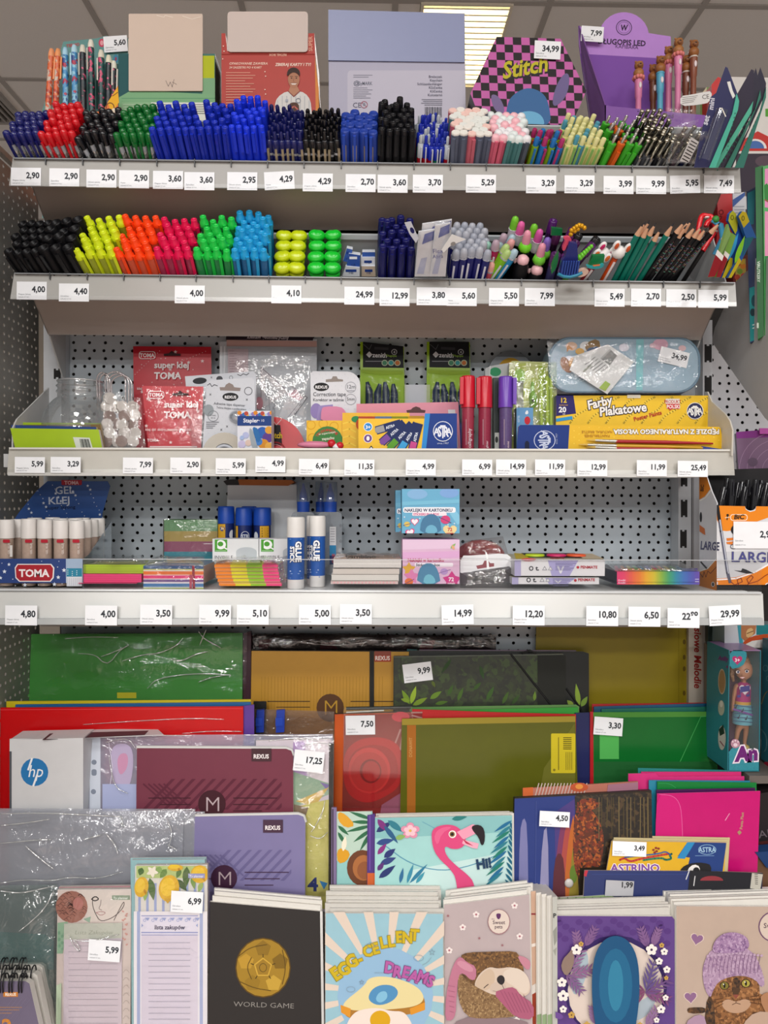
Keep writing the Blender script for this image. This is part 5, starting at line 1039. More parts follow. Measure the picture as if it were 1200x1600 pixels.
# zenith pen bags
for i,(x0,x1,y0,lab)in enumerate(((563,633,534,'left'),(667,736,534,'right'))):
 Y=1.19;yb=py_at(Z3,Y,x0);pl=TP(x0+30,yb,Y,3)
 o=slab('pen_bag',f'lime bag of navy pens with a black header, {lab} one of two','pen bag',[(x0,y0),(x1-2,y0+(8 if i==0 else 1)),(x1,yb),(x0-1,yb)],pl,.003,mat('94b818',.35),group='lime pen bags')
 k=Ink(pl);dy=7 if i==0 else 0
 k.poly([(x0+4,y0),(x1-3,y0+dy),(x1-2,y0+41),(x0+4,y0+40)],'15161a').poly([(x0+22,y0+8),(x0+44,y0+9),(x0+44,y0+13),(x0+22,y0+12)],'34353a').poly([(x0+14,y0+15),(x0+19,y0+20),(x0+14,y0+25),(x0+9,y0+20)],'d4d6d8').text('zenith',x0+19,y0+24,7.4,'dcdee0',2,'l',.02,.9).text('Długopis',x0+40,y0+23,3.4,'9ac43c',2).rect(x0+8,y0+30,x0+34,y0+31,'8a8c90').ell(x0+53,y0+16,4.6,4.6,'b4b6ba').ell(x0+53,y0+16,3.6,3.6,'2c2d32').text('4',x0+53,y0+18,4,'dcdee0',0,'c')
 for j,c in enumerate(('3f7a5a','2f8a8a','b0642a')):k.ell(x0+38+j*10,y0+33,4.8,4.8,'a8b498').ell(x0+38+j*10,y0+33,3.6,3.6,c)
 k.poly([(x0+2,y0+44),(x1-2,y0+46),(x1-2,y0+50),(x0+30,y0+52),(x0+2,y0+48)],'a3be50').line([(x0+5,y0+4),(x0+14,y0+12),(x0+18,y0+4)],.8,'5a5c60').done(o)
 for j in range(4):
  x=x0+14+j*13;mb=MB();zt_=pl.at(x,y0+64+(j%2)*3);mb.tube([V((zt_.x,pl.p.y-.006,Z3+.002)),zt_+V((0,-.007,-.014)),zt_+V((rnd(-.004,.004),-.007,0))],[.0062,.0058,.0025],mat('2f3a80',.3),8);mb.build('navy_pen',o)
 wrap(o,[(x0,y0+42),(x1,y0+44),(x1+1,660),(x0-1,660)],pl,.015,.005,film('eef4d0',.0,.08,.2),12,12,7,'clear_front',11+i)
# white card between, pink backing card
pl,o=stand('white_card','plain white card showing between the two lime pen bags','card',632,601,672,1.19,.001,'c9ced6')
pl,o=stand('pink_backing_card','pink backing card with a hanging hole behind the crayon boxes','card',557,630,722,1.115,.001,'d88a9c',poly=[(557,631),(716,628),(720,None),(557,None)])
Ink(pl).poly([(635,641),(642,640),(645,637),(650,635),(656,637),(658,640),(665,641),(664,645),(636,645)],'5a3a3c').poly([(700,640),(711,640),(716,700),(704,690)],'d9d9dc').done(o)
# crayon boxes
YEL='e8b81c'
pl,o=stand('crayon_box','small yellow box with a green leaf badge beside the crayon box','crayon box',479,657,535,1.085,.03,YEL,'d8a818')
k=Ink(pl,clip=(479,657,535,716))
for x,y in((486,664),(505,662),(522,666),(488,684)):k.ring(x,y,7,7,.9,'d49a14')
k.ell(512,690,24,24,'3f8040').arc('TRUSKAWKOWE',512,692,18,4.2,'c23030',150,40,.02).text('w superowym',498,680,3.4,'e8e4d0',-8,'l',.01).text('zapachu',503,688,4.4,'f0ecd8',-6,'l',.02).done(o)
pl,o=stand('crayon_box','yellow crayon box with a fruit picture, behind the big crayon box','crayon box',535,645,640,1.082,.02,'e4b21a','d0a014')
k=Ink(pl,clip=(535,644,640,716))
for i in range(4):k.line([(536,662+i*11),(546,659+i*11),(556,664+i*11)],2,'f0cc4a')
k.ell(556,655,7,5,'2f8a50').ell(561,663,5,8,'c8502a').done(o)
pl,o=stand('crayon_box','big yellow and blue box of chunky crayons in the middle of the third shelf','crayon box',560,647,714,1.065,.022,'ecbc1a','2a5aa8',poly=[(560,654),(664,654),(667,647),(714,647),(714,None),(560,None)])
k=Ink(pl,clip=(560,640,714,716));k.poly([(657,716),(664,646),(674,646),(668,716)],'2f8ad0').poly([(664,716),(672,646),(714,646),(714,716)],'1c3c88').ell(575,667,7,7,'eef2f6').ell(575,667,6,6,'2f8ad0').text('3+',575,670,5.4,'f4f6f8',0,'c',.03).ell(575,685,7,7,'eee6ec').ell(575,685,6,6,'6a4488').ell(575,685,2.6,3.6,'eeeeee')
for i,(x0,y0,x1,y1,c)in enumerate(((590,672,624,662,'9a9a9a'),(598,690,630,662,'7a4a9a'),(610,698,642,664,'5a9a2c'),(626,702,650,664,'3fa0d8'),(644,702,654,664,'c84a8c'))):
 dx,dy=x1-x0,y1-y0;k.line([(x0,y0),(x1,y1)],13,'1a2a5c').line([(x0,y0),(x0+dx*.25,y0+dy*.25)],10,c).line([(x0-dx*.08,y0-dy*.08),(x0+dx*.02,y0+dy*.02)],6,c).text('ASTRA',x0+dx*.55+2,y0+dy*.55+2,4.4,'dfe6f2',math.degrees(math.atan2(dy,dx)),'c',.03,.8)
k.poly([(574,705),(580,697),(586,705)],'f4f4f4').line([(574,705),(580,697),(586,705)],1.4,'1c1c1c')
def astra(k,cx,cy,rx,ry,fg,bg,rot=0,h=None):
 k.ell(cx,cy,rx,ry,fg).ell(cx,cy,rx*.93,ry*.93,bg)
 h=h or ry*.95
 for t,o_,s_ in(('A',-.62,.72),('S',-.33,1.05),('T',0,1.3),('R',.33,1.05),('A',.62,.72)):
  a=math.radians(rot);x,y=cx+o_*rx*math.cos(a)-(h*s_*.5)*-math.sin(a)*-1*0,cy+o_*rx*math.sin(a)
  dx,dy=-math.sin(a)*h*s_*.5,math.cos(a)*h*s_*.5
  k.text(t,x+dx,y+dy,h*s_,fg,rot,'c',.03,.62/s_)
 return k
astra(k,692,674,15.5,16,'e4e8f2','1c3c88').text('since 1957',692,694,3,'c8d0e4',0,'c').done(o)
tp=MB();a=pl.at(562,654);b=pl.at(660,654)
for i,c in enumerate(('c02a3c','2f78b8','7a9a2c','d8a828')):
 x0,x1=560+i*26,586+i*26;p,q=pl.at(x0,654,-.0005),pl.at(x1,654,-.0005);p2,q2=pl.at(x0,654,-.021)+V((0,0,.004)),pl.at(x1,654,-.021)+V((0,0,.004));tp.poly([p,q,V((q.x,q2.y,q.z+.006)),V((p.x,p2.y,p.z+.006))],mat(c,.4))
tp.build('top_flap',o)
# glitter markers
for i,(x0,x1,y0,cap,body,lab)in enumerate(((722,744,586,'c81a30','9a3448','red glitter marker, left of two'),(748,771,587,'c41c30','8f2c44','red glitter marker, right of two'),(781,804,587,'6a3fae','5c4a78','purple glitter marker beside the lime drawing set'))):
 Y=1.075;cx=(x0+x1)/2;r=(x1-x0)/2/1200*Y;a=at(cx,y0,Y);zc=at(cx,636,Y).z;X=a.x;M=Matrix.Translation((X,Y+r,0));mb=MB();mb.lathe([(r*.88,Z3+.001),(r*.88,zc+.002)],mat(body,.25,0,.15,300),16,M);o=mb.build('glitter_marker');tag(o,lab,'marker','glitter markers')
 mb=MB();mb.lathe([(r*1.04,zc),(r,a.z-.002),(r*.9,a.z),(r*.5,a.z)],mat(cap,.28,0,.03,60,.5),16,M);mb.build('cap',o)
 sg=-1 if i<2 else 1;mb=MB();mb.box((X+sg*(r*.8),Y-.002,zc+.004),(X+sg*(r*1.28),Y+.006,a.z-.003),mat(cap,.3));mb.build('clip',o)
 k=Ink(VP(Y-.0006));k.text('calligraphy' if i==0 else('glitter' if i==1 else 'violet'),cx+3,700,5.2 if i==0 else 3.4,'d8c0c8',-90,'l',.01).rect(cx-5,655,cx-4.3,695,'b8a0a8').done(o,'barrel_print')
pl,o=stand('dark_marker_pack','dark green marker standing behind the purple marker','marker',771,590,782,1.10,.01,'1f2a28');Ink(pl).rect(773,676,784,703,'c9cdc8').ell(776,687,2.4,5,'3a403c').done(o)
# round yellow tape case behind, lime drawing set
pl=VP(1.20);yb=py_at(Z3,1.20,800);q=ellp(798,590,37,42,0,20,0,180);o=slab('round_case','round grey case with a yellow disc behind the lime drawing set','case',q+[(761,yb),(835,yb)],pl,.012,mat('7c8288',.35));k=Ink(pl);k.poly(ellp(798,590,24,31,0,16,0,180)+[(774,640),(822,640)],'c8981c').poly(ellp(798,590,18,22,0,16,0,180)+[(780,640),(816,640)],'a87a18').done(o)
pl=TP(840,700,1.125,3);yb=py_at(Z3,1.125,830)
o=slab('drawing_set','clear sleeve with a lime compass, pencil leads and a green knob','drawing set',[(796,568),(800,564),(868,566),(871,570),(868,yb),(790,yb)],pl,.003,mat('a9b060',.3));k=Ink(pl);k.rect(805,568,866,640,'b4bf52').rect(842,570,852,690,'a4bc2c').rect(858,570,864,690,'9fb82c').rect(822,568,840,590,'c4c98a').rect(806,596,818,640,'7e8276').rect(820,650,838,700,'c9cdb8').line([(836,570),(868,572)],1,'dfe4b8').line([(842,590),(866,591)],1.2,'dde4a0').line([(848,612),(866,612)],1.2,'dde4a0');k.done(o)
slab('lime_knob',None,None,ellp(812,584,8,7.5,0,12,0,180)+[(804,595),(820,595)],pl,.006,mat('84b820',.3),parent=o,off=.008)
mb=MB();mb.tube([pl.at(832,597,.006),pl.at(832,612,.006),pl.at(833,620,.006),pl.at(833,632,.006),pl.at(832,640,.006)],[.0022,.003,.0062,.0055,.001],mat('7cb41e',.3),10);mb.build('lime_compass',o);mb=MB();mb.ball(pl.at(833,626,.013),.0024,mat('4a5a2a',.3),8,5);mb.build('compass_screw',o)
for x in(846,855,861):
 mb=MB();mb.tube([pl.at(x,588,.006),pl.at(x,690,.006)],.0028,mat('b4cc3a',.2),8);mb.build('lead_tube',o)
wrap(o,[(796,566),(870,566),(868,690),(792,690)],pl,.014,.004,film('f0f4dc',.08,.06,.3,haze=.03),12,12,6,'clear_sleeve',14)
pl,o=stand('green_knob_pack','clear pack with a green disc left of the lime drawing set','case',757,572,795,1.14,.004,'a9adae',poly=[(758,576),(766,572),(795,567),(795,None),(757,None)],rough=.3);Ink(pl).ell(774,581,9,7,'2f8f60').line([(766,572),(764,600)],1.2,'d8dcdc').done(o)
pl,o=stand('eraser_box','small light blue box with a red oval behind the blue brush card','box',807,637,833,1.10,.02,'5a94c4','2a3a5c');Ink(pl).poly(smooth([(820,645),(824,640),(826,646),(822,648)],1),'e4eaf0').ell(824,657,4.6,6.4,'c42838').text('oris',812,660,5,'cfdcec',-90).done(o)
# poster paint box, brush card, pencil case
pl,o=stand('paint_box','long yellow box of poster paints with outlined white lettering','paint box',869,617,1111,1.115,.045,'ecc222','2a3f84',poly=[(869,618),(1110,618),(1111,None),(868,None)])
k=Ink(pl,clip=(868,617,1111,714))
for i in range(9):k.line(smooth([(890+i*28,662),(900+i*28,648),(918+i*28,640),(924+i*28,628),(940+i*28,620)],2,False),2.6,'f2d24e')
k.poly([(869,618),(896,618),(900,646),(869,650)],'2c2468').text('12',875,629,7.6,'e8c83a',0,'l',.03).text('kolorów',874,634,2.8,'d8a83a').text('20',873,644,8.4,'eef0f4',0,'l',.035).text('ml',879,648,3,'eef0f4').poly([(869,654),(894,650),(895,655),(869,659)],'2f9ad4')
k.text('Farby',919,640,14,'f4f2ee',-14,'l',.03,.9,'2a2438',.06,shear=.1).text('Plakatowe',937,650,14,'f4f2ee',-6,'l',.03,.92,'2a2438',.06,shear=.05).text('Poster Paints',991,658,6.4,'b83a2c',-14,'l',.025,.95).rect(980,617,1001,622,'e2dcc8')
k.rect(1040,623,1062,631,'e8e2d8').text('PRODUKT',1051,630,5,'b83a34',0,'c',.02,.8).poly([(1041,631),(1062,631),(1061,639),(1050,639),(1046,642),(1046,639),(1042,638)],'c8303a').text('POLSKI',1052,638,5.6,'f4e8e4',0,'c',.03,.85)
astra(k,1086,642,13,13.2,'f0f0ee','2a2c54');k.done(o)
pl,o=stand('brush_card','blue and yellow card of natural bristle brushes hung upside down','brush card',810,664,1131,1.07,.004,'e6b81c','d0a418',poly=[(810,667),(813,664),(890,664),(1122,667),(1126,669),(1132,None),(808,None)])
k=Ink(pl,clip=(806,660,1132,714));k.poly([(810,667),(813,664),(890,664),(887,714),(806,714)],'1d3880')
for y in range(6):
 for x in range(30):
  if(x+y)%2:k.ell(897+x*7.8,668+y*5,1.2,1.2,'f0cc48',0,5);k.o-=.00004
k.up();k.poly([(820,692),(822,689),(825,689),(827,692),(827,703),(820,703)],'0f1838')
astra(k,851,688,17,15.5,'c8d0e6','1d3880',90);k.text('since 1957',871,694,2.8,'aab4d4',-90)
k.text('PĘDZLE Z NATURALNEGO WŁOSIA',1124,671,7.4,'f6f2e8',180,'l',.04,1.0,'3a3038',.05).text('NATURAL BRISTLE',957,673,4.2,'b8862a',180,'l',.02).text('PAINTBRUSHES',953,679,4.2,'b8862a',180,'l',.02).poly([(1100,714),(1096,697),(1130,702),(1131,714)],'3a4a94').done(o)
for y,x0,x1,c,lab in((691,930,1114,'a8202c','upper'),(698,918,1098,'d0a030','middle'),(702,930,1070,'a8242e','lower')):
 mb=MB();mb.tube([pl.at(962,y-1.5,.004),pl.at(1040,y,.004),pl.at(x1,y+2,.004)],[.0024,.0026,.0012],mat(c,.3),8);b=mb.build('brush_handle',o)
 mb=MB();mb.tube([pl.at(x0,y-3,.004),pl.at(963,y-1.5,.004)],[.0018,.0024],mat('c8c4bc',.25,.7,0),8);mb.build('ferrule',b);mb=MB();mb.tube([pl.at(x0-14,y-3.6,.004),pl.at(x0,y-3,.004)],[.0004,.0018],mat('d8b45a',.6),6);mb.build('bristles',b)
# pencil case on the paint box
zc=at(980,616,1.125).z;pl=TP(975,616,1.128,4)
cs=rr(857,527,1094,614,34,7);mb=MB();PB=mat('93aec0',.55,0,.05,200)
f0=[pl.at(x,y)for x,y in cs];cen=(975,570);f1=[pl.at(cen[0]+(x-cen[0])*.97,cen[1]+(y-cen[1])*.93,.008)for x,y in cs];n=len(cs);bk=[p-pl.n*.045 for p in f0]
for i in range(n):
 j=(i+1)%n;mb.poly([f0[i],f1[i],f1[j],f0[j]][::-1],PB,True);mb.poly([bk[i],f0[i],f0[j],bk[j]][::-1],PB,True)
mb.poly(f1,PB);mb.poly(bk[::-1],PB);o=mb.build('pencil_case');tag(o,'pale blue oblong pencil case wrapped in film on the yellow paint box','pencil case')
mb=MB();ring=[pl.at(975+(x-975)*.985,570+(y-570)*.965,.006)for x,y in cs];mb.tube(ring+[ring[0]],.0022,mat('5f7f94',.5),6);mb.build('zip_piping',o)
k=Ink(pl,.0085,clip=(866,530,1088,610));k.poly([(994,526),(1006,526),(1004,610),(994,610)],'7fc0c8')
for x,y,r,c in((893,541,9,'d9b8a0'),(916,541,10,'e0e2e4'),(975,543,8,'d0d0dc'),(1032,538,12,'d8a8bc'),(1066,544,6,'d8b4b8'),(890,562,8,'dcdee4'),(1020,540,5,'e0c0cc')):k.ell(x,y,r,r*.75,c)
k.text('A',886,549,10,'c88a4a',-20,'l',.03).poly(smooth([(915,536),(935,528),(940,548),(925,554),(914,546)],1),'8a6a3a').poly(smooth([(914,545),(938,540),(940,552),(924,556)],1),'3a5478').poly(smooth([(875,560),(884,556),(897,578),(888,584),(876,574)],1),'9a6a4c').ell(895,566,6,8,'d89a3c',20).ell(906,549,7,5,'d8a850')
k.done(o);pl2=Plane(pl.p+pl.n*.012,(pl.n+V((.06,0,0))).normalized())
t=slab('product_leaflet','white folded product leaflet',None,[(898,556),(950,538),(991,565),(949,616),(890,578)],pl2,.0006,mat('d4d6d6',.5),parent=o);k=Ink(pl2);k.poly([(953,545),(963,556),(953,571),(938,560)],'b0b4b4')
for i in range(11):k.line([(940+i*1.35+1,560-i*1.35+1),(953+i*1.1,570-i*1.35)],.8,'3c4040')
for i in range(6):k.line([(914+i*4,572+i*3-2),(930+i*4,558+i*3)],1,'7a7e7e')
k.poly([(936,606),(946,595),(954,600),(946,611)],'9ab84a').text('szkolny',912,582,4,'5a6a3a',-40).done(t,'leaflet_print')
price(1030,546,'34,99',pl2,'white price tag reading 34,99 tilted on the pale blue pencil case',46,24,14,off=.002,ph=8.6)
wrap(o,[(854,526),(1096,526),(1097,616),(862,616)],pl,.022,.010,film(fac=.06,rough=.07,bump=.45,haze=.03),30,16,9,'clear_film',17)
# purple zip pouch hanging in the next bay
pl=TP(1180,690,1.125,0,-15);o=slab('zip_pouch','translucent purple zip pouch hanging in the next bay','pouch',[(1150,677),(1240,668),(1240,770),(1156,770)],pl,.012,mat('6f4f6e',.3,0,.06));k=Ink(pl);k.poly([(1150,675),(1240,668),(1240,682),(1151,685)],'7a2a7c')
for r in(60,48,36,24):k.line([(1215+r*math.cos(math.radians(a)),735-r*math.sin(math.radians(a)))for a in range(70,200,10)],.9,'9a7c98')
k.ell(1176,722,8,7,'5f4a60').poly([(1156,735),(1240,735),(1240,770),(1156,770)],'6a4668').done(o);slab('zip_slider','bright magenta slider',None,R4(1187,669,1230,678),pl,.006,mat('b03a9c',.3),parent=o,off=.005)
# ================================================================ FOURTH SHELF
def st4(name,label,cat,x0,y0,x1,Y,D,col,**k):return stand(name,label,cat,x0,y0,x1,Y,D,col,z=Z4,**k)
def box3(name,label,cat,x0,x1,y0,y1,Y,D,col,side=None,top=None,group=None,rough=.4,parent=None):
 """box whose front face fills the pixel rectangle at depth Y; returns its front, top planes and the object"""
 a,b=at(x0,y0,Y),at(x1,y1,Y);mb=MB();zt_,zl=a.z,b.z;xa,xb=at(x0,(y0+y1)/2,Y).x,at(x1,(y0+y1)/2,Y).x
 P=[V((xa,Y,zl)),V((xb,Y,zl)),V((xb,Y,zt_)),V((xa,Y,zt_))];Q=[p+V((0,D,0))for p in P];f,s,t=mat(col,rough),MT(side or col),MT(top or side or col)
 mb.poly(P,f);mb.poly(Q[::-1],s);mb.poly([P[3],P[2],Q[2],Q[3]],t);mb.poly([P[0],Q[0],Q[1],P[1]],s);mb.poly([P[0],P[3],Q[3],Q[0]],s);mb.poly([P[1],Q[1],Q[2],P[2]],s)
 o=mb.build(name,parent)
 if parent is None:tag(o,label,cat,group)
 return VP(Y),Plane((0,0,zt_),(0,0,1)),o
yz4=lambda Y,x=600:py_at(Z4,Y,x)
# glue stick carton
Y=1.012;pl=VP(Y);yb=yz4(Y,50)
fr=slab('glue_carton','navy starred counter carton with a red badge, filled with glue sticks','display box',R4(-14,873,103,yb),pl,.0015,mat('27407c',.45));o=fr
k=Ink(pl,clip=(-14,872,104,921))
for x,y,r in((7,893,3.6),(14,882,3),(39,914,3.4),(85,913,3.6),(91,902,3.6),(100,891,3.8),(1,903,3),(3,880,1),(65,877,1),(92,877,1),(97,912,1),(20,905,1.2),(60,914,1),(24,915,1),(90,886,1.2)):k.poly(starp(x,y,r),'dfe6f0')
k.poly([(27,881),(80,881),(85,887),(84,903),(79,909),(30,909),(24,903),(23,887)],'e8e4e4').poly([(28,882.5),(79,882.5),(83,888),(82,902),(78,907.5),(31,907.5),(25.5,902),(24.5,888)],'a82430').text('TOMA',53.5,901,11.5,'f2eaea',0,'c',.035,1.02);k.done(o)
s1=slab('side_flap','clear flap printed teal with a white foot',None,R4(103,873,129,yb),pl,.0012,mat('9fb4cc',.4),parent=o);k=Ink(pl,clip=(103,872,129,921));k.rect(104,888,128,904,'2f84a0').rect(104,901,128,916,'d5d8de')
for i in range(8):k.rect(105+i*3,903,105.8+i*3,915,'b4b8c4')
for i in range(10):k.ell(106+(i*7)%21,891+(i*5)%9,.8,.8,'dfeef2',0,5)
k.done(s1)
mb=MB();a,b,c,d=pl.at(129,873),pl.at(129,yb),VP(Y+.10).at(165,806),VP(Y+.10).at(162,905);X=a.x;mb.prism([V((X,Y,a.z)),V((X,Y,Z4)),V((X,Y+.11,Z4)),V((X,Y+.11,Z4+.085)),V((X,Y+.02,a.z+.004))],(.001,0,0),film('c8d0dc',.1,.1,haze=.2,hazecol='8f9cb0'));mb.build('clear_side',o)
Yh=Y+.115;ph=TP(100,822,Yh,-12);hd=slab('header_card','blue starred header card',None,[(22,812),(30,800),(58,766),(74,752),(168,752),(172,760),(160,802),(158,836),(22,836)],ph,.0012,mat('2d4f8c',.4),parent=o)
k=Ink(ph,clip=(22,750,172,834));k.poly(rr(96,749,128,758,2),'a02836').text('TOMA',112,757,5.6,'d8b8bc',0,'c',.03)
k.text('GEL',86,772,12,'c4cad6',-2,'l',.01,1.05).text('KLEJ',75,788,11.5,'c4cad6',-2,'l',.015,1.15).text('Super Strong',72,796,5.2,'1a2038',-2,'l',.01,1.2)
for i in range(46):
 x,y=30+(i*37)%134,756+(i*23)%60
 if x+(y-800)*.8>0 and y>752+max(0,(60-x)*1.1):k.poly(starp(x,y,2.6 if i%3==0 else 1.0),'d4dcea')
k.done(hd)
n=0
for r in range(4):
 for c_ in range(5):
  Yr=Y+.013+.0225*r;x=(-8,23,48,71,95,119)[c_+1];Yq=Y+.0125;p=at((15,45,70,95,120)[c_],812,Yq);X=p.x+.0012*r;u=11.6/1200*Yq;zt_=at(50,812,Yq).z+rnd(-.0015,.0015);zc_=at(50,841,Yq).z
  if r==0 and c_==0:X=at(10,812,Yq).x
  M=Matrix.Translation((X,Yr,0));mb=MB();mb.lathe([(u*.92,Z4+.003),(u*.92,zc_+.001)],mat('b09a8c',.2,0,.12,250),14,M);g=mb.build('glue_stick');tag(g,f'white capped clear glue stick in the navy carton, {["front", "second", "third", "back"][r]} row, {["leftmost", "second from left", "middle", "fourth from left", "rightmost"][c_]}','glue stick','glue sticks in the carton')
  m2=MB();m2.lathe([(u,zc_),(u*.98,zt_-.001),(u*.92,zt_),(u*.5,zt_)],mat('e0dcd8',.45),14,M);m2.build('cap',g)
  if r==0:
   kk=Ink(VP(Yr-u-.0002));cx=proj((X,Yr-u,0))[0];kk.poly(rr(cx-6,843,cx+5,848,1.5),'b02434').text('GEL KLEJ',cx+5,866,3.2,'d8ccc4',-90,'l',.02)
   if c_==0:kk.rect(cx+5,852,cx+9,870,'d8d4d0')
   kk.done(g,'label_print')
# sticky note pads
for i,(x0,x1,y0,y1,c,lab)in enumerate(((122,213,911,None,'d8386f','neon pink sticky note pad, bottom of the stack'),(126,221,897,910,'e63a7a','neon pink sticky note pad, middle of the stack'),(132,228,882,896,'a8c828','lime sticky note pad, top of the stack'))):
 Y=1.008+.006*i;y1=y1 or yz4(Y,170);p,t,o=box3('sticky_note_pad',lab,'sticky notes',x0,x1,y0,y1,Y,.075,c,mat(c,.5),mat(c if i<2 else '8f9a5c',.4),group='neon sticky note pads')
 k=Ink(p)
 for j in range(3):k.line([(x0+1,y0+(y1-y0)*(j+1)/4),(x1-1,y0+(y1-y0)*(j+1)/4)],.35,'c83068' if i<2 else '8fae20')
 k.done(o,'sheet_edges')
 if i==2:wrap(o,[(128,881),(228,880),(222,867),(176,868)],t,.001,.004,film(fac=.10,rough=.08,bump=.4),10,6,8,'clear_film',21)
# rainbow cube
Y=1.010;p,t,o=box3('sticky_note_cube','rainbow striped sticky note cube wrapped in film','sticky notes',224,318,884,yz4(Y,270),Y,.09,'d8d4cc',mat('b8a890',.5),mat('3a6a8c',.4));k=Ink(p);y=884
for c,h in(('2a5488',5),('c2c86a',1.6),('e8e4d8',2),('ee7a32',5.4),('ece4dc',1),('e83a7c',5),('eae2e4',1.4),('7a5a94',4),('e8e2e6',2.4),('3a7ab4',5),('e4e8e8',1.6),('b8c84a',4)):k.rect(224,y,318,y+h,c);y+=h
k.poly([(300,884),(304,884),(305,921),(301,921)],'9a1c34').rect(296,898,300,921,'b84a60').done(o);k=Ink(t);k.poly([(250,884),(300,884),(296,880),(252,880)],'2a5488').poly([(262,880),(318,880),(312,874),(260,874)],'c8b48c').line([(232,882),(300,872)],1.5,'dfe6e8').done(o,'top_print')
wrap(o,[(223,883),(320,883),(321,920),(223,920)],p,.0015,.003,film(fac=.05,rough=.06,bump=.4),12,8,7,'clear_film',22)
wrap(o,[(226,883),(318,884),(320,868),(240,868)],t,.002,.005,film(fac=.10,rough=.08,bump=.5,haze=.05),10,6,8,'clear_film',23)
# banded pad behind
p,o=st4('banded_pad','tall pad in four muted bands of green, tan, plum and teal','notepad',255,812,340,1.16,.05,'5f9068');k=Ink(p,clip=(255,812,340,900));k.rect(255,812,340,830,'6f9a70').rect(255,830,340,846,'b09a58').rect(255,846,340,862,'94506c').rect(255,862,340,900,'3f8c9c').rect(254,812,256.5,900,'4a5048').rect(318,849,336,850.2,'d8c8d0').done(o)
wrap(o,[(254,811),(340,811),(340,868),(254,868)],p,.002,.003,film(fac=.05,rough=.08,bump=.3),8,8,5,'clear_film',24)
# neon index notes, stacked
for i in range(7):
 Y=1.010+.0005*i;y1=(yz4(Y,390)if i==0 else 920.5-i*5.55);y0=920.5-(i+1)*5.55+.5;dx=-[0,2,4,6,7,8,9][i];x0,x1=344+dx,440+dx*.6
 p,t,o=box3('index_note_pack',f'neon index note pack in four colours, {["bottom one", "second from the bottom", "third from the bottom", "middle one", "third from the top", "second from the top", "topmost one"][i]}','sticky notes',x0,x1,y0,y1,Y,.06,'f0802c',mat('e83a7c',.5),mat('d8b83a',.5),group='stacked neon index notes')
 k=Ink(p);w_=(x1-x0)/4
 for j,c in enumerate(('f08a2a','e4dc2a','98c82c','ee4a84')):k.rect(x0+w_*j,y0,x0+w_*(j+1),y1,c)
 k.line([(x0,y1-.5),(x1,y1-.5)],.6,'d8a890').done(o)
 if i==6:
  k=Ink(t)
  for j,c in enumerate(('f08a2a','e4dc2a','98c82c','ee4a84')):k.poly([(x0+w_*j+2,y0-.3),(x0+w_*(j+1)-1,y0-.3),(x0+w_*(j+1)+0,y0-9),(x0+w_*j+4,y0-9)],c)
  k.done(o,'top_print');wrap(o,[(334,880),(438,880),(432,862),(345,862)],t,.002,.006,film(fac=.16,rough=.08,bump=.6,haze=.2),14,6,10,'clear_film',25)
pl=TP(440,900,1.02,0,40);o=wrap(None,[(430,872),(449,868),(450,918),(438,920)],pl,0,.006,film('d0d0d4',.14,.08,.6,haze=.12),8,12,12,'crumpled_film',26);tag(o,'crumpled clear film end beside the neon index notes','plastic film')
# white tape boxes with green square logo
for i,(x0,x1,lab)in enumerate(((332,404,'left'),(405,450,'right, half hidden by the glue stick'))):
 p,o=st4('tape_box',f'white tape box with a green square letter logo, {lab}','tape box',x0,842,x1,1.085,.03,'d9dbdd',group='white tape boxes');gx=x0+(3.5 if i==0 else 3)
 k=Ink(p,clip=(x0,842,x1,930));k.rect(gx,843,gx+19.5,862,'4a9a30').ell(gx+9.5,851,8,7.4,'eef0ee').ell(gx+9,850,4.4,3.8,'4a9a30').poly([(gx,843),(gx+4,843),(gx+4,862),(gx,862)],'4a9a30').line([(gx+12,854),(gx+19,858)],2,'eef0ee').rect(gx+1,860,gx+18,861,'a8cca0')
 k.poly(ellp(x0+53,862,16,7,0,10,0,180)+[(x0+37,900),(x0+69,900)],'b4bac0').text('INVISIBLE',x0+3,873,5,'3a3c40',0,'l',0).text('TAPE',x0+3,880,5,'3a3c40',0,'l',0).done(o)
# astra glue sticks
def gluestick(x0,x1,y0,ycap,Y,cap,body,foot=None,yfoot=None,base=None,name='glue_stick'):
 cx=(x0+x1)/2;u=(x1-x0)/2/1200*Y;X=at(cx,y0,Y).x;zt_=at(cx,y0,Y).z;zc_=at(cx,ycap,Y).z;zb_=base if base is not None else Z4+.0005;M=Matrix.Translation((X,Y+u,0))
 mb=MB();zf=at(cx,yfoot,Y).z if foot else zb_;mb.lathe([(u*.97,zf),(u*.97,zc_+.001)],mat(body,.35),20,M);o=mb.build(name)
 m2=MB();m2.lathe([(u*1.01,zc_),(u,zt_-.0025),(u*.95,zt_-.0006),(u*.86,zt_),(u*.6,zt_)],mat(cap,.4),20,M);m2.build('cap',o)
 if foot:m3=MB();m3.lathe([(u*.93,zb_),(u*.95,zb_+.002),(u*.95,zf)],mat(foot,.45),20,M);m3.build('foot',o)
 return o,X,Y+u,u
class CylInk(Ink):
 """print wrapped round a cylinder: drawn in pixels of the tangent plane"""
 def wrapdone(s,parent,X,Yc,u,name='label_print'):
  if not s.mb.v:return
  r=u+.0002
  for v in s.mb.v:
   e=(v.y-(Yc-u));d=max(-r*.999,min(r*.999,v.x-X));a=d/r;a=max(-1.5,min(1.5,a));v.x=X+(r-e)*math.sin(a);v.y=Yc-(r-e)*math.cos(a)
  s.mb.build(name,parent)
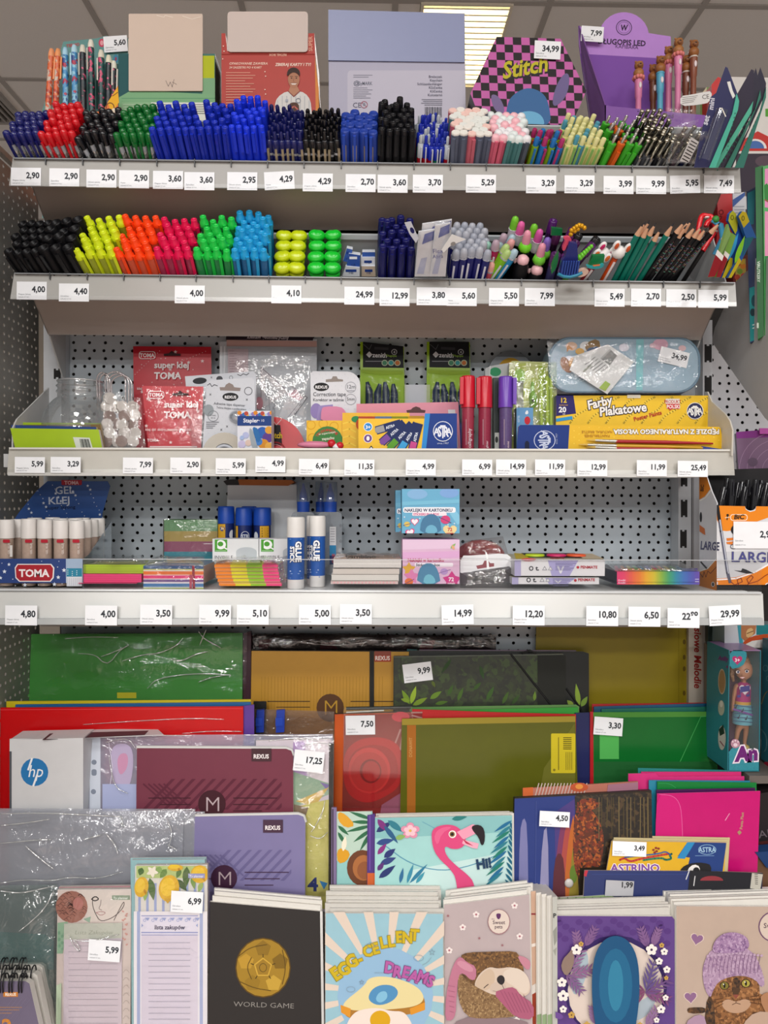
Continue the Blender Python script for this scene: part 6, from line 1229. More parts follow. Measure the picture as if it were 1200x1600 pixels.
for i,(x0,x1,y0,yc,Y,lab)in enumerate(((375,400,791,818,1.165,'back one'),(338,364,791,818,1.13,'left front one'),(366,392,793,821,1.128,'middle front one'),(394,422,793,821,1.13,'right front one'))):
 o,X,Yc,u=gluestick(x0,x1,y0,yc,Y,'1a4aae','16296a');tag(o,f'blue capped glue stick with a yellow label behind the tape boxes, {lab}','glue stick','blue capped glue sticks')
 k=CylInk(VP(Y),step=.00004);cx=(x0+x1)/2
 for j in range(9):
  a,b=-14+j*3,-11+j*3
  if(i==1 and j<5)or(i==2 and j<2)or(i==3 and j>3):k.rect(cx+a,yc+1,cx+b,yc+40,'dca82c')
 if i==1:k.ell(cx-4,yc+8,4,4,'1c3c88').text('3+',cx-4,yc+10,4,'f4f4f4',0,'c',.02).ell(cx+12,yc+18,5,8,'dfe4ee')
 if i==2:k.ell(cx+4,yc+17,7,8,'dfe4ee').ell(cx+4,yc+17,6,7,'16296a').text('STR',cx+4,yc+20,6,'dfe4ee',0,'c',.03,.8)
 if i==3:k.ell(cx-9,yc+17,4,7,'dfe4ee');[k.rect(cx+1,yc+4+j*4,cx+11,yc+5.6+j*4,'4a3a1c')for j in range(4)]
 k.wrapdone(o,X,Yc,u)
# big white box behind, with dark top
p,o=st4('white_box','plain white box with a black and orange top edge at the back of the shelf','box',352,757,466,1.175,.04,'cfd3d6',poly=[(356,757),(463,757),(466,None),(350,None)])
mb=MB();mb.prism([p.at(*q,.003)for q in((349,752),(356,749),(372,749),(374,758),(354,758))],(0,.03,0),mat('17141a',.4));mb.prism([p.at(*q,.003)for q in((372,749),(456,750),(460,754),(450,759),(374,758))],(0,.03,0),mat('a85a1c',.4));mb.build('dark_top',o)
# white capped glue sticks
for i,(x0,x1,y0,yc,yf,Y,lab)in enumerate(((478,504,806,838,905,1.055,'rear one peeking out'),(447,475,808,840,906,1.008,'front left'),(482,508,806,838,900,1.030,'right one'))):
 o,X,Yc,u=gluestick(x0,x1,y0,yc,Y,'dedcd8','1f57a8','dcdad8',yf);tag(o,f'white capped blue glue stick at the middle of the fourth shelf, {lab}','glue stick','white capped blue glue sticks')
 k=CylInk(VP(Y),step=.00004);cx=(x0+x1)/2+(3 if i==1 else-3)
 k.text('GLUE',cx-2,yc+6,9.5,'f2f4f8',90,'l',.05,1.0,'10203c',.05).text('STICK',cx-11,yc+14,7,'f2f4f8',90,'l',.05,.95,'10203c',.05).rect(cx-12,yc+52,cx+6,yc+53.4,'b8c8e4').rect(cx-10,yc+56,cx+4,yc+57,'8faad4').rect(cx-12,yc+63,cx+8,yc+64,'5a86c8').rect(cx-12,yc+2,cx+8,yc+3,'5a86c8').wrapdone(o,X,Yc,u)
# clear glue bottles
for i,(x0,x1,yc0,Y,lab)in enumerate(((486,516,752,1.165,'rear one'),(455,491,753,1.13,'left one'),(497,534,753,1.12,'right one'))):
 cx=(x0+x1)/2;X=at(cx,800,Y).x;u=(x1-x0)/2/1200*Y;zs=at(cx,800,Y).z;M=Matrix.Translation((X,Y+u*.6,0));G=film('dfe4e8',.14,.12,haze=.30,hazecol='c4ccd4')
 q=rr(x0,800,x1,yz4(Y,cx)-.3,6,4,'12');mb=MB();mb.prism([VP(Y).at(*v)for v in q],(0,u*1.2,0),G);o=mb.build('glue_bottle');tag(o,f'clear square glue bottle with a blue nozzle, {lab}','glue bottle','clear glue bottles')
 z0,z1,z2=zs,at(cx,784,Y).z,at(cx,yc0,Y).z;mb=MB();mb.lathe([(u*.55,z0),(u*.56,z1)],mat('2450b4',.35),16,M);mb.build('blue_collar',o)
 mb=MB();mb.lathe([(u*.4,z1),(u*.32,z1+.012),(u*.2,z1+.018),(u*.12,z2-.006),(u*.08,z2-.002)],mat('2f5cc4',.4),12,M);mb.build('nozzle',o)
 mb=MB();mb.lathe([(u*.6,z1),(u*.58,z2),(u*.3,z2)],film('e4ecf2',.1,.1,haze=.2,hazecol='c8d4e0'),16,M);mb.build('clear_cap',o)
 if i!=0:
  k=Ink(VP(Y));xx=x1-9 if i==2 else x0+10;k.rect(xx-10,823,xx,862,'d9dade').rect(xx-10,852,xx,872,'2f84b4').rect(xx-10,868,xx,882,'1f3a6c').text('GLUE',xx-2,880,4.4,'c84a3c',-90,'l',.02)
  for j in range(6):k.rect(xx-9,826+j*4,xx-2,826.8+j*4,'8a8c94')
  k.done(o,'label_print')
# white note blocks
for i,(x0,x1,y0,y1,Y,c,lab)in enumerate(((517,622,907,None,1.008,'e4c8c6','bottom one with pink sheets'),(518,623,897,908,1.010,'dcdad4','third from the top'),(520,624,888,897,1.012,'d8d0c8','second from the top'),(521,627,873,887,1.012,'dedcd8','top one with a beige cover'))):
 y1=y1 or yz4(Y,570);p,t,o=box3('note_block',f'white block of note sheets, {lab}','notepad',x0,x1,y0,y1,Y,.095,c,mat('d0ccc8',.6),mat('d8b8a4' if i==3 else 'd8d4d0',.4),group='stacked white note blocks');k=Ink(p)
 for j in range(4):k.line([(x0+.5,y0+(y1-y0)*(j+.7)/4.4),(x1-.5,y0+(y1-y0)*(j+.7)/4.4)],.4,'c4c0bc')
 if i==0:
  for j in range(18):k.rect(x0+4+j*5.5,y0+2,x0+6.5+j*5.5,y1-1,'e8b0b4')
 k.line([(x0,y0+.4),(x1,y0+.4)],.9,'8f8880').done(o,'sheet_edges')
 if i==3:
  k=Ink(t);k.text('bambino',540,872,5.2,'4a3a30',0,'l',.04,1.9).ell(550,865.4,8,2.2,'5a5450').ell(578,864.6,9,2.2,'a89c94').ell(602,865.4,8,2,'b4aaa4').done(o,'cover_print');wrap(o,[(522,872),(626,872),(622,860),(536,859)],t,.0015,.003,film(fac=.06,rough=.08,bump=.3),10,5,6,'clear_film',28)
# sticker boxes
def sticker(x0,y0,x1,Y,lab,blue,z,part=False,D=.035):
 yb=py_at(z,Y,(x0+x1)/2);p=VP(Y);o=slab('sticker_box',lab,'sticker box',R4(x0,y0,x1,yb),p,D,mat('69aed0' if blue else 'd9b4d0',.35),mat('5a9cc0' if blue else 'd0a4c4'),group='sticker boxes');S=1
 k=Ink(p,clip=(x0,y0,x1,yb));h=yb-y0
 if blue:
  k.ell(x0+24,y0+8,16,8,'86b4dc').ell(x0+74,y0+6,15,8,'7fa8dc').poly(smooth([(x1-20,y0+30),(x1,y0+36),(x1,y0+60),(x1-12,y0+44)],1),'85c4e0').poly([(x0,y0+20),(x1,y0+16),(x1,y0+22),(x0,y0+26)],'79bcd8')
  k.poly(rr(x0+2,y0+28.5,x1-6,y0+37,3),'eef0f6').text('NAKLEJKI W KARTONIKU',x0+4,y0+35.5,5.0,'26305c',0,'l',.03,.93).poly(rr(x0+16,y0+37,x1-20,y0+42,2),'f2e4ec').text('STICKERS IN A BOX',x0+18,y0+41.2,3.6,'c03a7c',0,'l',.03,.9)
  k.poly(heartp(x0+20,y0+51,6.6),'d8487c').poly(heartp(x0+20,y0+51,5.2),'f2ecf4').poly(heartp(x0+13,y0+68,7.4,-15),'d8487c').poly(heartp(x0+13,y0+68,5.6,-15),'f2ecf4').ell(x0+8,y0+55,4.6,4,'dcc060').line([(x0+2,y0+57),(x0+14,y0+54)],1,'6a5a7c').ell(x1-22,y0+48,7.6,6.6,'d0487c').line([(x1-32,y0+44),(x1-13,y0+53)],1.2,'6a4a7c').poly(heartp(x1-15,y0+65,11),'e8d49a').text('72',x1-15,y0+66,5.4,'c04a54',0,'c',.035).text('naklejki',x1-15,y0+70,2.6,'c04a54',0,'c',.02)
  k.poly(smooth([(x0+28,yb),(x0+30,yb-20),(x0+40,yb-30),(x0+52,yb-30),(x0+60,yb-20),(x0+62,yb)],1),'4a7ca0').poly(smooth([(x0+36,yb),(x0+38,yb-10),(x0+46,yb-14),(x0+54,yb-10),(x0+56,yb)],1),'6fb0cc')
  for x,y in((x0+4,y0+44),(x0+28,y0+46),(x1-8,y0+54),(x0+72,y0+56)):k.poly(starp(x,y,1.8,4,.35),'eaf2f8')
 else:
  k.poly([(x0,y0),(x1,y0),(x1,y0+14),(x0,y0+16)],'e0c4dc').poly([(x0,y0+20),(x1,y0+18),(x1,y0+28),(x0,y0+30)],'d8a8d0').text('Naklejki w kartoniku',x0+8,y0+34.5,5.2,'b8385c',0,'l',.03,.93).poly(rr(x0+19,y0+36.5,x1-10,y0+42.5,2),'eee8f0').text('Stickers in a box',x0+21,y0+41.6,4.2,'3a3050',0,'l',.03,.95).poly(starp(x0+10,y0+46,11,5,.55),'d8a83c').poly(starp(x0+14,y0+58,13,5,.55),'d880b0').poly(starp(x1-12,y0+64,15,5,.6),'c83a84').ell(x0+10,y0+66,6.6,5.6,'d8703c').line([(x0+2,y0+70),(x0+18,y0+62)],1,'7a4a6c').ell(x1-24,y0+50,6,5,'b494c8').line([(x1-34,y0+53),(x1-14,y0+47)],1,'8a6aa0').text('72',x1-13,y0+65,6,'f0e0ea',0,'c',.035).text('naklejki',x1-13,y0+69.5,2.8,'f0e0ea',0,'c',.02).poly(leafp(x1-14,y0+14,x1-6,y0+6,2),'8ab86a').poly(leafp(x1-8,y0+16,x1-12,y0+8,2),'e0a880')
  k.poly(smooth([(x0+22,yb),(x0+25,yb-22),(x0+34,yb-32),(x0+48,yb-32),(x0+56,yb-20),(x0+60,yb)],1),'4f86a8').poly(smooth([(x0+32,yb),(x0+34,yb-12),(x0+42,yb-16),(x0+50,yb-10),(x0+52,yb)],1),'72b8cc')
 k.done(o);return o
zpk=at(670,843,1.012).z
sticker(629,843,718,1.012,'pink sticker box standing under the blue one',False,Z4)
o=sticker(628,764,718,1.016,'sky blue sticker box standing on the pink one',True,zpk+.0005)
sticker(618,766,701,1.06,'sky blue sticker box half hidden behind the upper blue one',True,zpk-.0)
p,t,o=box3('support_box','pink sticker box hidden behind the front pink one','sticker box',632,712,842,905,1.055,.05,'d4b0cc')
mb=MB();zz=at(670,843,1.012).z
# red roll in film and white header bag
pl=TP(755,900,1.06,4);mb=MB();c0=at(752,868,1.09);mb.ball(V((c0.x,1.10,c0.z-.002)),(.036,.028,.024),mat('b02a2a',.3),18,10);o=mb.build('sealed_packet');tag(o,'red item sealed in crumpled clear film beside the pink sticker box','packet')
mb=MB();c0=at(755,858,1.08);mb.ball(V((c0.x,1.085,c0.z)),(.024,.008,.006),mat('d04a40',.25),12,6);mb.build('bright_edge',o)
wrap(o,[(719,846),(786,838),(796,872),(719,872)],TP(755,870,1.062,14),.0,.012,film('d8d4d4',.12,.07,.5,haze=.06),16,10,9,'clear_film',31)
pl=TP(755,900,1.03,12);o=slab('header_bag','white header card of a clear bag with a hanging hole, lying behind the fence','bag',smooth([(719,868),(740,868),(790,864),(800,872),(803,880),(796,890),(770,897),(719,903)],1),pl,.003,mat('d9dadc',.4));k=Ink(pl);k.poly([(744,884),(754,882),(757,876),(763,876),(766,880),(772,880),(772,885),(746,889)],'8a4a50').line([(719,872),(790,873),(802,880)],.8,'b8babc').poly([(758,862),(762,866),(764,884),(766,896),(761,896),(760,872)],'eceeee').done(o)
wrap(o,[(719,895),(800,884),(802,918),(719,919)],TP(760,918,1.03,8),.001,.010,film('b4b4b6',.14,.06,.6,haze=.10,hazecol='8a8886'),18,8,11,'clear_bag',32)
# white paint boxes with window
for i,(x0,x1,y0,y1,Y,lab)in enumerate(((800,936,902,None,1.010,'lower one of two'),(804,945,874,900,1.006,'upper one with a window showing coloured paints'))):
 y1=y1 or yz4(Y,870);p,t,o=box3('paint_tray_box',f'white and lilac box of paints, {lab}','paint box',x0,x1,y0,y1,Y,.10,'d9d9dc',mat('cfcfd4',.5),mat('b8b49c',.4),group='white paint boxes');k=Ink(p);h=y1-y0;k.rect(x0,y0,x0+10,y1,'a9a4c8').poly([(x0+52,y0+1),(x0+100,y0+1),(x0+86,y1),(x0+58,y1)],'a7a2cc')
 ys=y0+h*.66
 k.ring(x0+26,ys-3,3.6,3.8,1.5,'2c2c34',10).text('t.',x0+33,ys,7,'2c2c34',0,'l',.04).poly([(x0+43,ys),(x0+47,ys-7),(x0+51,ys)],'8a8a92').poly([(x0+44.5,ys-1),(x0+47,ys-5),(x0+49.5,ys-1)],'d9d9dc').poly([(x0+52,ys),(x0+56,ys-7),(x0+60,ys)],'9a9aa2').poly([(x0+53.5,ys-1),(x0+56,ys-5),(x0+58.5,ys-1)],'d9d9dc')
 k.poly([(x0+66,y0+h*.4),(x0+69,y0+h*.4),(x0+72,y0+h*.7),(x0+75,y0+h*.4),(x0+78,y0+h*.4),(x0+73,y0+h*.85),(x0+71,y0+h*.85)],'dcdce2').text('PENMATE',x0+103,y0+h*.55,4.4,'b02c3c',0,'l',.03,1).ell(x0+99,y0+h*.5-.6,2.2,2.2,'b02c3c')
 for j in range(5):k.rect(x0+64,y0+h*.22+j*2.6,x0+96-(j*5)%12,y0+h*.22+.7+j*2.6,'6a6890')
 if i==1:k.ell(x0+22,y0+.5,12,2.4,'b83a48')
 k.done(o)
 if i==1:
  k=Ink(t);k.poly([(806,873),(830,873),(818,865),(803,864)],'c8b032').poly([(826,871),(912,872),(898,864),(814,864)],'181618').poly([(912,873),(944,873),(925,865),(900,865)],'c8b89c').text('PENMATE',860,873,1.8,'b83a48',0,'l',.03,2).done(o,'top_print')
  for x,c in((838,'b8d028'),(872,'d02c68'),(903,'e05a30')):
   mb=MB();c0=t.at(x,870);mb.lathe([(.0135,0),(.0135,.002),(.012,.0028),(.003,.003)],mat(c,.4),16,Matrix.Translation(c0+V((0,.01,.0004))));mb.build('paint_pot',o)
# rainbow boxes
RB=None
def rainbow(k,x0,x1,y0,y1):
 cs=['e0407a','e0506c','e46a4c','e68a3a','e8b434','d4c43c','8fb84a','4aa878','3a90b0','4a78c0','5a62b8','6e54b0']
 for i in range(48):
  t=i/47*(len(cs)-1);a=int(min(t,len(cs)-2));f=t-a;A_,B_=cs[a],cs[a+1];c=''.join('%02x'%(int(int(A_[j:j+2],16)*(1-f)+int(B_[j:j+2],16)*f)&0xfc)for j in(0,2,4))
  k.rect(x0+(x1-x0)*i/48,y0,x0+(x1-x0)*(i+1)/48+.05,y1,c);k.o-=.00004
 k.up()
for i,(y0,y1,lab)in enumerate(((910,None,'lower one'),(893,909.5,'upper one'))):
 Y=1.006;y1=y1 or yz4(Y,1030)-.5;p,t,o=box3('rainbow_box',f'flat box with a rainbow coloured front, {lab} of two','box',964,1093,y0,y1,Y,.11,'d05a90',mat('2a3048',.4),mat('4a4650',.3),group='rainbow boxes');k=Ink(p);rainbow(k,964,1093,y0,y1);k.text('Kredki',966,y1-1.5,3,'e8c8d8',0,'l',.02).rect(1086,y1-5,1092,y1-4,'d0d0e8').done(o)
 if i==1:
  k=Ink(t);rainbow(k,961,1090,892.8,888);k.poly([(958,887),(1074,887),(1052,881),(952,881)],'3a3a40');[k.poly([(962+j*10,890),(968+j*10,890),(964+j*9.4,884),(959+j*9.4,884)],['c83a6a','d8803a','c8b83a','5aa84a','3a8ab0','6a58b0'][j%6])for j in range(11)];k.done(o,'top_print');wrap(o,[(962,892),(1092,892),(1060,876),(940,876)],t,.002,.003,film(fac=.10,rough=.06,bump=.2),12,6,5,'clear_film',34)
# big orange and white pen carton
Y=1.008;pl=VP(Y);yb=yz4(Y,1150);x1=1250
o=slab('pen_carton','orange and white carton full of black pens at the right end','display box',[(1120,790),(1165,791)]+[(1173+9*math.cos(math.radians(a)),791-7*math.sin(math.radians(a)))for a in range(180,361,30)]+[(1182,791),(x1,792),(x1,yb),(1120,yb)],pl,.0015,mat('d8d9dc',.4));k=Ink(pl,clip=(1120,784,x1,yb))
k.poly([(1120,790),(1164,791),(1165,796),(1172,800),(1180,798),(1182,791),(x1,792),(x1,806),(1208,806),(1180,816),(1150,828),(1135,830),(1128,829),(1120,812)],'e8881c').poly([(1120,904),(1150,902),(1180,893),(1210,876),(x1,866),(x1,yb),(1120,yb)],'e0801a').line([(1120,906),(1150,904),(1180,894),(1210,877)],2,'f0f0f0')
k.poly([(1122,862),(1146,862),(1200,860),(1200,880),(1178,893),(1150,902),(1122,904)],'c6c8cc')
k.poly(rr(1141,803.5,1168,813.5,4),'f4ead8').poly(rr(1142,804.4,1167,812.6,3.4),'e8881c').text('BiC',1154.5,811,7,'1c1814',0,'c',.04,1.1,shear=.15).ell(1137,805,2,2,'1c1814').line([(1137,806),(1136,812)],2,'3c2c1c').line([(1133,809),(1140,808)],1,'f0e0c8')
k.ell(1152,828,10,9,'1c1c20').poly([(1135,841),(1146,840),(1146,844),(1136,845)],'d8782c').poly([(1135,847),(1146,846),(1144,851),(1136,850)],'d8782c').ring(1146,854,5,4,1,'44444c').text('LARGE',1142,877.5,16,'5a5c68',1,'l',.03,1.0)
k.text('LARGE',1142,877.5,16,'4a4a8c',1,'l',.0,1.0).line([(1121,790),(1127,830),(1137,895),(1141,910)],4.6,'55586a').line([(1121,790),(1124,812)],5,'18181c').line([(1125,812),(1138,896)],1.4,'c8ccd8').line([(1141,908),(1148,914),(1160,909),(1158,903),(1152,906),(1154,914),(1168,914),(1177,902),(1174,899),(1167,905),(1170,912),(1184,908),(1195,900),(1208,892)],1.1,'8a3418')
k.poly([(1147,891),(1158,892),(1160,888),(1166,890),(1178,896),(1166,896),(1158,894)],'1f1f24').ell(1200,916,5,5.4,'ece8e4').ell(1200,916,3.6,4,'34343a').line([(1184,905),(1184,yb)],.5,'d07414').done(o)
XS=pl.at(1120,900).x;PS=Plane((XS,0,0),(-1,0,0));yv=925
sd=slab('side_wall','white and orange side wall',None,[(1092.5,746),(1098,740),(1103,742),(1112,768),(1120,786),(1120,yb),(1092.5,py_at(Z4,XS*1200/520+.0,1092))],PS,.0015,mat('cfd0d4',.4),parent=o)
k=Ink(PS,clip=(1092.6,740,1119.9,924));k.poly([(1092,740),(1103,740),(1110,764),(1101,776),(1092,781)],'d8801e').line([(1092,783),(1102,778),(1111,766)],1.6,'f2efe8').text('BIC',1099,768,5,'4a2c10',-85,'l',.04).poly([(1092,894),(1106,889),(1120,873),(1120,926),(1092,918)],'d07a1c').line([(1092,893),(1106,888),(1120,872)],1.4,'f0efe8').text('LARGE',1094,858,13,'5a5c7c',4,'l',.03,.55).ell(1095,808,1.8,8,'26262c').poly([(1093,820),(1101,826),(1102,836),(1098,834),(1093,830)],'c8703c').line([(1095,878),(1104,888)],2.4,'26262c').line([(1094,896),(1098,902),(1100,893),(1103,902),(1106,892),(1110,896),(1119,886)],.9,'6a2c14').ell(1114,913,2.6,4,'e8e4e0').ell(1114,913,1.8,3,'303036').done(sd)
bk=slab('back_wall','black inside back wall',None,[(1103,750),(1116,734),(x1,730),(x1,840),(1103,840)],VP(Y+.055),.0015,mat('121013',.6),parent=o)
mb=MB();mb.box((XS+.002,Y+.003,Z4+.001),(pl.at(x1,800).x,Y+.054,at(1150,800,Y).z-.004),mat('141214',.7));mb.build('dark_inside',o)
for i in range(17):
 x=1124+i*5.6+rnd(-1.5,1.5);yy=752+rnd(-3,8)-(2 if i%2 else-3);Yp=Y+.012+.014*(i%3);p0=at(x+rnd(-2,2),800,Yp);p1=at(x+6+rnd(-3,3),yy,Yp);mb=MB();d=p1-p0
 mb.tube([p0,p0+d*.55,p1],[.0042,.0045,.0036],mat('18181c',.12,0,0,60,.7),7);b=mb.build('ballpoint_pen');tag(b,f'black capped pen in the orange carton, {["first", "second", "third", "fourth", "fifth", "sixth", "seventh", "eighth", "ninth", "tenth", "eleventh", "twelfth", "thirteenth", "fourteenth", "fifteenth", "sixteenth", "seventeenth"][i]} from its left','pen','black pens in the orange carton')
 mb=MB();q=p0+d*.5;mb.tube([q+V((0,-.006,0)),p1+V((0,-.0055,-.004))],.0011,mat('2a2a30',.1),5);mb.build('clip',b)
price(1146,815,'2,90',Plane(pl.p,pl.n),'large white price tag stuck on the orange pen carton, price cut off',66,42,0.5,off=.002,ph=10)
# ================================================================ BOTTOM BIN: folders, pads, notebooks
PA,PB,PC,PD,PE=TP(600,1050,1.19,5),TP(600,1120,1.15,5),TP(600,1180,1.07,10),TP(600,1290,1.03,12),TP(600,1440,.955,14)
ZT={id(PA):.80,id(PB):.77,id(PC):.74,id(PD):.69,id(PE):.56}
def ybz(pl,z,px):
 a,b=900,2600
 for _ in range(40):
  m_=(a+b)/2
  if pl.at(px,m_).z>z:a=m_
  else:b=m_
 return a
def leaf(name,label,cat,pts,pl,D,col,side=None,off=0.0,group=None,rough=.35,z=None):
 """sheet-like thing leaning in the bin; points with y None reach down to the bin step"""
 zz=ZT[id(pl)]if z is None else z;q=[(x,ybz(pl,zz,x)if y is None else y)for x,y in pts]
 return slab(name,label,cat,q,pl,D,mat(col,rough)if isinstance(col,str)else col,mat(side or col,.5)if isinstance(side or col,str)else side,group=group,off=off),q
def glint(o,pl,off,lines,w=1.2,c='f2f6f4',nm='painted_glint'):
 """raised pale lines along creases and edges, standing in for lamp glints"""
 mb=MB();G=film('ffffff',.35,.12,haze=.35,hazecol='f0f4f2')  # the glint is put into the whitish haze colour
 for ln in lines:
  pts=[pl.at(x,y,off+.0015*math.sin(i*2.1))for i,(x,y)in enumerate(smooth(ln,2,False))];mb.tube(pts,[.0004+.0006*w*math.sin(math.pi*(i+.5)/len(pts))for i in range(len(pts))],G,4)
 return mb.build(nm,o)
# --- back row
o,q=leaf('yellow_file','large translucent yellow file against the right of the back panel','folder',[(838,975),(1076,975),(1076,None),(832,None)],TP(950,1040,1.208,1),.002,'8a7a12',z=.80)
k=Ink(TP(950,1040,1.208,1));[k.ell(1069,y,2.2,4,'5c4a08')for y in(1003,1027,1045,1083)];k.rect(1060,975,1061,1105,'7c6c10');k.done(o)
o,q=leaf('music_book','white strip with red vertical lettering at the right of the yellow file','book',[(1076,978),(1101,978),(1101,None),(1076,None)],TP(1090,1040,1.2,1),.01,'b9b0a2',z=.80);k=Ink(TP(1090,1040,1.2,1));k.text('siowe Melodie',1086,980,10.5,'8f2420',90,'l',.03,1.0,shear=.15).done(o)if False else k.text('siowe Melodie',1085,981,11,'8f2420',90,'l',.03,1.05,shear=.15).done(o)
o,q=leaf('grey_profile','grey upright profile beside the red lettered strip','profile',[(1102,975),(1108,975),(1108,None),(1102,None)],TP(1104,1040,1.19,0),.01,'a5a6a6',z=.80)
# dark sealed packs behind the yellow folder
o,q=leaf('sealed_pack','dark film sealed packs lying behind the yellow and black folders','packet',[(390,994),(470,990),(600,992),(775,996),(775,None),(390,None)],PA,.01,'2a181c',off=-.018)
k=Ink(PA,-.0178);k.poly([(405,1000),(425,998),(418,1014),(404,1014)],'7a2440').poly([(500,1006),(520,1002),(528,1014),(500,1014)],'6a2038').rect(568,1000,605,1010,'4a3c3c').poly([(660,1002),(680,1000),(676,1014),(655,1014)],'8a2a3a').poly([(630,1006),(645,1004),(640,1014),(628,1014)],'55303a').done(o)
wrap(o,[(390,990),(775,992),(775,1016),(390,1016)],PA,-.014,.008,film('c0b8b8',.12,.07,.6),40,5,26,'clear_film',41)
glint(o,PA,-.008,[[(410,1006),(460,1001),(520,1010),(580,1003)],[(600,1010),(640,1004),(700,1011),(760,1005)],[(690,1002),(700,1013)],[(565,1010),(572,1000),(605,1001)]],.7)
# green film wrapped folder
o,q=leaf('green_folder','big green paper folder in clear film at the back left','folder',[(34,991),(379,989),(378,None),(30,None)],PA,.006,'3f8f38','2c6a28',rough=.5)
k=Ink(PA);k.rect(183,1082,213,1091,'d0c430').done(o,'yellow_sticker')
wrap(o,[(32,984),(386,982),(384,1100),(30,1102)],PA,.002,.008,film(fac=.04,rough=.05,bump=.25),34,14,7,'clear_film',42)
glint(o,PA,.009,[[(122,1021),(150,1023),(160,1035),(172,1036),(185,1018),(200,1008)],[(158,1026),(175,1020),(200,1009)],[(190,1033),(225,1022),(245,1022),(275,1010),(285,998)],[(268,1030),(285,1033),(305,1022),(325,1018)],[(102,998),(140,995),(185,996)],[(310,1066),(330,1058),(360,1054)],[(230,1076),(245,1060),(300,1052),(360,1054)],[(310,986),(318,998),(345,1012)],[(322,984),(312,1008)]],.8)
o2,q=leaf('plum_folder','thin plum folder edge at the right of the green folder','folder',[(380,990),(392,986),(392,None),(379,None)],PA,.008,'3c1426',off=-.004)
# yellow office folder with an M
o,q=leaf('office_folder','mustard yellow office folder with a black elastic and a round M emblem','folder',[(393,1017),(639,1018.5),(637,None),(390,None)],PA,.012,'c4912c','8a8478',off=.002)
k=Ink(PA,.0022,clip=(390,1016,640,1200))
for i in range(38):x=409+i*5.1;k.line([(x,1057),(x-.6,1112)],.55,'a87a22');k.o-=.00004
k.up();k.line([(418,1096),(484,1096)],1.4,'3a2a1a').line([(432,1105),(484,1105)],1.2,'3a2a1a').line([(548,1096),(640,1096)],1.4,'3a2a1a').ell(516,1106,21.5,22,'5f3d22').text('M',516,1117,24,'c99a34',0,'c',-.012,.95).done(o)
q=R4(577.5,1017,584.5,1180);slab('elastic_band','black elastic band',None,q,PA,.0015,mat('15130f',.6),parent=o,off=.0042)
lb=slab('brand_label','brown and red label',None,R4(585,1017.5,611,1034),PA,.0004,mat('8a3a24',.4),parent=o,off=.0028);k=Ink(PA,.003);k.rect(585,1024,611,1034,'a8402c').text('REXUS',586,1031.5,6.6,'eadfd6',0,'l',.03,.85).done(lb)
# bamboo folders
for i,(pts,off,lab)in enumerate(([[(640,1017),(912,1018.5),(920,1021),(921,None),(640,None)],.002,'black folder with bamboo leaves, rear one reaching further right'],[[(615,1025.5),(880,1021.5),(884,1025),(884,None),(614,None)],.016,'black folder printed with bamboo leaves carrying a 9,99 tag'])):
 o,q=leaf('bamboo_folder',lab,'folder',pts,PA,.008,'23281f' if i else '1e211e','8f938c',off=off,group='bamboo folders');k=Ink(PA,off+.0002,clip=(614,1017,922,1180))
 if i:
  k.poly([(616,1027),(840,1024),(840,1180),(616,1180)],fmat(['262e1a','34481c','1e2418','2c3a1a'],60,.4))
  for x0,y0,x1,y1,w_,c in((640,1100,628,1078,4,'7a9c2c'),(642,1100,650,1072,4,'9cbc38'),(645,1102,668,1090,4,'7f9c30'),(640,1096,626,1092,3,'8aa834'),(672,1092,690,1080,4,'6c9030'),(680,1100,700,1096,3,'55782a'),(700,1086,708,1070,3,'40602a'),(715,1095,724,1074,3,'4a6c2c'),(740,1078,752,1066,3,'3c5a28'),(760,1095,772,1072,3.6,'40622c'),(675,1064,680,1074,2.6,'5a6a2c'),(705,1030,690,1052,3,'2f4a26'),(750,1040,756,1062,3,'33502a'),(785,1100,795,1080,3,'48662c'),(800,1100,812,1086,3,'3a5628'),(835,1095,836,1080,2.6,'6a8a34'),(862,1098,862,1074,4,'8aa83c'),(850,1102,842,1092,3,'7a9a3c'),(870,1102,880,1090,3,'7a9a3c')):k.poly(leafp(x0,y0,x1,y1,w_),c)
  k.rect(626,1026,627,1180,'3a4030').poly([(840,1022),(884,1024),(884,1180),(840,1180)],'22241f').line([(615,1026.5),(880,1022.5)],1,'6f756a')
 else:
  for x0,y0,x1,y1,w_,c in((905,1104,900,1068,4,'8aa83c'),(908,1104,918,1088,4,'7a9a3c'),(896,1104,886,1094,4,'86a03c')):k.poly(leafp(x0,y0,x1,y1,w_),c)
 k.done(o)
 mb=MB()
 if i:mb.tube([PA.at(798,1022,off+.001),PA.at(858,1098,off+.001),PA.at(870,1120,off+.001)],.0016,mat('0f0f10',.5),6);mb.tube([PA.at(815,1021,off-.004),PA.at(828,1016,off),PA.at(838,1021,off+.001)],.0016,mat('0f0f10',.5),6)
 else:mb.tube([PA.at(885,1076,off+.001),PA.at(905,1104,off+.001),PA.at(912,1120,off+.001)],.0016,mat('0f0f10',.5),6)
 mb.build('elastic_band',o)
price(630,1036,'9,99',PA,'white price tag reading 9,99 stuck on the bamboo folder',45,29,-7,off=.018,ph=9)
for i,(x0,x1,y,c,lab)in enumerate(((636,652,1014,'2f6a70','teal'),(655,900,1015,'8f7a90','lilac'))):
 leaf('thin_folder',f'{lab} folder edge peeking out above the bamboo folders','folder',[(x0,y),(x1,y+1),(x1,None),(x0,None)],PA,.002,c,off=-.006)
PRd=TP(200,1120,1.095,1);ZT[id(PRd)]=.74
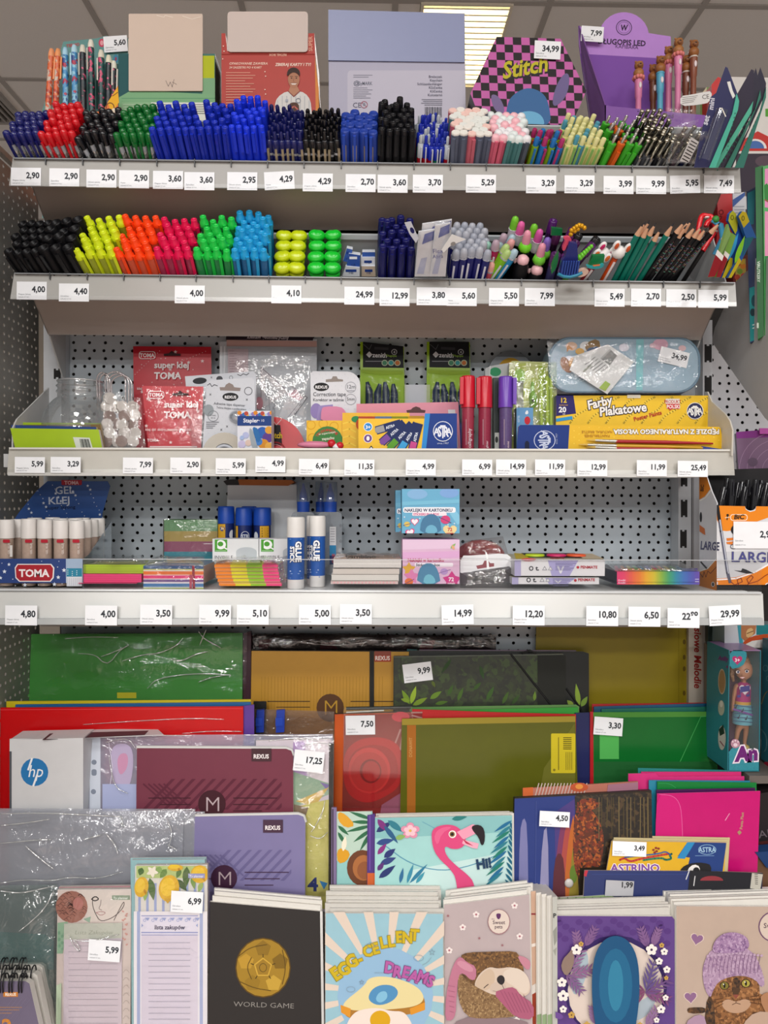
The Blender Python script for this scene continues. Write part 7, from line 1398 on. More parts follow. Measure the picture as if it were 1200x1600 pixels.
# --- second row
for i,(pts,c,off,lab)in enumerate(([[(10,1096),(392,1093),(392,None),(8,None)],'c8b81e',-.010,'yellow folder edge above the red folder'],[[(24,1101),(392,1097),(392,None),(24,None)],'1f5f94',-.007,'blue folder edge above the red folder'],[[(372,1104),(397,1101),(398,None),(372,None)],'5c3a94',-.004,'purple folder edge right of the red folder'])):
 leaf('paper_folder',lab,'folder',pts,PRd,.002,c,off=off,group='paper folders')
o,q=leaf('paper_folder','bright red folder behind the white paper box','folder',[(0,1106),(380,1104),(380,None),(-30,None),(-30,1107)],PRd,.003,'c4060c',off=0,group='paper folders',rough=.3);k=Ink(PRd);k.line([(0,1109),(379,1107)],.9,'e04048').done(o)
glint(o,PRd,.001,[[(130,1132),(220,1126),(300,1122),(350,1124)],[(285,1146),(330,1142),(378,1143)]],.4)
o,q=leaf('clear_pouch','clear pouch with two blue clips between the red folder and the orange album','pouch',[(398,1108),(522,1112),(522,None),(398,None)],PB,.002,film('d8ccc4',.05,.1,.3,haze=.25,hazecol='a08c80'),film(),off=.004)
for x0,x1 in((400,413),(431,445)):
 mb=MB();mb.prism([PB.at(*p,.012)for p in((x0+1,1110),(x1,1109),(x1-1,1144),(x0,1145))],(0,.006,0),mat('1c3fae',.35));mb.prism([PB.at(*p,.0135)for p in((x0-.5,1122),(x1-3,1121),(x1-3,1134),(x0-.5,1135))],(0,.004,0),mat('2048bc',.35));mb.build('blue_clip',o)
o3,q=leaf('black_folder','black folder edge behind the blue clips','folder',[(396,1096),(416,1096),(416,None),(396,None)],PB,.003,'151517',off=-.004)
# orange album with a red flower
o,q=leaf('orange_album','orange and red dotted folder with a big red flower print','folder',[(523,1116),(642,1113),(660,None),(520,None)],PB,.010,'c8501c','3a3c38',off=.004)
k=Ink(PB,.0043,clip=(520,1112,660,1300));k.poly([(538,1118),(660,1113),(660,1300),(534,1300)],'8a2a28').poly([(524,1118),(537,1118),(533,1300),(522,1300)],'cf5a20')
for i in range(9):a=math.radians(95+i*13);k.line([(624+20*math.cos(a)*-1,1120+20*math.sin(a)),(618-62*math.cos(a)*.9-10,1128+46*math.sin(a))],2.6,'b0807a')
k.ell(626,1120,14,8,'c83a48').poly(smooth([(535+0,1200),(540,1172),(556,1158),(575,1152),(600,1152),(622,1162),(628,1180),(630,1210),(622,1232),(600,1246),(575,1256),(550,1248),(538,1228)],2),'b01e22').poly(smooth([(542,1196),(552,1172),(580,1162),(610,1168),(622,1190),(622,1218),(600,1238),(570,1242),(548,1226)],2),'9c181c').ell(577,1204,33,36,'c02c2c').ell(577,1206,29,31,'b02424').ell(579,1205,17,19,'7c1416').ell(580,1205,14,16,'a82020').poly([(596,1258),(640,1230),(640,1300),(590,1300)],'9a5870').done(o)
sl=slab('clear_cover','clear plastic cover',None,[(537,1106),(644,1104),(660,1262),(536,1262)],PB,.0008,film(fac=.04,rough=.08),parent=o,off=.007)
mb=MB();mb.tube([PB.at(541,1107,.004),PB.at(600,1106,.004),PB.at(642,1105,.004)],.0028,mat('3c413c',.3),6);mb.tube([PB.at(541,1113,.008),PB.at(600,1110,.008)],.0012,mat('d0d4cc',.3),5);mb.build('clear_top_edge',o)
price(540,1118,'7,50',PB,'white price tag reading 7,50 stuck on the orange flower folder',46,30,-1,off=.010,ph=9)
# coloured wallets to the right
for i,(pts,c,off,lab)in enumerate(([[(640,1105),(900,1101),(905,1104),(905,None),(640,None)],'5f8f4c',-.004,'pale green wallet edge above the olive one'],[[(700,1110),(903,1105),(905,None),(700,None)],'2f9a34',.000,'bright green wallet edge above the olive one'],[[(644,1108),(780,1113),(900,1116),(900,None),(640,None)],'c0181a',.004,'red wallet edge above the olive one'],[[(898,1114),(924,1113),(926,None),(898,None)],'1d2456',.002,'navy wallet edge right of the olive one'],[[(922,1112),(927,1112),(928,None),(922,None)],'b01820',.0045,'thin red wallet edge right of the navy one'])):
 leaf('plastic_wallet',lab,'wallet',pts,PB,.0015,c,off=off,group='plastic wallets')
o,q=leaf('plastic_wallet','large translucent olive wallet with a yellow barcode label','wallet',[(628,1123),(899,1119),(906,None),(624,None)],PB,.002,'5c5e16','8c7c2a',off=.010,group='plastic wallets',rough=.25)
k=Ink(PB,.0102,clip=(624,1115,906,1300));k.poly([(628,1123),(899,1119),(899,1128),(628,1133)],'a08c30').poly([(636,1133),(650,1133),(649,1300),(636,1300)],'a8641c').poly([(898,1130),(899,1300),(832,1300),(850,1200)],'6a6a1e').text('DONAWIT',644,1183,5,'c89a5a',-90,'l',.01,.9)
k.poly(rr(861,1146,899,1208,2),'d0bc22')
for i in range(7):k.rect(880,1152+i*2.9,893,1153.4+i*2.9,'5a5410')
for i in range(4):k.rect(884+i*3,1175,885+i*3,1203,'8a7c1c')
k.rect(872,1152,873.5,1203,'8a7c1c').ell(866,1203,2,2,'8a7c1c').done(o)
for i,(pts,c,off,lab)in enumerate(([[(925,1100),(1105,1098),(1105,None),(925,None)],'a82024',-.010,'red wallet edge above the big green wallet'],[[(928,1104),(1104,1099),(1110,None),(928,None)],'1a5070',-.006,'teal blue wallet edge above the big green wallet'],[[(940,1108),(1118,1104),(1122,None),(940,None)],'1a6a58',-.002,'sea green wallet edge above the big green wallet'])):
 leaf('plastic_wallet',lab,'wallet',pts,PB,.0015,c,off=off,group='plastic wallets')
o,q=leaf('plastic_wallet','big translucent green wallet with a slanting flap and a 3,30 tag','wallet',[(926,1113),(1119,1112),(1124,None),(926,None)],PB,.002,'0c6626','3a9a4c',off=.004,group='plastic wallets',rough=.25)
k=Ink(PB,.0042,clip=(925,1108,1124,1300));k.poly([(926,1113),(1119,1112),(1119,1118),(1095,1120),(926,1121)],'4a8a34').line([(1095,1120),(1060,1196)],1,'3fa052').line([(1095,1120),(1118,1118)],1,'3fa052').rect(937,1148,967,1186,'4fae52').poly([(926,1190),(1120,1190),(1120,1300),(926,1300)],'145a26').done(o)
price(928,1121,'3,30',PB,'white price tag reading 3,30 stuck on the big green wallet',45,28,4,off=.008,ph=9)
# --- third row
YH=1.045;ph=VP(YH);bb=py_at(.74,YH,75);mb=MB();WB=mat('d3d3d4',.5);a_=[ph.at(15,1156),ph.at(130,1153),ph.at(130,bb),ph.at(15,bb)];dY=V((0,.04,0));b_=[p+dY for p in a_]
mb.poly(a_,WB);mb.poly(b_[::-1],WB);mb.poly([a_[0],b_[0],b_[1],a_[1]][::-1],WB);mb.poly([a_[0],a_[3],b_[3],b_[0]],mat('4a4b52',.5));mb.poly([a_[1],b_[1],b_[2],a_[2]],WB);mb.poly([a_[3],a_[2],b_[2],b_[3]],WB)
o=mb.build('paper_box');tag(o,'white box of printer paper with a round blue logo','paper box')
k=Ink(ph);k.ell(54,1206.5,21.5,21.8,'2a78b4').text('hp',54.5,1214,19.5,'f0f2f4',0,'c',.0,.9,shear=.22).line([(50,1185),(44,1203)],3,'f0f2f4').line([(58,1211),(52,1228)],3,'f0f2f4').rect(14.8,1174,18.2,1275,'55565c').done(o)
pt=Plane(a_[0]+V((0,0,.0012)),V((.012,0,1)));fl=MB();fl.prism([pt.at(*p)for p in((15,1154.5),(70,1141),(245,1138),(256,1148),(130,1152.5))],(0,0,-.001),mat('cfcfd0',.5));f_=fl.build('lid_flap',o)
dk=MB();dk.prism([pt.at(x,y,.0006)for x,y in((66,1156),(78,1146),(232,1141.5),(226,1148),(133,1152.5))],(0,0,-.0004),mat('4a3a40',.5));dk.build('dark_panel',o)
# sheet protectors beside the box
o,q=leaf('sheet_protector','clear punched sheet protectors beside the white paper box','sheet protector',[(131,1152),(300,1148),(520,1147),(521,None),(130,None)],PC,.002,film('e8ecf4',.06,.15,.25,haze=.42,hazecol='c4c4dc'),film(),off=-.006)
k=Ink(PC,-.0055,clip=(130,1147,300,1300));k.poly([(140,1152),(157,1151),(157,1300),(140,1300)],'c9d0dc').line([(139,1152),(139,1300)],.8,'a4acb8').ell(147,1191,4,4,'7f8898').poly(rr(143,1202,151,1212,3),'7f8898').ell(146,1237,4,4,'7f8898').poly(smooth([(172,1165),(200,1160),(210,1180),(204,1230),(186,1240),(175,1210)],2),'b6a8c6').poly(smooth([(182,1180),(200,1175),(200,1200),(186,1215)],2),'c890b0').line([(170,1160),(176,1200),(170,1240),(180,1262)],1,'d8d4e4').rect(160,1225,213,1300,'a8b0d4').done(o)
glint(o,PC,.0,[[(135,1153),(200,1149),(300,1149)],[(165,1160),(200,1152),(212,1170)],[(380,1148),(450,1150),(518,1148)],[(170,1180),(178,1230),(200,1240)],[(420,1158),(460,1152),(500,1158)]],.6)
# pastel A4 pad
o,q=leaf('drawing_pad','pastel drawing pad with coloured triangles and a dark spine','drawing pad',[(400,1157),(515,1155),(521,1160),(519,None),(400,None)],PC,.008,'c9bfc8','cfc8b8',off=-.001)
k=Ink(PC,-.0008,clip=(400,1154,521,1420));k.poly([(458,1160),(476,1158),(480,1216),(458,1212)],'b094c0').poly([(480,1158),(514,1158),(512,1222),(486,1220)],'d8cfd4').poly([(456,1205),(520,1226),(518,1240),(458,1262)],'8fa890').poly([(500,1222),(514,1226),(512,1236)],'7a6ca0').poly([(462,1252),(514,1230),(492,1260)],'c8ac60').poly([(456,1262),(500,1252),(519,1248),(516,1420),(456,1420)],'c4be6c').poly([(456,1256),(482,1262),(478,1274),(462,1276)],'84705c').poly([(514,1160),(521,1162),(519,1420),(513,1420)],'34302c').text('4',481,1392,21,'1f2c6a',0,'l',.03,1.1).poly([(499,1376),(512,1380),(506,1390)],'2f78b0').done(o)
wrap(o,[(458,1152),(522,1150),(520,1400),(458,1400)],PC,.001,.005,film(fac=.06,rough=.07,bump=.35),10,24,6,'clear_film',43)
glint(o,PC,.006,[[(486,1300),(492,1292),(504,1270),(508,1250)],[(470,1166),(500,1160),(516,1164)],[(485,1306),(500,1312),(512,1300)]],.6)
price(459,1173,'17,25',PC,'white price tag reading 17,25 stuck on the pastel drawing pad',47,33,6,off=.012,ph=9.6)
# office notebooks with M emblem
def office(pts,pl,col,dark,cx,cy,r,lx,ly,mc,lab,off,x0,x1,ys,sxr):
 o,q=leaf('office_notebook',lab,'notebook',pts,pl,.012,col,'c9c8c4',off=off,rough=.4);k=Ink(pl,off+.0002,clip=(x0,1150,x1,1460))
 for i in range(14):x=x0+10+i*16;k.poly(clipp([(x,ys+48),(x+46,ys),(x+52,ys),(x+6,ys+48)],x0+12,ys,sxr,ys+50),dark)
 for i in range(5):k.line([(x0+12+i*8,ys+8+i*0),(x0+48+i*8,ys+40)],2.4,dark)
 k.poly([(x0+22,ys+32),(cx-r-6,ys+32),(cx-r-6,ys+60),(x0+22,ys+60)],col)if False else None
 k.line([(x0+20,cy-9),(cx-r-12,cy-9)],1.3,mc).line([(x0+38,cy+1),(cx-r-12,cy+1)],1.3,mc).line([(cx+r+12,cy-9),(min(sxr+30,x1-26),cy-9)],1.3,mc).line([(cx+r+12,cy+1),(min(sxr+20,x1-40),cy+1)],1.3,mc).line([(cx+r+12,cy+11),(min(sxr+10,x1-50),cy+11)],1.3,mc).ell(cx,cy,r,r,mc).text('M',cx,cy+r*.55,r*1.1,'b8a4a8',0,'c',-.012,1).done(o)
 lb=slab('brand_label','dark label',None,R4(lx,ly,lx+31,ly+20),pl,.0004,mat(mc,.4),parent=o,off=off+.0015);k=Ink(pl,off+.0017);k.text('REXUS',lx+3,ly+15.5,6.6,'efe6e6',0,'l',.035,.88).done(lb)
 e=MB();e.tube([pl.at(x,y-1.2,off-.004)for x,y in pts[:4]if y is not None],.003,mat('d0cfcc',.4),6);e.build('page_edge',o);return o
office([(214,1169),(447,1170),(455,1173),(458,1182),(459,None),(211,None)],PC,'70273c','5c1f33',331,1256,21.5,393,1169.5,'3c0e1c','burgundy office notebook with a round M emblem',.006,212,459,1217,440)
office([(302,1276),(466,1273),(474,1276),(477,1286),(476,None),(300,None)],PD,'7c74a0','6a628f',350,1372,20.5,411,1281,'3f1c38','lilac office notebook with a round M emblem',-.004,300,477,1328,455)
PAu=TP(910,1290,1.036,10);ZT[id(PAu)]=.70
# autumn folder and the flower topped one behind it
o,q=leaf('flower_folder','orange and striped flower folder edge behind the autumn folder','folder',[(817,1232),(997,1221),(998,None),(817,None)],PAu,.004,'b06a58',off=-.004);k=Ink(PAu,-.0038,clip=(816,1220,998,1262));k.poly([(817,1231),(833,1230),(833,1262),(817,1262)],'c8602c')
for i in range(16):k.line([(836+i*5,1245),(842+i*5,1224)],1.6,'c0aca4')
k.ell(905,1230,14,7,'b8502c').ell(905,1229,6,4,'d88a3c').poly([(950,1226),(997,1222),(997,1260),(946,1260)],'9a6a7c').done(o)
o,q=leaf('autumn_folder','folder with a dark autumn forest photo and blue left side, tagged 4,50','folder',[(804,1247),(1018,1235),(1022,None),(801,None)],PAu,.010,'2c2418','1a1814',off=.006)
k=Ink(PAu,.0063,clip=(801,1232,1021,1420));k.poly([(804,1248),(900,1243),(905,1420),(801,1420)],'2c3c7c').poly(smooth([(818,1275),(824,1290),(826,1420),(810,1420),(812,1300)],1),'7a7aa8').poly(smooth([(848,1300),(856,1290),(858,1420),(842,1420)],1),'8f8cb0').poly([(866,1270),(898,1248),(896,1420),(870,1420)],'4a3c7a')
for i,(c,x)in enumerate((('7a3a5c',872),('a84a44',880),('b8642c',888),('8a7a2c',896))):k.poly(smooth([(x-8,1420),(x-4,1350),(x+2,1300),(x+10,1265),(x+16,1420)],1),c)
k.poly(smooth([(866,1345),(874,1330),(882,1345),(884,1420),(862,1420)],1),'5c2c34').ell(896,1366,6,14,'5f7a2c')
AUT=fmat(['5c2814','8f3c18','2e1c10','a8561e','742a14'],110,.4);FOR=fmat(['241b12','3a2c1c','4a3822','18120c'],90,.4)
k.poly([(898,1244),(1018,1237),(1020,1420),(905,1420)],FOR).poly(smooth([(898,1262),(910,1256),(930,1270),(944,1300),(942,1340),(930,1372),(904,1380),(894,1340)],2),AUT).poly(smooth([(902,1250),(930,1246),(940,1258),(920,1268),(902,1262)],1),AUT).poly(smooth([(960,1320),(985,1310),(1012,1326),(1018,1356),(960,1358)],1),AUT)
for i in range(13):
 x=934+i*6.6+rnd(-2,2);k.line([(x,1246),(x+rnd(-1,1),1310+rnd(-20,30))],rnd(.8,2),random.choice(['6f6040','54482f','7a6a48']))
k.poly([(906,1356),(1020,1350),(1020,1420),(904,1420)],'241c10').line([(838,1252),(836,1420)],.8,'4a5898').done(o)
mb=MB();mb.ball(PAu.at(889,1380,.008),(.0062,.003,.0062),mat('c9c5c0',.3),12,6);mb.build('snap_button',o)
price(843,1268,'4,50',PAu,'white price tag reading 4,50 stuck on the autumn folder',47,24,3,off=.012,ph=8.6)
# pink wallets
PW=TP(1080,1260,1.04,8)
for i,(pts,c,off,lab)in enumerate(([[(997,1200),(1158,1204),(1160,None),(994,None)],'1f7a78',-.030,'teal button wallet at the back of the pink ones'],[[(1002,1206),(1158,1206),(1160,None),(1000,None)],'c8286e',-.026,'pink button wallet, second from the back'],[[(982,1209),(1024,1208),(1030,1214),(1163,1213),(1165,None),(980,None)],'d02c78',-.022,'pink button wallet, third from the back'],[[(1014,1219),(1172,1220),(1174,None),(1012,None)],'2a84a0',-.016,'blue button wallet behind the green one'],[[(1027,1221),(1182,1223),(1184,None),(1025,None)],'0e7a34',-.012,'green button wallet behind the dark purple one'],[[(1026,1234),(1180,1231),(1182,None),(1022,None)],'44144c',-.006,'dark purple button wallet behind the front pink one'],[[(1027,1240),(1188,1236),(1179,None),(1022,None)],'c4106e',.0,'front pink button wallet with silver lettering'])):
 o,q=leaf('button_wallet',lab,'wallet',pts,PW,.0018,c,'e06aa0' if c in('c4106e','d02c78')else c,off=off,group='button wallets',rough=.25,z=.70)
 if i==6:k=Ink(PW,.0003,clip=(1022,1236,1188,1380));k.poly(smooth([(1027,1241),(1050,1242),(1063,1254),(1066,1280),(1067,1380),(1023,1380),(1024,1300)],1),'cc1874').line(smooth([(1030,1241),(1052,1243),(1063,1256),(1066,1284),(1068,1360)],2,False),.9,'e060a0').text('Penta Plast',1160,1296,4.6,'b8a078',-85,'l',.01,.95).poly([(1152,1300),(1156,1297),(1159,1301),(1155,1305)],'a88a68').line([(1133,1282),(1138,1274),(1140,1271)],1,'f0a8cc').done(o)
 elif i==4:Ink(PW,off+.0003).line(smooth([(1029,1224),(1046,1224),(1056,1231)],2,False),.9,'2f9a54').done(o)
# --- fourth row: clear bags
o=None
for i,(pts,off)in enumerate(([[(-20,1266),(320,1268)],-.010],[[(-20,1263),(305,1264)],-.004],[[(-20,1270),(287,1266)],.002])):
 x1=pts[1][0];q_=[(-20,pts[0][1]),(x1,pts[1][1]),(x1-4,1425),(-20,1428)]
 b=wrap(None,q_,PD,off,.006,film('e0e2e6',.05,.08,.30,haze=.40,hazecol='c0c2ca'),24,16,6,'clear_bag',50+i);tag(b,['clear document bag, rear one reaching furthest right','clear document bag, middle one','clear document bag, front one of the stack at the left'][i],'plastic bag','clear document bags');o=b
glint(o,PD,.012,[[(0,1272),(60,1270),(150,1274),(190,1276)],[(0,1380),(40,1374),(80,1377),(110,1370),(150,1374),(192,1362)],[(0,1290),(40,1286),(78,1280)],[(190,1276),(192,1294),(188,1285)],[(165,1302),(180,1320),(184,1334)],[(0,1318),(60,1312),(80,1312)],[(260,1280),(270,1300),(262,1330)],[(40,1322),(60,1340),(84,1358)],[(130,1312),(160,1304)],[(262,1320),(276,1328)]],1.0)
b=wrap(None,[(-20,1384),(90,1382),(88,1640),(-20,1640)],TP(40,1500,.972,12),0,.006,film('d0dcd8',.06,.08,.3,haze=.3,hazecol='8f9a98'),12,20,6,'clear_bag',55);tag(b,'clear bag with a teal and grey shine behind the spiral notebooks','plastic bag');glint(b,TP(40,1500,.972,12),.010,[[(0,1392),(30,1396),(60,1390),(86,1384)],[(84,1392),(70,1420),(44,1444),(30,1455)]],.9)
o,q=leaf('teal_folder','grey and teal folder behind the clear bag at the bottom left','folder',[(-20,1392),(84,1392),(84,None),(-20,None)],TP(40,1500,.98,12),.003,'7c7f84',z=.66);k=Ink(TP(40,1500,.98,12),.0002);k.poly([(-20,1455),(70,1460),(84,1470),(84,1540),(-20,1540)],'3f7c7c').rect(60,1515,84,1640,'2c5648').poly([(58,1540),(70,1530),(76,1600),(62,1620)],'a8a098').done(o)
# fruit and flamingo notebooks
def pages(n,pts,pl,off0,dz,lab,nm='notebook',cover='d8d4cc',step=.007,group=None,jx=3,th=.006):
 """stack of notebooks leaning behind one another; only their page edges show"""
 for i in range(n):
  off=off0-step*(i+1);j=rnd(-jx,jx);q=[(x+j,y)for x,y in pts];lift=rnd(-.001,.002)
  P=[pl.at(x,y if y is not None else ybz(pl,ZT[id(pl)],x))for x,y in q];P=[p+pl.n*off+V((0,0,lift+dz*(i+1)))for p in P]
  mb=MB();mb.prism(P,-pl.n*th,mat(cover,.5),mat(random.choice(['f0eee8','eae8e4','f2efe6']),.6));o=mb.build('notebook');tag(o,f'{lab}, {["first", "second", "third", "fourth", "fifth", "sixth", "seventh", "eighth"][i]} behind the front one','notebook',group)
  k=MB();a,b=P[0],P[1];t=-pl.n*th
  for f in(.3,.6):e0,e1=a+t*f,b+t*f;u=V((0,0,.0003));k.poly([e0+u,e1+u,e1+u+t*.06,e0+u+t*.06],mat('b8b4ac',.6))
  k.build('sheet_edges',o)
o,q=leaf('notebook','landscape notebook printed with bananas, palm leaves and a coconut','notebook',[(527,1270),(582,1268),(582,None),(525,None)],PD,.006,'8fc4c0','d8d4cc',off=.001)
k=Ink(PD,.0012,clip=(526,1266,580,1420));k.poly([(526,1268),(582,1268),(582,1330),(526,1345)],'b8d0c0')
for x0,y0,x1,y1 in((580,1280,545,1268),(580,1285,548,1284),(580,1290,540,1300),(580,1296,552,1316),(580,1300,562,1330),(528,1300,540,1320),(528,1290,545,1305)):k.poly(leafp(x0,y0,x1,y1,3),'2f6a48')
k.poly(smooth([(528,1268),(540,1272),(556,1290),(540,1294),(528,1282)],1),'dca02c').poly(smooth([(526,1330),(534,1324),(548,1332),(542,1346),(528,1350)],1),'d89c24').poly(leafp(536,1330,540,1306,4),'ece4cc').ell(566,1356,24,28,'6a3c22').ell(568,1356,17,20,'a86838').ell(570,1360,12,14,'8f5430').ell(580,1362,5,6,'18120e').done(o)
o,q=leaf('notebook','thin purple notebook spine between the fruit and the flamingo notebooks','notebook',[(574,1274),(586,1272),(586,None),(573,None)],PD,.008,'4a2c7c',off=.004);Ink(PD,.0042).rect(574,1364,586,1400,'c8602c').rect(577,1274,579,1360,'6a4a9c').done(o)
o,q=leaf('notebook','tall purple and black edged notebook left of the fruit notebook','notebook',[(518,1262),(526,1262),(525,None),(517,None)],PD,.006,'7a6a90',off=.003);Ink(PD,.0032).rect(519,1264,521,1400,'3c3040').done(o)
o,q=leaf('notebook','landscape notebook with a pink flamingo saying Hi among palm leaves','notebook',[(586,1278),(800,1274),(801,None),(585,None)],PD,.007,'9fd0cc','dcdad4',off=.008)
k=Ink(PD,.0082,clip=(586,1275,800,1430));k.poly([(586,1278),(800,1274),(800,1300),(586,1310)],'86bcbc').poly([(640,1360),(800,1330),(800,1430),(640,1430)],'c4e0dc').line(smooth([(600,1320),(640,1350),(690,1362),(740,1352),(790,1330)],2,False),1.6,'5a98b0').line(smooth([(660,1284),(690,1300),(740,1320)],2,False),1.2,'6aa4b4')
for x0,y0,x1,y1,w_,c in((588,1300,612,1284,5,'28346a'),(590,1280,606,1300,5,'7a2f78'),(588,1318,616,1312,5,'2f4a84'),(600,1340,618,1326,5,'2a3470'),(594,1350,619,1340,5,'31407c'),(590,1335,604,1318,4,'8a2f7c'),(592,1372,618,1352,5,'27336c'),(590,1360,600,1348,4,'5a2f74'),(606,1282,630,1300,5,'2f7a8a'),(600,1290,622,1318,4,'2a5a84'),(640,1380,668,1350,3,'2f7a9a'),(636,1380,646,1350,3,'3a8aa4'),(650,1380,664,1362,3,'3f94a8'),(625,1380,630,1356,3,'2f6a94'),(706,1280,730,1276,4,'2a7a78')):k.poly(leafp(x0,y0,x1,y1,w_),c)
for i in range(11):k.poly(leafp(800-i*1.4,1282+i*8,772-i*1.6+(i%2)*4,1300+i*8.6,2.6),['1f6a94','2a7a8a','1f7a68'][i%3]);k.poly(leafp(797-i*.8,1284+i*9,803,1300+i*9,2),'17607a')
for a in range(5):an=math.radians(a*72-90);k.ell(641+9*math.cos(an),1298+8*math.sin(an),6,5,'dc8fa8')
for a in range(5):an=math.radians(a*72-90);k.ell(641+6*math.cos(an),1298+5.4*math.sin(an),4.2,3.6,'f0c4cc')
k.ell(641,1298,2.2,2,'e0b04c').poly(leafp(618,1310,634,1306,4),'8ab060')
k.poly(smooth([(674,1306),(676,1296),(686,1290),(702,1288),(716,1292),(727,1306),(728,1318),(720,1326),(706,1327),(697,1322),(694,1326),(698,1338),(712,1352),(730,1366),(742,1380),(745,1430),(716,1430),(714,1375),(704,1358),(688,1344),(677,1328)],2),'d8487c').poly(smooth([(678,1310),(682,1298),(694,1292),(708,1292),(690,1302),(684,1322)],1),'e0608c').poly([(714,1300),(738,1288),(750,1290),(748,1300),(724,1312)],'ec9cb4').poly([(724,1312),(748,1318),(746,1326),(738,1325),(722,1318)],'f0a8bc').poly([(722,1310),(740,1322),(728,1318)],'b82a4c').poly(smooth([(736,1292),(744,1288),(754,1291),(758,1302),(757,1318),(752,1322),(748,1308),(740,1300)],1),'221a20').ell(707,1303.5,6,6,'f0ece4').ell(706.5,1303.5,4.2,4.2,'8a6a3c').ell(706.5,1303.5,2.4,2.4,'1a1414')
k.text('Hi!',745,1358,15,'1f3c5c',-8,'l',.05,.95).done(o)
pages(5,[(588,1277),(799,1273),(800,None),(586,None)],PD,.007,.0004,'white edged landscape notebook in the flamingo stack',group='notebooks of the flamingo stack',jx=5,step=.0035,th=.003)
# activity books with the yellow cover
PX_=TP(1040,1330,1.012,16)
o,q=leaf('activity_book','yellow and blue activity book carrying a 3,49 tag','activity book',[(956,1314),(1134,1317),(1124,None),(922,None)],PX_,.003,'d8a814','d8ccb0',z=.70,group='yellow activity books')
k=Ink(PX_,.0002,clip=(924,1313,1136,1420));k.poly([(1074,1316),(1135,1317),(1124,1400),(1064,1400),(1078,1340),(1059,1338)],'1e3a78').poly([(1074,1316),(1086,1316),(1070,1342),(1058,1341)],'2a84b8').ell(1105,1327.5,14,8,'8fb4d0').ell(1105,1327.5,13,7.2,'1e3a78').text('ASTRA',1105,1331.5,8,'9fc0d8',0,'c',.02,.8).rect(1086,1336.6,1116,1337.6,'6a8ab4')
for x,y in((1021,1328),(1025,1325),(1029,1326),(1026,1330),(1023,1332)):k.ell(x,y,2.2,1.8,'8a3024',0,8)
k.line(smooth([(968,1344),(976,1340),(984,1347),(1000,1342),(1034,1336),(1046,1334)],2,False),3,'c03a34').line(smooth([(1005,1344),(1034,1340),(1040,1344),(1050,1342),(1046,1336),(1050,1334)],2,False),3,'2f7a5c').line(smooth([(976,1340),(990,1338),(1030,1334),(1040,1330),(1048,1336)],2,False),2,'2f5a9c').text('ASTRINO',954,1362,12,'7a4a9c',0,'l',.03,1.1,'f0e8e4',.06).poly(smooth([(1062,1360),(1070,1352),(1084,1348),(1100,1348),(1112,1352),(1110,1370),(1062,1370)],1),'1c1a1c').poly(smooth([(1074,1358),(1084,1350),(1094,1354),(1092,1368),(1076,1368)],1),'e4e0dc').ell(1088,1360,5,5,'1c1a1c').done(o)
for i in range(3):
 leaf('activity_book',f'pale edged activity book, {["first", "second", "third"][i]} behind the yellow one','activity book',[(958+i*1.5,1312-i*3.4),(1138+i*1.2,1316-i*3.6),(1128,None),(926,None)],PX_,.0026,'c8b888','d0c4a8',off=-.0045*(i+1),z=.70,group='yellow activity books')
price(957,1315,'3,49',PX_,'white price tag reading 3,49 stuck on the yellow activity book',53,23,2,off=.003,ph=7.6)
PY_=TP(1040,1370,1.0,16)
o,q=leaf('binder','navy and black folder lying across below the yellow activity book','folder',[(914,1360),(1080,1361),(1192,1364),(1184,None),(906,None)],PY_,.004,'222f66','b8b0a8',z=.70)
k=Ink(PY_,.0002,clip=(906,1359,1192,1440));k.poly([(1078,1360),(1192,1364),(1186,1440),(1070,1440)],'1c1c22').line([(1077,1360),(1072,1374)],1.6,'d0d0d0').line([(1086,1369),(1084,1384)],1.4,'d0d0d0').poly([(914,1360),(919,1360),(916,1370),(912,1368)],'b83040').poly(ellp(1112,1376,18,7.4,0,10,0,180),'8a3038').poly([(1175,1364),(1192,1366),(1188,1390),(1172,1388)],'b8b4a8')
for i in range(6):k.line([(1179+i*.2,1366+i*3),(1184,1366.4+i*3)],1,'44403c')
k.line([(925,1366),(1074,1366)],.8,'3a4a88').done(o)
o,q=leaf('price_tag','grey half hidden price tag on the navy folder','price tag',[(947,1375),(991,1377),(989,1400),(945,1400)],PY_,.0004,'b0b0b4',off=.003,z=.7);Ink(PY_,.0033).text('1,99',989,1387,8.6,'2c2c30',2,'r',.03,.95).done(o)
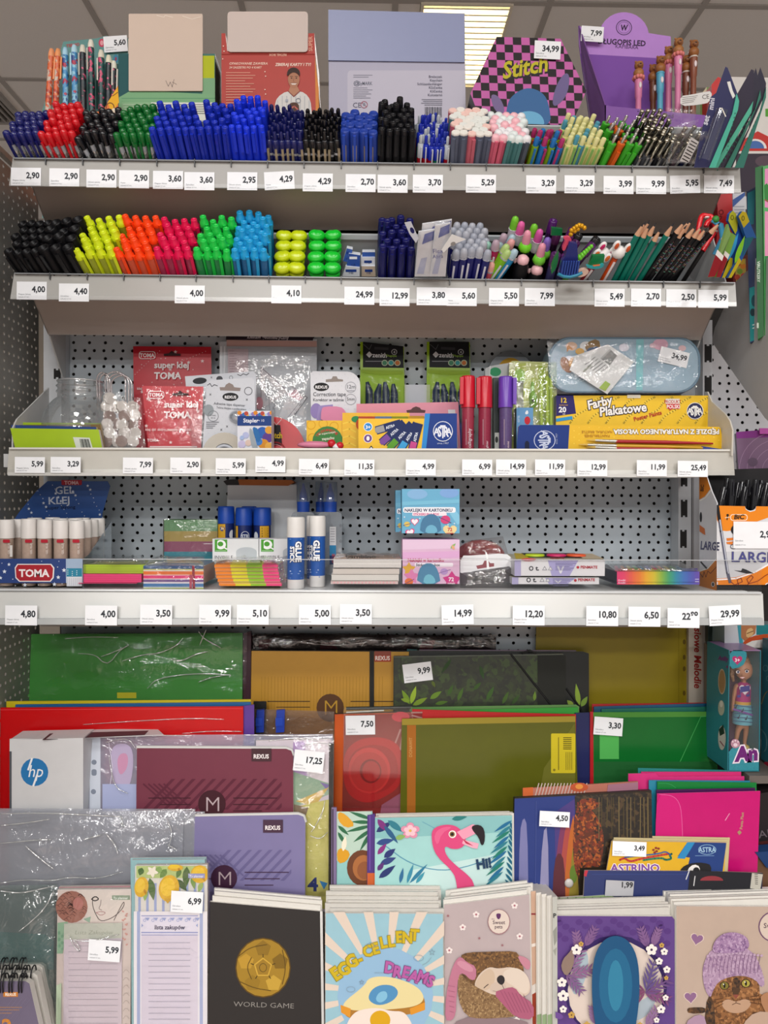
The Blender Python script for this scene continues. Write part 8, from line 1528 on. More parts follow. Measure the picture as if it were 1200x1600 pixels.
# --- front row
# spiral notebooks, bottom left
for i,(x1,y0,yaw,Y,lab)in enumerate(((66,1508,0,.955,'rear one'),(58,1520,0,.935,'middle one'),(46,1533,0,.915,'front one with a lilac cover'))):
 pl=TP(40,1540,Y,16);zb_=.56;dr_=26
 q=[(-40,y0),(x1-8,y0),(x1-2,y0+3),(x1+dr_,1650),(-40,1650)];q=[(-40,y0),(x1-6,y0),(x1,y0+4),(x1+dr_*.9,1640),(x1+dr_,1690),(-40,1690)]
 o=slab('spiral_notebook',f'wire bound notebook at the bottom left corner, {lab}','notebook',q,pl,.012,mat('6a6076' if i==2 else 'd4d0c8',.45),mat('dcd8d0',.6),group='wire bound notebooks')
 k=Ink(pl,clip=(-40,y0,x1+30,1690))
 if i==2:k.rect(5,1550,28,1557.5,'c87a2c').text('REXUS',16.5,1556,4.6,'f0e4d4',0,'c',.035,.9).line([(-10,1574),(34,1574)],.8,'c08a4a').line([(-10,1578),(30,1578)],.8,'c08a4a').line([(-10,1583),(18,1583)],.8,'c08a4a').text('2',3,1612,20,'d0862c',0,'l',.04,1.1);[k.line([(-10+j*7,1600),(20+j*7,1560)],.5,'7a7088')for j in range(5)]
 else:k.line([(-20,y0+8),(x1-4,y0+8)],.8,'a8a49c').rect(14,y0+4,20,y0+7,'2a2a2c').rect(36,y0+4,44,y0+7,'2a2a2c')
 k.done(o)
 mb=MB()
 for x in((2,6.5,16,20.5,31,35.5)if i!=1 else(4,8.5,20,24.5,36,40.5,50)):
  if x>x1-6:continue
  c0=pl.at(x,y0+4,.001);r=.0085;mb.tube([c0+V((0,-.003,-.009))]+[c0+V((0,.004-r*math.cos(math.radians(a))*.9,r*math.sin(math.radians(a))*1.2-.001))for a in range(-10,191,20)],.0009,mat('17171a',.3),5)
 mb.build('wire_binding',o)
# magnetic shopping list pads
PF=TP(150,1450,.965,8)
def pad(pts,D,lab,off,extra):
 o=slab('list_pad',lab,'notepad',pts,PF,D,mat('d8d0cc',.45),mat('c8c0b8',.5),off=off);k=Ink(PF,off+.0002,clip=(min(p[0]for p in pts),min(p[1]for p in pts),max(p[0]for p in pts),1720));extra(k);k.done(o);return o
def lady(k):
 k.poly([(90,1391),(205,1390),(203,1720),(86,1720)],'cdbfb8').poly([(120,1391),(204,1390),(203,1440),(130,1440)],'d4cac2').ell(112,1417,25,25,'9c6a5c')
 random.seed(3)
 for i in range(60):
  a,r=rnd(0,6.28),rnd(2,23);x,y=112+r*math.cos(a),1417+r*math.sin(a);k.line(smooth([(x-4,y),(x,y-3),(x+4,y+1)],1,False),.6,'4a2a26');k.o-=.00004
 k.up().ell(118,1412,9,9,'b08074')if False else k.up()
 k.ell(122,1412,8,10,'b0746c').line(smooth([(145,1402),(144,1414),(150,1430),(157,1440),(172,1436),(184,1428),(194,1416),(194,1408),(190,1414),(184,1426),(178,1438)],2,False),1.1,'4a3c3c').line(smooth([(143,1405),(149,1400),(155,1405),(148,1408),(143,1405)],1,False),1.6,'221c1c').line(smooth([(158,1406),(157,1414),(154,1420),(159,1422)],1,False),.8,'7a6a68').line(smooth([(150,1426),(158,1424),(166,1426),(158,1431),(150,1426)],1,False),.8,'a86a70').rect(175,1399,203,1406,'8a9a84').text('Ty planner',177,1405,3.8,'dfe4dc',0,'l',.02).poly([(90,1442),(106,1440),(98,1490),(89,1490)],'8fb094').poly([(130,1436),(142,1432),(140,1442)],'8fae98')
 for i in range(7):
  for j in range(8):k.ell(192+(i%2)*5-(j*0),1424+i*7+j*0,2.4,1.4,'c8968c',30,6);k.ell(198-(i%2)*3,1428+i*8,2.2,1.4,'c8968c',-30,6);break
 for i in range(10):k.line(smooth([(192,1520+i*12),(197,1514+i*12),(202,1520+i*12)],1,False),.6,'a89a94')
 for i in range(6):k.ell(92+(i%2)*5,1458+i*5,2,2.6,'78a084',0,6)
 k.poly([(88,1540),(96,1536),(94,1720),(86,1720)],'b8c8ac')
 k.poly([(100,1443),(191,1442),(189,1720),(98,1720)],'c8bcc4').poly([(100,1443),(191,1442),(190,1466),(100,1468)],'b9bcb0').text('Lista Zakupów',146,1460,6.6,'8a8f80',0,'c',-.012,1.1,shear=.25)
 for i in range(20):k.line([(107,1478+i*9.3),(184,1478+i*9.3)],.7,'a098a0')
o=pad([(90,1390),(205,1389),(202,1690),(86,1690)],.006,'shopping list pad with a line drawn face and a brown flower',0,lady)
wrap(o,[(88,1386),(207,1385),(204,1690),(84,1690)],PF,.001,.003,film(fac=.05,rough=.06,bump=.2),10,26,5,'clear_film',61);glint(o,PF,.006,[[(107,1460),(116,1480),(126,1488),(122,1476),(114,1468)],[(114,1468),(140,1472),(186,1460)]],.6)
slab('list_pad','pink topped list pad peeking out behind the face pad','notepad',[(92,1386),(207,1384),(205,1690),(90,1690)],PF,.005,mat('b8848c',.45),mat('c8c0b8'),off=-.008)
price(138,1469,'5,99',PF,'white price tag reading 5,99 stuck on the face shopping list pad',50,33,4,off=.007,ph=9.6)
def lemon(k):
 x0,x1=213,322;k.rect(x0-2,1353,x1+2,1424,'d8d4cc')
 for i in range(9):k.rect(216+i*12.4,1380,220+i*12.4,1424,'98a4cc')
 k.rect(x0,1353,x1,1372,'b4c480')
 for x,y,xx,yy,w_,c in((222,1356,218,1368,5,'4a6c34'),(234,1372,240,1407,6,'52703c'),(260,1358,250,1372,5,'6a8a44'),(292,1354,290,1388,6,'4f6a38'),(276,1374,292,1392,5,'3f5a30'),(250,1354,246,1366,5,'8aa860'),(282,1358,276,1372,4,'5c7c40'),(316,1378,310,1394,4,'98b060'),(300,1368,304,1390,4,'7a9850'),(228,1388,226,1408,4,'8fb060')):k.poly(leafp(x,y,xx,yy,w_),c)
 for x,y,rx,ry,a in((221,1386,11,16,10),(264,1388,16,21,10),(312,1366,14,14,0),(274,1356,12,5,0)):k.ell(x,y,rx,ry,'d8ac28',a).ell(x-2,y-2,rx*.7,ry*.7,'e4c038',a).poly(leafp(x+4,y+ry*.2,x+8,y+ry*.8,2),'b8861c')
 k.poly([(256,1404),(262,1412),(268,1404)],'c89c24')
 for a in range(5):an=math.radians(a*72-60);k.poly(leafp(238,1362,238+10*math.cos(an),1362+10*math.sin(an),3),'e8e0d0')
 k.rect(294,1365,320,1372,'9a9cc4').text('Ty planner',296,1371,4,'e4e4ec',0,'l',.02,.9)
 k.rect(x0-4,1424,x1+4,1720,'e2dee2').rect(214,1424,219,1720,'a4aed0').rect(312,1424,317,1720,'a4aed0').rect(221,1430,309,1720,'d4ccd8').rect(221,1431,309,1460,'dcd8e4').line([(221,1431),(309,1431)],1.2,'8a94c4').line([(221,1457),(309,1457)],1.6,'8a94c4').line([(221,1461),(309,1461)],1,'8a94c4').text('lista zakupów',265,1452,6.6,'44405c',0,'c',.03,.95,shear=.1)
 for i in range(7):k.poly([(226+i*13,1434),(234+i*13,1434),(231+i*13,1439)],'9aa4cc').ring(226+i*13,1438,2.4,2.4,.8,'9aa4cc',10)
 k.poly([(221,1443),(224,1446),(221,1449)],'9aa4cc').poly([(309,1443),(306,1446),(309,1449)],'9aa4cc')
 for i in range(26):k.line([(232,1473+i*9.2),(297,1473+i*9.2)],.8,'a8a4b4')
o=pad([(212,1352),(324,1351),(321,1690),(208,1690)],.006,'shopping list pad with lemons and blue stripes',.012,lemon)
wrap(o,[(208,1347),(328,1346),(325,1690),(205,1690)],PF,.013,.003,film(fac=.05,rough=.06,bump=.2),10,30,5,'clear_film',62)
for i in range(2):slab('list_pad',f'pale blue list pad peeking out behind the lemon pad, {["nearer", "farther"][i]} one','notepad',[(206-i*2,1344-i*3),(320+i*2,1343-i*3),(322,1690),(206,1690)],PF,.004,mat('8fb8bc',.45),mat('c8d4d4'),off=.005-.006*i,group='pale blue list pads')
price(267,1393,'6,99',PF,'white price tag reading 6,99 stuck on the lemon shopping list pad',50,33,3,off=.018,ph=9.6)
# exercise books
def exercise(pts,col,lab,off,pl=PE,D=.006,sidec='f0ede6',rough=.6):
 o,q=leaf('exercise_book',lab,'notebook',pts,pl,D,col,sidec,off=off,rough=rough);return o,Ink(pl,off+.0002)
def backs(n,pts,off0,lab,grp,lift,step=.0065,jx=4,cover='c8c4bc',pl=PE):
 pages(n,pts,pl,off0,lift,lab,cover=cover,step=step,group=grp,jx=jx,th=step*.86)
G_='231d1a'
PG=TP(415,1440,.958,14,4);ZT[id(PG)]=.56
o,k=exercise([(328,1409),(502,1424),(506,None),(324,None)],G_,'black exercise book with a golden football',0,PG)
k.poly([(500,1424),(504,1424),(508,1700),(504,1700)],'d8d6d2')
bx_,by_=411,1512;k.ell(bx_,by_,43.5,47,'5a4212').ell(bx_,by_,41.5,45,'a07c24')
for a in range(5):
 an=math.radians(a*72+90);px,py=bx_+28*math.cos(an),by_-30*math.sin(an);k.poly([(px+13*math.cos(math.radians(b*72+an*0+90)),py-13*math.sin(math.radians(b*72+90)))for b in range(5)],['8a6a1e','b88f2e','94721f','c09a38','7c5e18'][a]);k.line([(bx_+12*math.cos(an),by_-12*math.sin(an)),(bx_+20*math.cos(an),by_-21*math.sin(an))],1.4,'4a3610')
k.poly([(bx_+15*math.cos(math.radians(b*72+90)),by_-16*math.sin(math.radians(b*72+90)))for b in range(5)],'c89f3a').poly([(bx_+12.5*math.cos(math.radians(b*72+90)),by_-13.5*math.sin(math.radians(b*72+90)))for b in range(5)],'9a7622')
k.ring(bx_,by_,6,7,1,'5a4212').line(smooth([(bx_-38,by_-18),(bx_-20,by_-32),(bx_+6,by_-36)],2,False),1,'5a4212').line(smooth([(bx_-36,by_+22),(bx_-14,by_+32),(bx_+12,by_+36)],2,False),1,'5a4212').line(smooth([(bx_+30,by_-28),(bx_+36,by_),(bx_+30,by_+26)],2,False),1,'5a4212').line(smooth([(bx_-18,by_-16),(bx_-26,by_),(bx_-18,by_+18)],2,False),1,'5a4212').text('WORLD GAME',bx_+1,1574,8,'8f8a84',2,'c',-.005,1.28).done(o)
pages(3,[(330,1407),(500,1422),(504,None),(326,None)],PG,0,.004,'pale edged exercise book of the football stack',group='exercise books behind the football one',jx=4,step=.006,th=.0055)
o,k=exercise([(509,1427),(692,1428),(694,None),(508,None)],'93bcc8','pale blue exercise book with sun rays and a fried egg on toast',.004)
cx,cy=602,1552;k.cl=(508,1425,694,1720)
for i in range(20):
 a0=math.radians(i*18+3);a1=math.radians(i*18+9.5);k.poly([(cx+62*math.cos(a0),cy+62*math.sin(a0)),(cx+300*math.cos(a0),cy+300*math.sin(a0)),(cx+300*math.cos(a1),cy+300*math.sin(a1)),(cx+62*math.cos(a1),cy+62*math.sin(a1))],'d9c8b8');k.o-=.00004
k.up();k.ell(cx,cy+4,75,76,'8fb4d0')
k.poly(smooth([(534,1572),(570,1542),(574,1530),(592,1526),(620,1530),(652,1544),(664,1560),(664,1576),(642,1586),(560,1592),(540,1590)],2),'a8742c').poly(smooth([(534,1568),(570,1540),(575,1529),(592,1525),(620,1528),(652,1541),(664,1558),(656,1570),(630,1576),(560,1580),(540,1576)],2),'e0d098').poly([(532,1570),(548,1576),(547,1590),(533,1582)],'d89028').poly([(640,1576),(664,1566),(664,1578),(642,1586)],'d89028')
k.poly(smooth([(574,1562),(580,1546),(596,1538),(616,1540),(624,1552),(612,1566),(590,1572)],2),'4f8cb8').poly(smooth([(586,1562),(592,1550),(604,1548),(606,1560),(594,1568)],2),'7fb8d4')
k.poly(smooth([(540,1604),(548,1588),(560,1578),(590,1574),(610,1580),(630,1580),(640,1592),(646,1606),(660,1660),(530,1660)],2),'e8d8cc').ell(594,1594,16,15,'d4a010')
k.cl=None
for i,ch in enumerate('EGG-CELLENT'):
 t=i/10;x=530+t*118;y=1527-60*math.sin(t*math.pi*.5)+(3 if i%2 else 0);k.text(ch,x,y+2,20 if i<3 else 17,'c8ac1c',-34+t*38,'c',.045,.9,'8a7c20',.035)
for i,ch in enumerate('DREAMS'):
 t=i/5;k.text(ch,608+t*62,1520+t*18+(3 if i%2 else 0),17.5,'b05a9c',8+t*14,'c',.045,.9,'6a3a6c',.03)
k.ring(579,1477.5,6,4.4,.6,'7f94a4',14).ring(654,1497,8,5,.6,'7f94a4',14).ring(548,1546,7,4.6,.6,'7f94a4',14).line([(585,1520),(600,1520)],.6,'7f94a4').line(starp(675,1488,5)+[starp(675,1488,5)[0]],.6,'7f94a4').line(starp(565,1535,4)+[starp(565,1535,4)[0]],.6,'7f94a4').line(smooth([(660,1508),(668,1504),(674,1496)],1,False),.6,'7f94a4').done(o)
backs(7,[(510,1424),(690,1425),(692,None),(510,None)],.0,'white edged exercise book in the toast stack','exercise books of the toast stack',.0032,jx=6,step=.0062)
PHp=TP(765,1440,.955,14,-6);ZT[id(PHp)]=.56
o,k=exercise([(694,1414),(827,1398),(834,None),(696,None)],'b4a4a4','dusty pink exercise book with a white puppy in a basket',.002,PHp);k.cl=(694,1396,834,1720)
for x,y in((744,1429),(804,1415),(723,1449),(812,1463),(702,1485),(746,1597),(807,1594)):
 for a in range(5):an=math.radians(a*72-90);k.ell(x+3.2*math.cos(an),y+3.2*math.sin(an),2.2,2.2,'e8dcd8',0,8)
 k.ell(x,y,1.8,1.8,'a86a74',0,8)
for x,y in((700,1431),(749,1466),(785,1477),(720,1600)):k.ell(x,y,1.8,1.8,'9a6a70',0,8)
k.ell(779.5,1440.5,17.6,20,'9a7478').ell(779.5,1440,16.4,18.6,'d8c8bc').poly(smooth([(775,1428),(779,1427),(783,1428),(782,1434),(779,1437),(776,1434)],1),'5a2c5c').text('the',768,1437,2.6,'6a4a5c',0,'l',.0).text('Sweet',779.5,1444,6,'4a3040',0,'c',.01,.95).text('pets',779,1450.6,5.6,'4a3040',0,'c',.01,.95)
WV=fmat(['8a6a44','6a4c2c','a8885c','7a5a38'],260,.7);WD_=fmat(['6a4824','4c3218','8a6234'],260,.7)
k.poly(smooth([(704,1600),(740,1586),(800,1590),(832,1600),(832,1640),(700,1640)],1),'8a7478')
k.poly(smooth([(718,1494),(730,1488),(770,1487),(805,1486),(812,1494),(820,1520),(816,1560),(726,1560)],1),WD_)
k.poly(smooth([(740,1540),(748,1522),(764,1510),(778,1514),(800,1510),(822,1520),(830,1540),(826,1556),(800,1560),(770,1554),(748,1548)],2),'d0bcaa').poly(smooth([(784,1518),(806,1510),(826,1524),(828,1548),(818,1554),(802,1540),(790,1534)],2),'d8c8b8').poly(smooth([(740,1541),(750,1524),(764,1512),(774,1520),(772,1540),(756,1550)],2),'c8b098')
k.ell(778,1543,13,9,'c8b4a4',-10).poly(smooth([(776,1528),(782,1523),(788,1526),(789,1534),(784,1540),(777,1535)],1),'2c2628').line(smooth([(756,1544),(759,1541),(763,1538)],1,False),1.2,'3a2c28').line([(784,1538),(788,1546),(782,1549)],.9,'5a4a48').line(smooth([(770,1548),(778,1550),(788,1545)],1,False),.7,'8a7468')
k.poly(smooth([(716,1520),(722,1524),(740,1540),(768,1554),(800,1566),(808,1588),(790,1590),(750,1592),(728,1588),(715,1560)],1),WV)
k.poly(smooth([(704,1520),(712,1500),(720,1494),(730,1504),(744,1510),(744,1530),(736,1532),(724,1520),(716,1524),(713,1560),(712,1585),(706,1595),(695,1594),(697,1555)],1),'b8748a').poly(smooth([(712,1504),(722,1500),(740,1512),(738,1520),(722,1514)],1),'c88a9c').poly(smooth([(770,1551),(790,1544),(804,1542),(814,1556),(834,1568),(834,1594),(806,1590),(788,1572)],1),'a85a74').poly(smooth([(808,1492),(822,1496),(830,1504),(826,1518),(814,1506)],1),'c08090')
for i in range(7):k.line([(782+i*6,1548+i*1),(800+i*5,1582)],.7,'8a4660')
for i in range(6):k.line([(700+i*.5,1540+i*8),(711-i*.4,1542+i*8)],.6,'9a5a74')
k.done(o)
pages(5,[(697,1411),(828,1395),(833,None),(699,None)],PHp,.002,.0014,'cream edged exercise book of the puppy stack',group='exercise books behind the puppy one',jx=8,step=.006,th=.0052)
# books standing with their edges to the front
for i in range(5):
 x=829.5+i*8.4;Yq=.975-.006*i*0;pl=TP(x,1440,.965-.004*i,14);y0=1393+i*2.2
 o,q=leaf('exercise_book',f'exercise book seen edge on, {["first from the puppy, orange edged", "second from the puppy", "third from the puppy", "fourth from the puppy", "fifth, with green leaf cover"][i]}','notebook',[(x,y0),(x+7.6,y0-1),(x+8.4,None),(x+1,None)],pl,.07,['c8a48c','d8d4cc','dcd8d0','d4d0c8','b8b8b0'][i],'dcd8ce',z=.56,group='exercise books seen edge on')
 k=Ink(pl,.0002)
 if i==0:k.rect(830,1427,837.5,1429.4,'8a2430').poly([(830.5,1475),(838,1473),(838,1478),(831,1480)],'e8ded4').poly([(831,1552),(838,1550),(838.5,1640),(831.5,1640)],'9a3a20').poly([(831,1540),(838,1536),(838,1550),(831,1554)],'dcd4cc')
 elif i<4:k.rect(x+1.5,y0+4,x+2.2,1640,'b0aca4').rect(x+5,y0+4,x+5.6,1640,'b8b4ac').poly([(x+1,1586),(x+8,1584),(x+8.4,1640),(x+1,1640)],'8aa078')
 else:k.poly([(x+1,1455),(x+7,1447),(x+7,1470),(x+3,1478)],'8f9088').poly([(x+1,1485),(x+7,1480),(x+5,1494)],'9a9a90').text('P',x+1,1434,7,'2a2a2c',0,'l',.03)
 k.done(o)
o,q=leaf('leaf_cover_book','exercise book with a green leaf cover behind the purple one','notebook',[(864,1404),(952,1398),(960,1402),(960,None),(866,None)],TP(910,1440,.985,14),.006,'8fa878','dcd8d0',z=.56);k=Ink(TP(910,1440,.985,14),.0002);[k.poly([(870+i*13,1411),(874+i*13,1401),(878+i*13,1411)],'3c5a34')for i in range(6)];k.done(o)
# purple flower book
o,k=exercise([(869,1431),(1050,1432),(1054,1437),(1055,None),(867,None)],'5a3a80','purple exercise book with a wreath of white flowers and palm leaves',.004);k.cl=(868,1429,1054,1720)
for i in range(40):k.ell(872+(i*53)%180,1436+(i*17)%44,6,5,'543478',0,8);k.o-=.00004
k.up();k.ell(962,1545,80,84,'33205c').ell(962,1547,75,78,'d8c8bc').poly(smooth([(900,1500),(918,1480),(920,1520),(900,1560),(890,1540)],2),'a8b8c0').poly(smooth([(985,1570),(1010,1560),(1030,1540),(1020,1580),(990,1600)],2),'a8b4bc')
def frond(x,y,ang,L,c,n=5):
 for i in range(n):
  for sg in(-1,1):
   a=math.radians(ang+sg*(28+i*4));t=i/n;bx,by=x+L*t*math.cos(math.radians(ang)),y+L*t*math.sin(math.radians(ang));k.poly(leafp(bx,by,bx+L*.5*(1-t*.5)*math.cos(a),by+L*.5*(1-t*.5)*math.sin(a),1.8,4),c)
 k.poly(leafp(x,y,x+L*1.1*math.cos(math.radians(ang)),y+L*1.1*math.sin(math.radians(ang)),2,4),c)
for x,y,a,L,c in((905,1486,-100,32,'84608c'),(915,1478,-62,34,'7c5888'),(1012,1480,-110,34,'7c5888'),(1020,1478,-70,30,'84608c'),(888,1520,-60,46,'8c6890'),(892,1524,-15,44,'8a6088'),(885,1522,50,40,'7a5884'),(1008,1550,200,44,'7a4468'),(1008,1550,150,46,'84486c'),(1008,1550,20,42,'7a4874'),(1008,1552,-30,46,'6a4a7c'),(1010,1548,-75,50,'5c4a80'),(930,1600,-100,30,'8a6890'),(1010,1604,-60,36,'8a6890'),(880,1590,-160,20,'6c4a90')):frond(x,y,a,L,c)
k.poly(smooth([(888,1490),(894,1482),(898,1500),(892,1518),(884,1526),(876,1512),(880,1498)],1),'8a7468')
for x,y,r in((901,1484,8),(1018,1484,8.5),(1038,1487,5.5),(878,1535,7.4),(880,1556,8.5),(880,1577,5.5),(1042,1515,5.5),(1030,1502,5.5),(1033,1577,6.5),(1040,1559,4.6),(1026,1594,4.4)):
 for a in range(5):an=math.radians(a*72-90);k.ell(x+r*.62*math.cos(an),y+r*.62*math.sin(an),r*.45,r*.45,'ece4dc',0,10)
 k.ell(x,y,r*.24,r*.24,'3c2450',0,8)
for x,y,r in((908,1475,4),(1034,1477,4),(893,1586,5.4),(1041,1528,3.4),(917,1602,6),(1000,1601,4)):
 for a in range(5):an=math.radians(a*72-90);k.ell(x+r*.6*math.cos(an),y+r*.6*math.sin(an),r*.45,r*.45,'c09a4c',0,8)
 k.ell(x,y,r*.25,r*.25,'5a3a20',0,6)
k.poly(smooth([(926,1500),(940,1470),(962,1460),(984,1470),(998,1500),(1000,1560),(990,1625),(934,1625),(924,1560)],2),'174f78').ell(962,1540,26,58,'1f6288').ell(962,1540,12,40,'2f7c9c');k.done(o)
backs(4,[(872,1429),(1050,1424),(1053,None),(872,None)],.002,'white edged exercise book of the purple stack','exercise books behind the purple one',.0028,step=.006,jx=3)
# kitten book
PK=TP(1130,1440,.955,14,3);ZT[id(PK)]=.56
o,k=exercise([(1057,1416),(1260,1417),(1262,None),(1056,None)],'b8a292','beige exercise book with a tabby kitten in a lilac bobble hat',.002,PK);k.cl=(1056,1414,1262,1720)
k.poly([(1057,1416),(1260,1417),(1260,1426),(1057,1424)],'a89080')if False else None
FUR=fmat(['8a5a30','5c3818','a87444','6c4420'],150,.7);FURD=fmat(['4a3018','2c1c10','6a4624'],160,.7);HAT=fmat(['a88aa4','8f6f90','b89cb4'],220,.8);POM=fmat(['9a789c','7c5a84','b496b4'],260,.8)
for x,y,r in((1089,1467,9.5),(1079,1558,9.5)):k.poly(heartp(x,y,r+1.4,12 if y<1500 else-4),'d8c4b8').poly(heartp(x,y,r,12 if y<1500 else-4),'8a6488')
k.ring(1209,1448,24,24,1.6,'6a4468').ell(1209,1448,22,22,'d0beb0').text('Sweet',1193,1450,8,'4a3040',0,'l',.01)
k.poly(smooth([(1104,1575),(1112,1552),(1118,1540),(1190,1548),(1212,1580),(1230,1640),(1100,1640)],1),FUR).poly(smooth([(1073,1577),(1078,1574),(1104,1574),(1104,1583),(1076,1584)],1),FURD).poly(smooth([(1102,1570),(1110,1552),(1118,1580),(1116,1640),(1100,1640)],1),FURD)
k.poly(smooth([(1110,1560),(1112,1540),(1124,1530),(1150,1524),(1184,1528),(1188,1550),(1184,1568),(1170,1582),(1150,1586),(1130,1580)],2),FUR).poly(smooth([(1126,1568),(1136,1560),(1150,1566),(1164,1560),(1176,1566),(1166,1580),(1150,1584),(1134,1580)],2),'b89478').poly(smooth([(1144,1530),(1152,1526),(1158,1534),(1156,1552),(1150,1560),(1144,1554)],1),FURD).poly([(1145,1554),(1155,1554),(1150,1561)],'8a4a3c').line([(1150,1561),(1150,1567),(1144,1570)],.9,'4a2c20').line([(1150,1567),(1157,1569)],.9,'4a2c20')
for x,y in((1132,1540),(1165.5,1536.5)):k.ell(x,y,7.6,6.6,'2c1c10').ell(x,y,6.2,5.6,'a89a44' if x>1150 else '7c7030').ell(x,y,1.6,4,'16120c').ell(x-1.4,y-2,1,1,'e8e4d8')
for y in(0,4,8):k.line([(1118,1562+y*1.6),(1130,1560+y)],.9,'4a2c18').line([(1172,1558+y),(1186,1556+y*1.6)],.9,'4a2c18')
k.poly(smooth([(1098,1530),(1098,1510),(1106,1490),(1118,1480),(1150,1476),(1176,1486),(1188,1508),(1196,1536),(1190,1544),(1180,1530),(1160,1524),(1140,1526),(1122,1534),(1114,1548),(1110,1560),(1102,1548)],1),HAT)
for i in range(14):x=1106+i*6;k.line(smooth([(x+4,1490+abs(i-7)*.8),(x+1,1508),(x,1522-abs(7-i)*.4)],1,False),1,'7c5c7c')
for i in range(16):k.ell(1106+i*5.6,1489+abs(8-i)*.6,2.4,2,'b89cb4',0,8)
k.poly(smooth([(1112,1488),(1116,1470),(1130,1458),(1150,1456),(1168,1464),(1172,1480),(1160,1488),(1130,1490)],2),POM).poly(smooth([(1186,1560),(1196,1550),(1210,1552),(1220,1580),(1200,1590)],1),'a87a58').poly(smooth([(1160,1600),(1180,1580),(1210,1582),(1230,1640),(1150,1640)],1),'b89c88').poly(smooth([(1070,1598),(1090,1584),(1104,1590),(1106,1640),(1066,1640)],1),'a88aa0');k.done(o)
pages(6,[(1060,1413),(1256,1406),(1258,None),(1060,None)],PK,.0,.0014,'white edged exercise book of the kitten stack',group='exercise books behind the kitten one',jx=6,step=.006,th=.0052)
# --- right edge: doll boxes of the next bay
Yd=1.075;zs=at(1160,1206,Yd).z
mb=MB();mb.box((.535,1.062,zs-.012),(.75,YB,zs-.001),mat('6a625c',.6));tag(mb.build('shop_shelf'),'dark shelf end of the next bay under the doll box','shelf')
pl=VP(Yd);TEAL=mat('2f8a98',.4,0,.25,700);x0,x1,y0,y1=1139,1187,1016,1205
A0,A1=pl.at(x0,y0),pl.at(x1,y1);D=.07;mb=MB();Xa,Xb,Zt,Zb=pl.at(x0,1100).x,pl.at(x1,1100).x,A0.z,zs+.0005
TL=mat('2c7f8c',.45);mb.box((Xa,Yd+D-.002,Zb),(Xb,Yd+D,Zt),mat('7a5a80',.5));mb.box((Xa-.001,Yd,Zb),(Xa,Yd+D,Zt),TL);mb.box((Xb,Yd,Zb),(Xb+.001,Yd+D,Zt),TL);mb.box((Xa,Yd,Zb),(Xb,Yd+D,Zb+.001),TL);mb.box((Xa,Yd,Zt-.001),(Xb,Yd+D,Zt),mat('9a7aa8',.3))
o=mb.build('doll_box');tag(o,'teal doll box with a window showing a doll in a pink top','doll box')
fr_=slab('box_front','glittery teal front with a purple name',None,[(1139,1175),(1148,1165),(1160,1168),(1176,1180),(1187,1176),(1187,y1-.3),(1139,y1-.3)],pl,.001,TEAL,parent=o);k=Ink(pl,clip=(1139,1150,1187,1205));k.text('An',1150,1189,22,'6a2470',-4,'l',.06,.95,'e8dce8',.07,shear=.1).done(fr_)
cr=slab('box_corner','glittery teal corner with a heart',None,smooth([(1139,1016),(1166,1016),(1167,1028),(1160,1042),(1139,1046)],1),pl,.001,TEAL,parent=o);k=Ink(pl);k.poly(heartp(1152,1031,8),'b8306c').text('3+',1152,1034,5.4,'f0e4ec',0,'c',.03).done(cr)
pw=slab('paw_badge','pink paw badge',None,ellp(1149,1162,7,7),pl,.001,mat('b88a9c',.4),parent=o,off=.001);k=Ink(pl,.0022);k.ell(1149,1164,3.4,3,'e0c8d0').ell(1145,1159,1.4,1.6,'e0c8d0').ell(1149,1157.4,1.4,1.6,'e0c8d0').ell(1153,1159,1.4,1.6,'e0c8d0').done(pw)
wn=slab('clear_window','clear window',None,R4(x0,1016,x1,1172),pl,.0004,film(fac=.03,rough=.05),parent=o,off=-.0006)
PSd=Plane((Xa-.001,0,0),(-1,0,0));k=Ink(PSd,clip=(1119,1010,1138.6,1205));k.text('Anlily',1122,1031,7,'7a2a78',8,'l',.04,.7).ell(1128,1065,6,20,'c8b49a').ell(1128,1065,5,18,'a8845c').ell(1127,1106,5,12,'b0b4a0').ell(1127,1100,2.6,5,'d8d4c8').ell(1128,1153,6,19,'c8c4bc').poly([(1123,1140),(1130,1132),(1132,1146),(1125,1150)],'24342c').line([(1125,1158),(1131,1166)],1.6,'8a4a5c').ell(1136,1042,1.4,2,'8a3a7c').done(o,'side_print')
# doll: one continuous body grown by skin, with hair and clothes as parts
u=lambda px:px/1200*(Yd+.03);Yb_=Yd+.032;H_=lambda x,y:at(x,y,Yb_)
joints={'hip':(1162,1128),'waist':(1162,1098),'chest':(1162,1078),'neck':(1162,1064),'head0':(1161,1058),'head1':(1160,1046),'head2':(1160,1036),'sl':(1150,1070),'el':(1146,1090),'hl':(1144,1112),'sr':(1174,1070),'er':(1180,1094),'hr':(1181,1116),'kl':(1153,1140),'al':(1149,1162),'tl':(1148,1168),'kr':(1166,1140),'ar':(1163,1162),'tr':(1164,1168)}
rad={'hip':9,'waist':7,'chest':8.5,'neck':3.4,'head0':9,'head1':14,'head2':10,'sl':4.6,'el':3.6,'hl':2.6,'sr':4.6,'er':3.6,'hr':2.6,'kl':5,'al':3.2,'tl':3.6,'kr':5,'ar':3.2,'tr':3.6}
ed=[('hip','waist'),('waist','chest'),('chest','neck'),('neck','head0'),('head0','head1'),('head1','head2'),('chest','sl'),('sl','el'),('el','hl'),('chest','sr'),('sr','er'),('er','hr'),('hip','kl'),('kl','al'),('al','tl'),('hip','kr'),('kr','ar'),('ar','tr')]
ks=list(joints);base=H_(1160,1170);vs=[H_(*joints[n_])-base+(V((0,-.006,0))if n_ in('tl','tr')else V((0,0,0)))for n_ in ks]
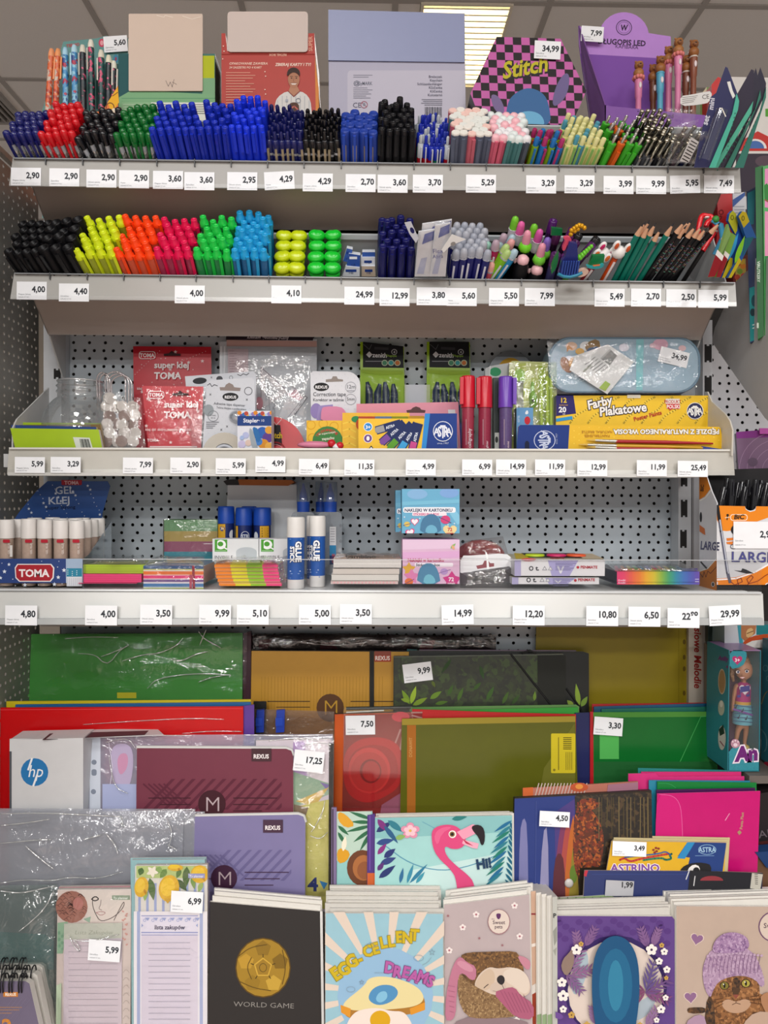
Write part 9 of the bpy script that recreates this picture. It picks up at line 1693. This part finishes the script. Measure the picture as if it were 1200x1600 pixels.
me=bpy.data.meshes.new('doll');me.from_pydata(vs,[(ks.index(a),ks.index(b))for a,b in ed],[]);doll=bpy.data.objects.new('doll',me);COL.objects.link(doll);doll.location=base;doll['_o']=tuple(base)
md=doll.modifiers.new('Skin','SKIN');md.use_smooth_shade=True;sv=me.skin_vertices[0].data
for i,n_ in enumerate(ks):sv[i].radius=(u(rad[n_]),u(rad[n_]*.85));sv[i].use_root=n_=='hip'
doll.modifiers.new('Subdivision','SUBSURF').levels=1;doll.modifiers[-1].render_levels=2;me.materials.append(mat('b07a5c',.45));tag(doll,'long haired toy doll in a pink top and striped skirt inside the teal box','doll')
def face(cx,cy,rx,ry,c,off,nm,lab=None):
 p=VP(Yb_-off);mb=MB();mb.poly([p.at(*q)for q in ellp(cx,cy,rx,ry)],INK(c));return mb
hm=MB();c=H_(1161,1044);HB=fmat(['8a6444','6c4a30','a88060'],200,.5)
hm.ball(c+V((0,.006,.004)),(u(17),u(15),u(17)),HB,16,10)
hm.tube([c+V((u(12),.004,u(6))),c+V((u(17),.004,-u(14))),c+V((u(16),.006,-u(40))),c+V((u(14),.006,-u(56)))],[u(5),u(7),u(6),u(3)],HB,8);hm.tube([c+V((-u(12),.004,u(6))),c+V((-u(16),.004,-u(10))),c+V((-u(13),.004,-u(22)))],[u(4),u(4),u(2)],HB,8);hm.build('hair',doll)
fm=MB();fc=c+V((-u(1),-u(6),-u(2)));fm.ball(fc,(u(14),u(9),u(15)),mat('b88264',.45),16,10);fm.build('face_shell',doll)
kk=Ink(VP(fc.y-u(8.6)-.0005));
kk.ell(1153,1050,3,2.4,'e8e0dc').ell(1153.4,1050,1.9,2,'3a5a8a').ell(1153.4,1050,1,1.1,'16141c').ell(1167,1049,3,2.4,'e8e0dc').ell(1167,1049,1.9,2,'3a5a8a').ell(1167,1049,1,1.1,'16141c').line([(1149.5,1048),(1153,1046.6),(1156.4,1047.6)],.9,'3a2418').line([(1163.6,1046.8),(1167,1045.6),(1170.6,1046.8)],.9,'3a2418').line([(1159.6,1052),(1159,1055),(1161,1055.4)],.6,'8a5a44').poly(smooth([(1155,1058),(1160,1057.4),(1165,1057.6),(1160,1061.6)],1),'c87a7a').poly([(1156.4,1058.4),(1164,1058.2),(1160,1060)],'f0e8e4').done(doll,'face_paint')
tp_=MB();M=Matrix.Translation(H_(1161.5,1096));tp_.lathe([(u(12.5),0),(u(12.8),u(8)),(u(13.4),u(20)),(u(12),u(27)),(u(5),u(31))],mat('a82a74',.5),16,M,sy=.75);tp_.build('pink_top',doll);bl_=MB();bl_.lathe([(u(13),-u(5)),(u(12.8),u(1))],mat('c89a44',.5),16,M,sy=.76);bl_.build('belt',doll)
sk=MB();M=Matrix.Translation(H_(1161.5,1130));sk.lathe([(u(17),0),(u(17.6),u(8)),(u(16),u(20)),(u(13.2),u(31))],mat('5fa4b4',.5),20,M,sy=.8);s_=sk.build('skirt',doll)
kk=CylInk(VP(H_(1161,1110).y-u(14.2)));[kk.line([(1146,1102+i*6),(1177,1105+i*6)],1,'26406a')for i in range(5)];kk.line([(1146,1108),(1178,1118)],3,'6a4a8c');[kk.line([(x,y),(x+2,y-5)],1,'1c2030').ell(x-.6,y,1.4,1,'1c2030')for x,y in((1150,1106),(1160,1112),(1166,1124),(1154,1122))];kk.done(s_,'skirt_print')
kk=Ink(VP(H_(1161,1080).y-u(10.6)));kk.poly(heartp(1164,1077,9),'dccfd8').poly([(1157,1073),(1171,1071),(1171,1080),(1157,1082)],'3a3a8a').line([(1157,1074),(1157,1088)],1.2,'3a3a8a').line([(1171,1072),(1171,1086)],1.2,'3a3a8a').ell(1154.6,1088,3,2,'3a3a8a').ell(1168.6,1086.6,3,2,'3a3a8a').done(doll,'top_print')
sh=MB();[sh.ball(H_(x,1166)+V((0,-.004,0)),(u(5),u(7),u(4)),mat('c8b45c',.4),10,6)for x in(1149,1164)];sh.build('shoes',doll)
# second doll box
pl2=VP(1.045);b0,b1=pl2.at(1235,1012),pl2.at(1300,1214);mb=MB();mb.box((b0.x,1.045,b1.z),(b1.x,1.12,b0.z),mat('2a6a78',.45));o=mb.build('doll_box');tag(o,'dark teal doll box side with a red heart, cut off by the right edge','doll box');k=Ink(Plane((b0.x,0,0),(-1,0,0)),clip=(1186,1020,1230,1220))
k.poly(heartp(1203,1198,11),'a82038').ring(1196,1044,4,5,.7,'7aa8ac',12).ring(1200,1060,3,4,.6,'7aa8ac',12).line(smooth([(1190,1100),(1194,1086),(1199,1080)],2,False),1.4,'a89a6a').line(smooth([(1190,1140),(1198,1150),(1198,1170),(1192,1176)],2,False),2,'6a98a0').done(o,'side_print')
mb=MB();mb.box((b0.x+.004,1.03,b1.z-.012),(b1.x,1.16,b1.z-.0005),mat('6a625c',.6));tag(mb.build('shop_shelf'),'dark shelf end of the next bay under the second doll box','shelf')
# toys above the doll box
o=slab('toy_pack','white and teal toy pack with an orange base above the doll box','toy pack',[(1132,977),(1250,977),(1250,1010),(1132,1014)],VP(1.13),.04,mat('c8ccd0',.4),mat('8aa0a4'));k=Ink(VP(1.13),clip=(1132,976,1250,1012));k.poly([(1152,976),(1158,976),(1162,1012),(1156,1012)],'3f98a8').poly([(1158,976),(1182,976),(1180,990),(1164,1002),(1158,996)],'b0744c').poly(smooth([(1166,984),(1176,980),(1178,992),(1166,998)],1),'d8b078').line([(1167,990),(1177,986)],1.2,'6a4424').rect(1182,976,1250,992,'1f7a80').poly(smooth([(1160,1004),(1174,994),(1200,990),(1250,990),(1250,1012),(1160,1012)],1),'c04c20').poly(smooth([(1162,1008),(1180,999),(1250,997),(1250,1012),(1162,1012)],1),'d8d4d0').done(o)
o=slab('slate_board','small dark green board with a pale stand left of the doll box','toy board',[(1106,975),(1133,977),(1132,1016),(1106,1004)],VP(1.17),.01,mat('1c2c26',.5));k=Ink(VP(1.17));[k.line([(1114+i*3,980),(1112+i*3,1002)],.6,'5a6a60')for i in range(5)];k.done(o)
slab('beige_panel','beige panel strip left of the doll box under the slate board','panel',[(1104,1006),(1134,1018),(1134,1112),(1104,1112)],VP(1.18),.01,mat('7c7468',.6))
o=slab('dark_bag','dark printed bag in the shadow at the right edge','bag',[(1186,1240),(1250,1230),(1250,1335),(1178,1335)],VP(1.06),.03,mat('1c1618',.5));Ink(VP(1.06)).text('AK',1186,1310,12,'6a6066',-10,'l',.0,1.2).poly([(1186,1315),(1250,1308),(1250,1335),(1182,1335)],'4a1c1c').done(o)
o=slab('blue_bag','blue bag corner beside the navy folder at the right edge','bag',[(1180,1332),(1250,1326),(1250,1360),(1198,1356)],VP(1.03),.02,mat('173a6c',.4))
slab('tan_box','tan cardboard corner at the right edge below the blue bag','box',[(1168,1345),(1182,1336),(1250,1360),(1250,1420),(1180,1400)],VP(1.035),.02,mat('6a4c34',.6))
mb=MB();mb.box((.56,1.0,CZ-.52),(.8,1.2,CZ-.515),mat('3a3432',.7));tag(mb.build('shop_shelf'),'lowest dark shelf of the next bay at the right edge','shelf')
for _o in SC.objects:
 if '_o' in _o:del _o['_o']
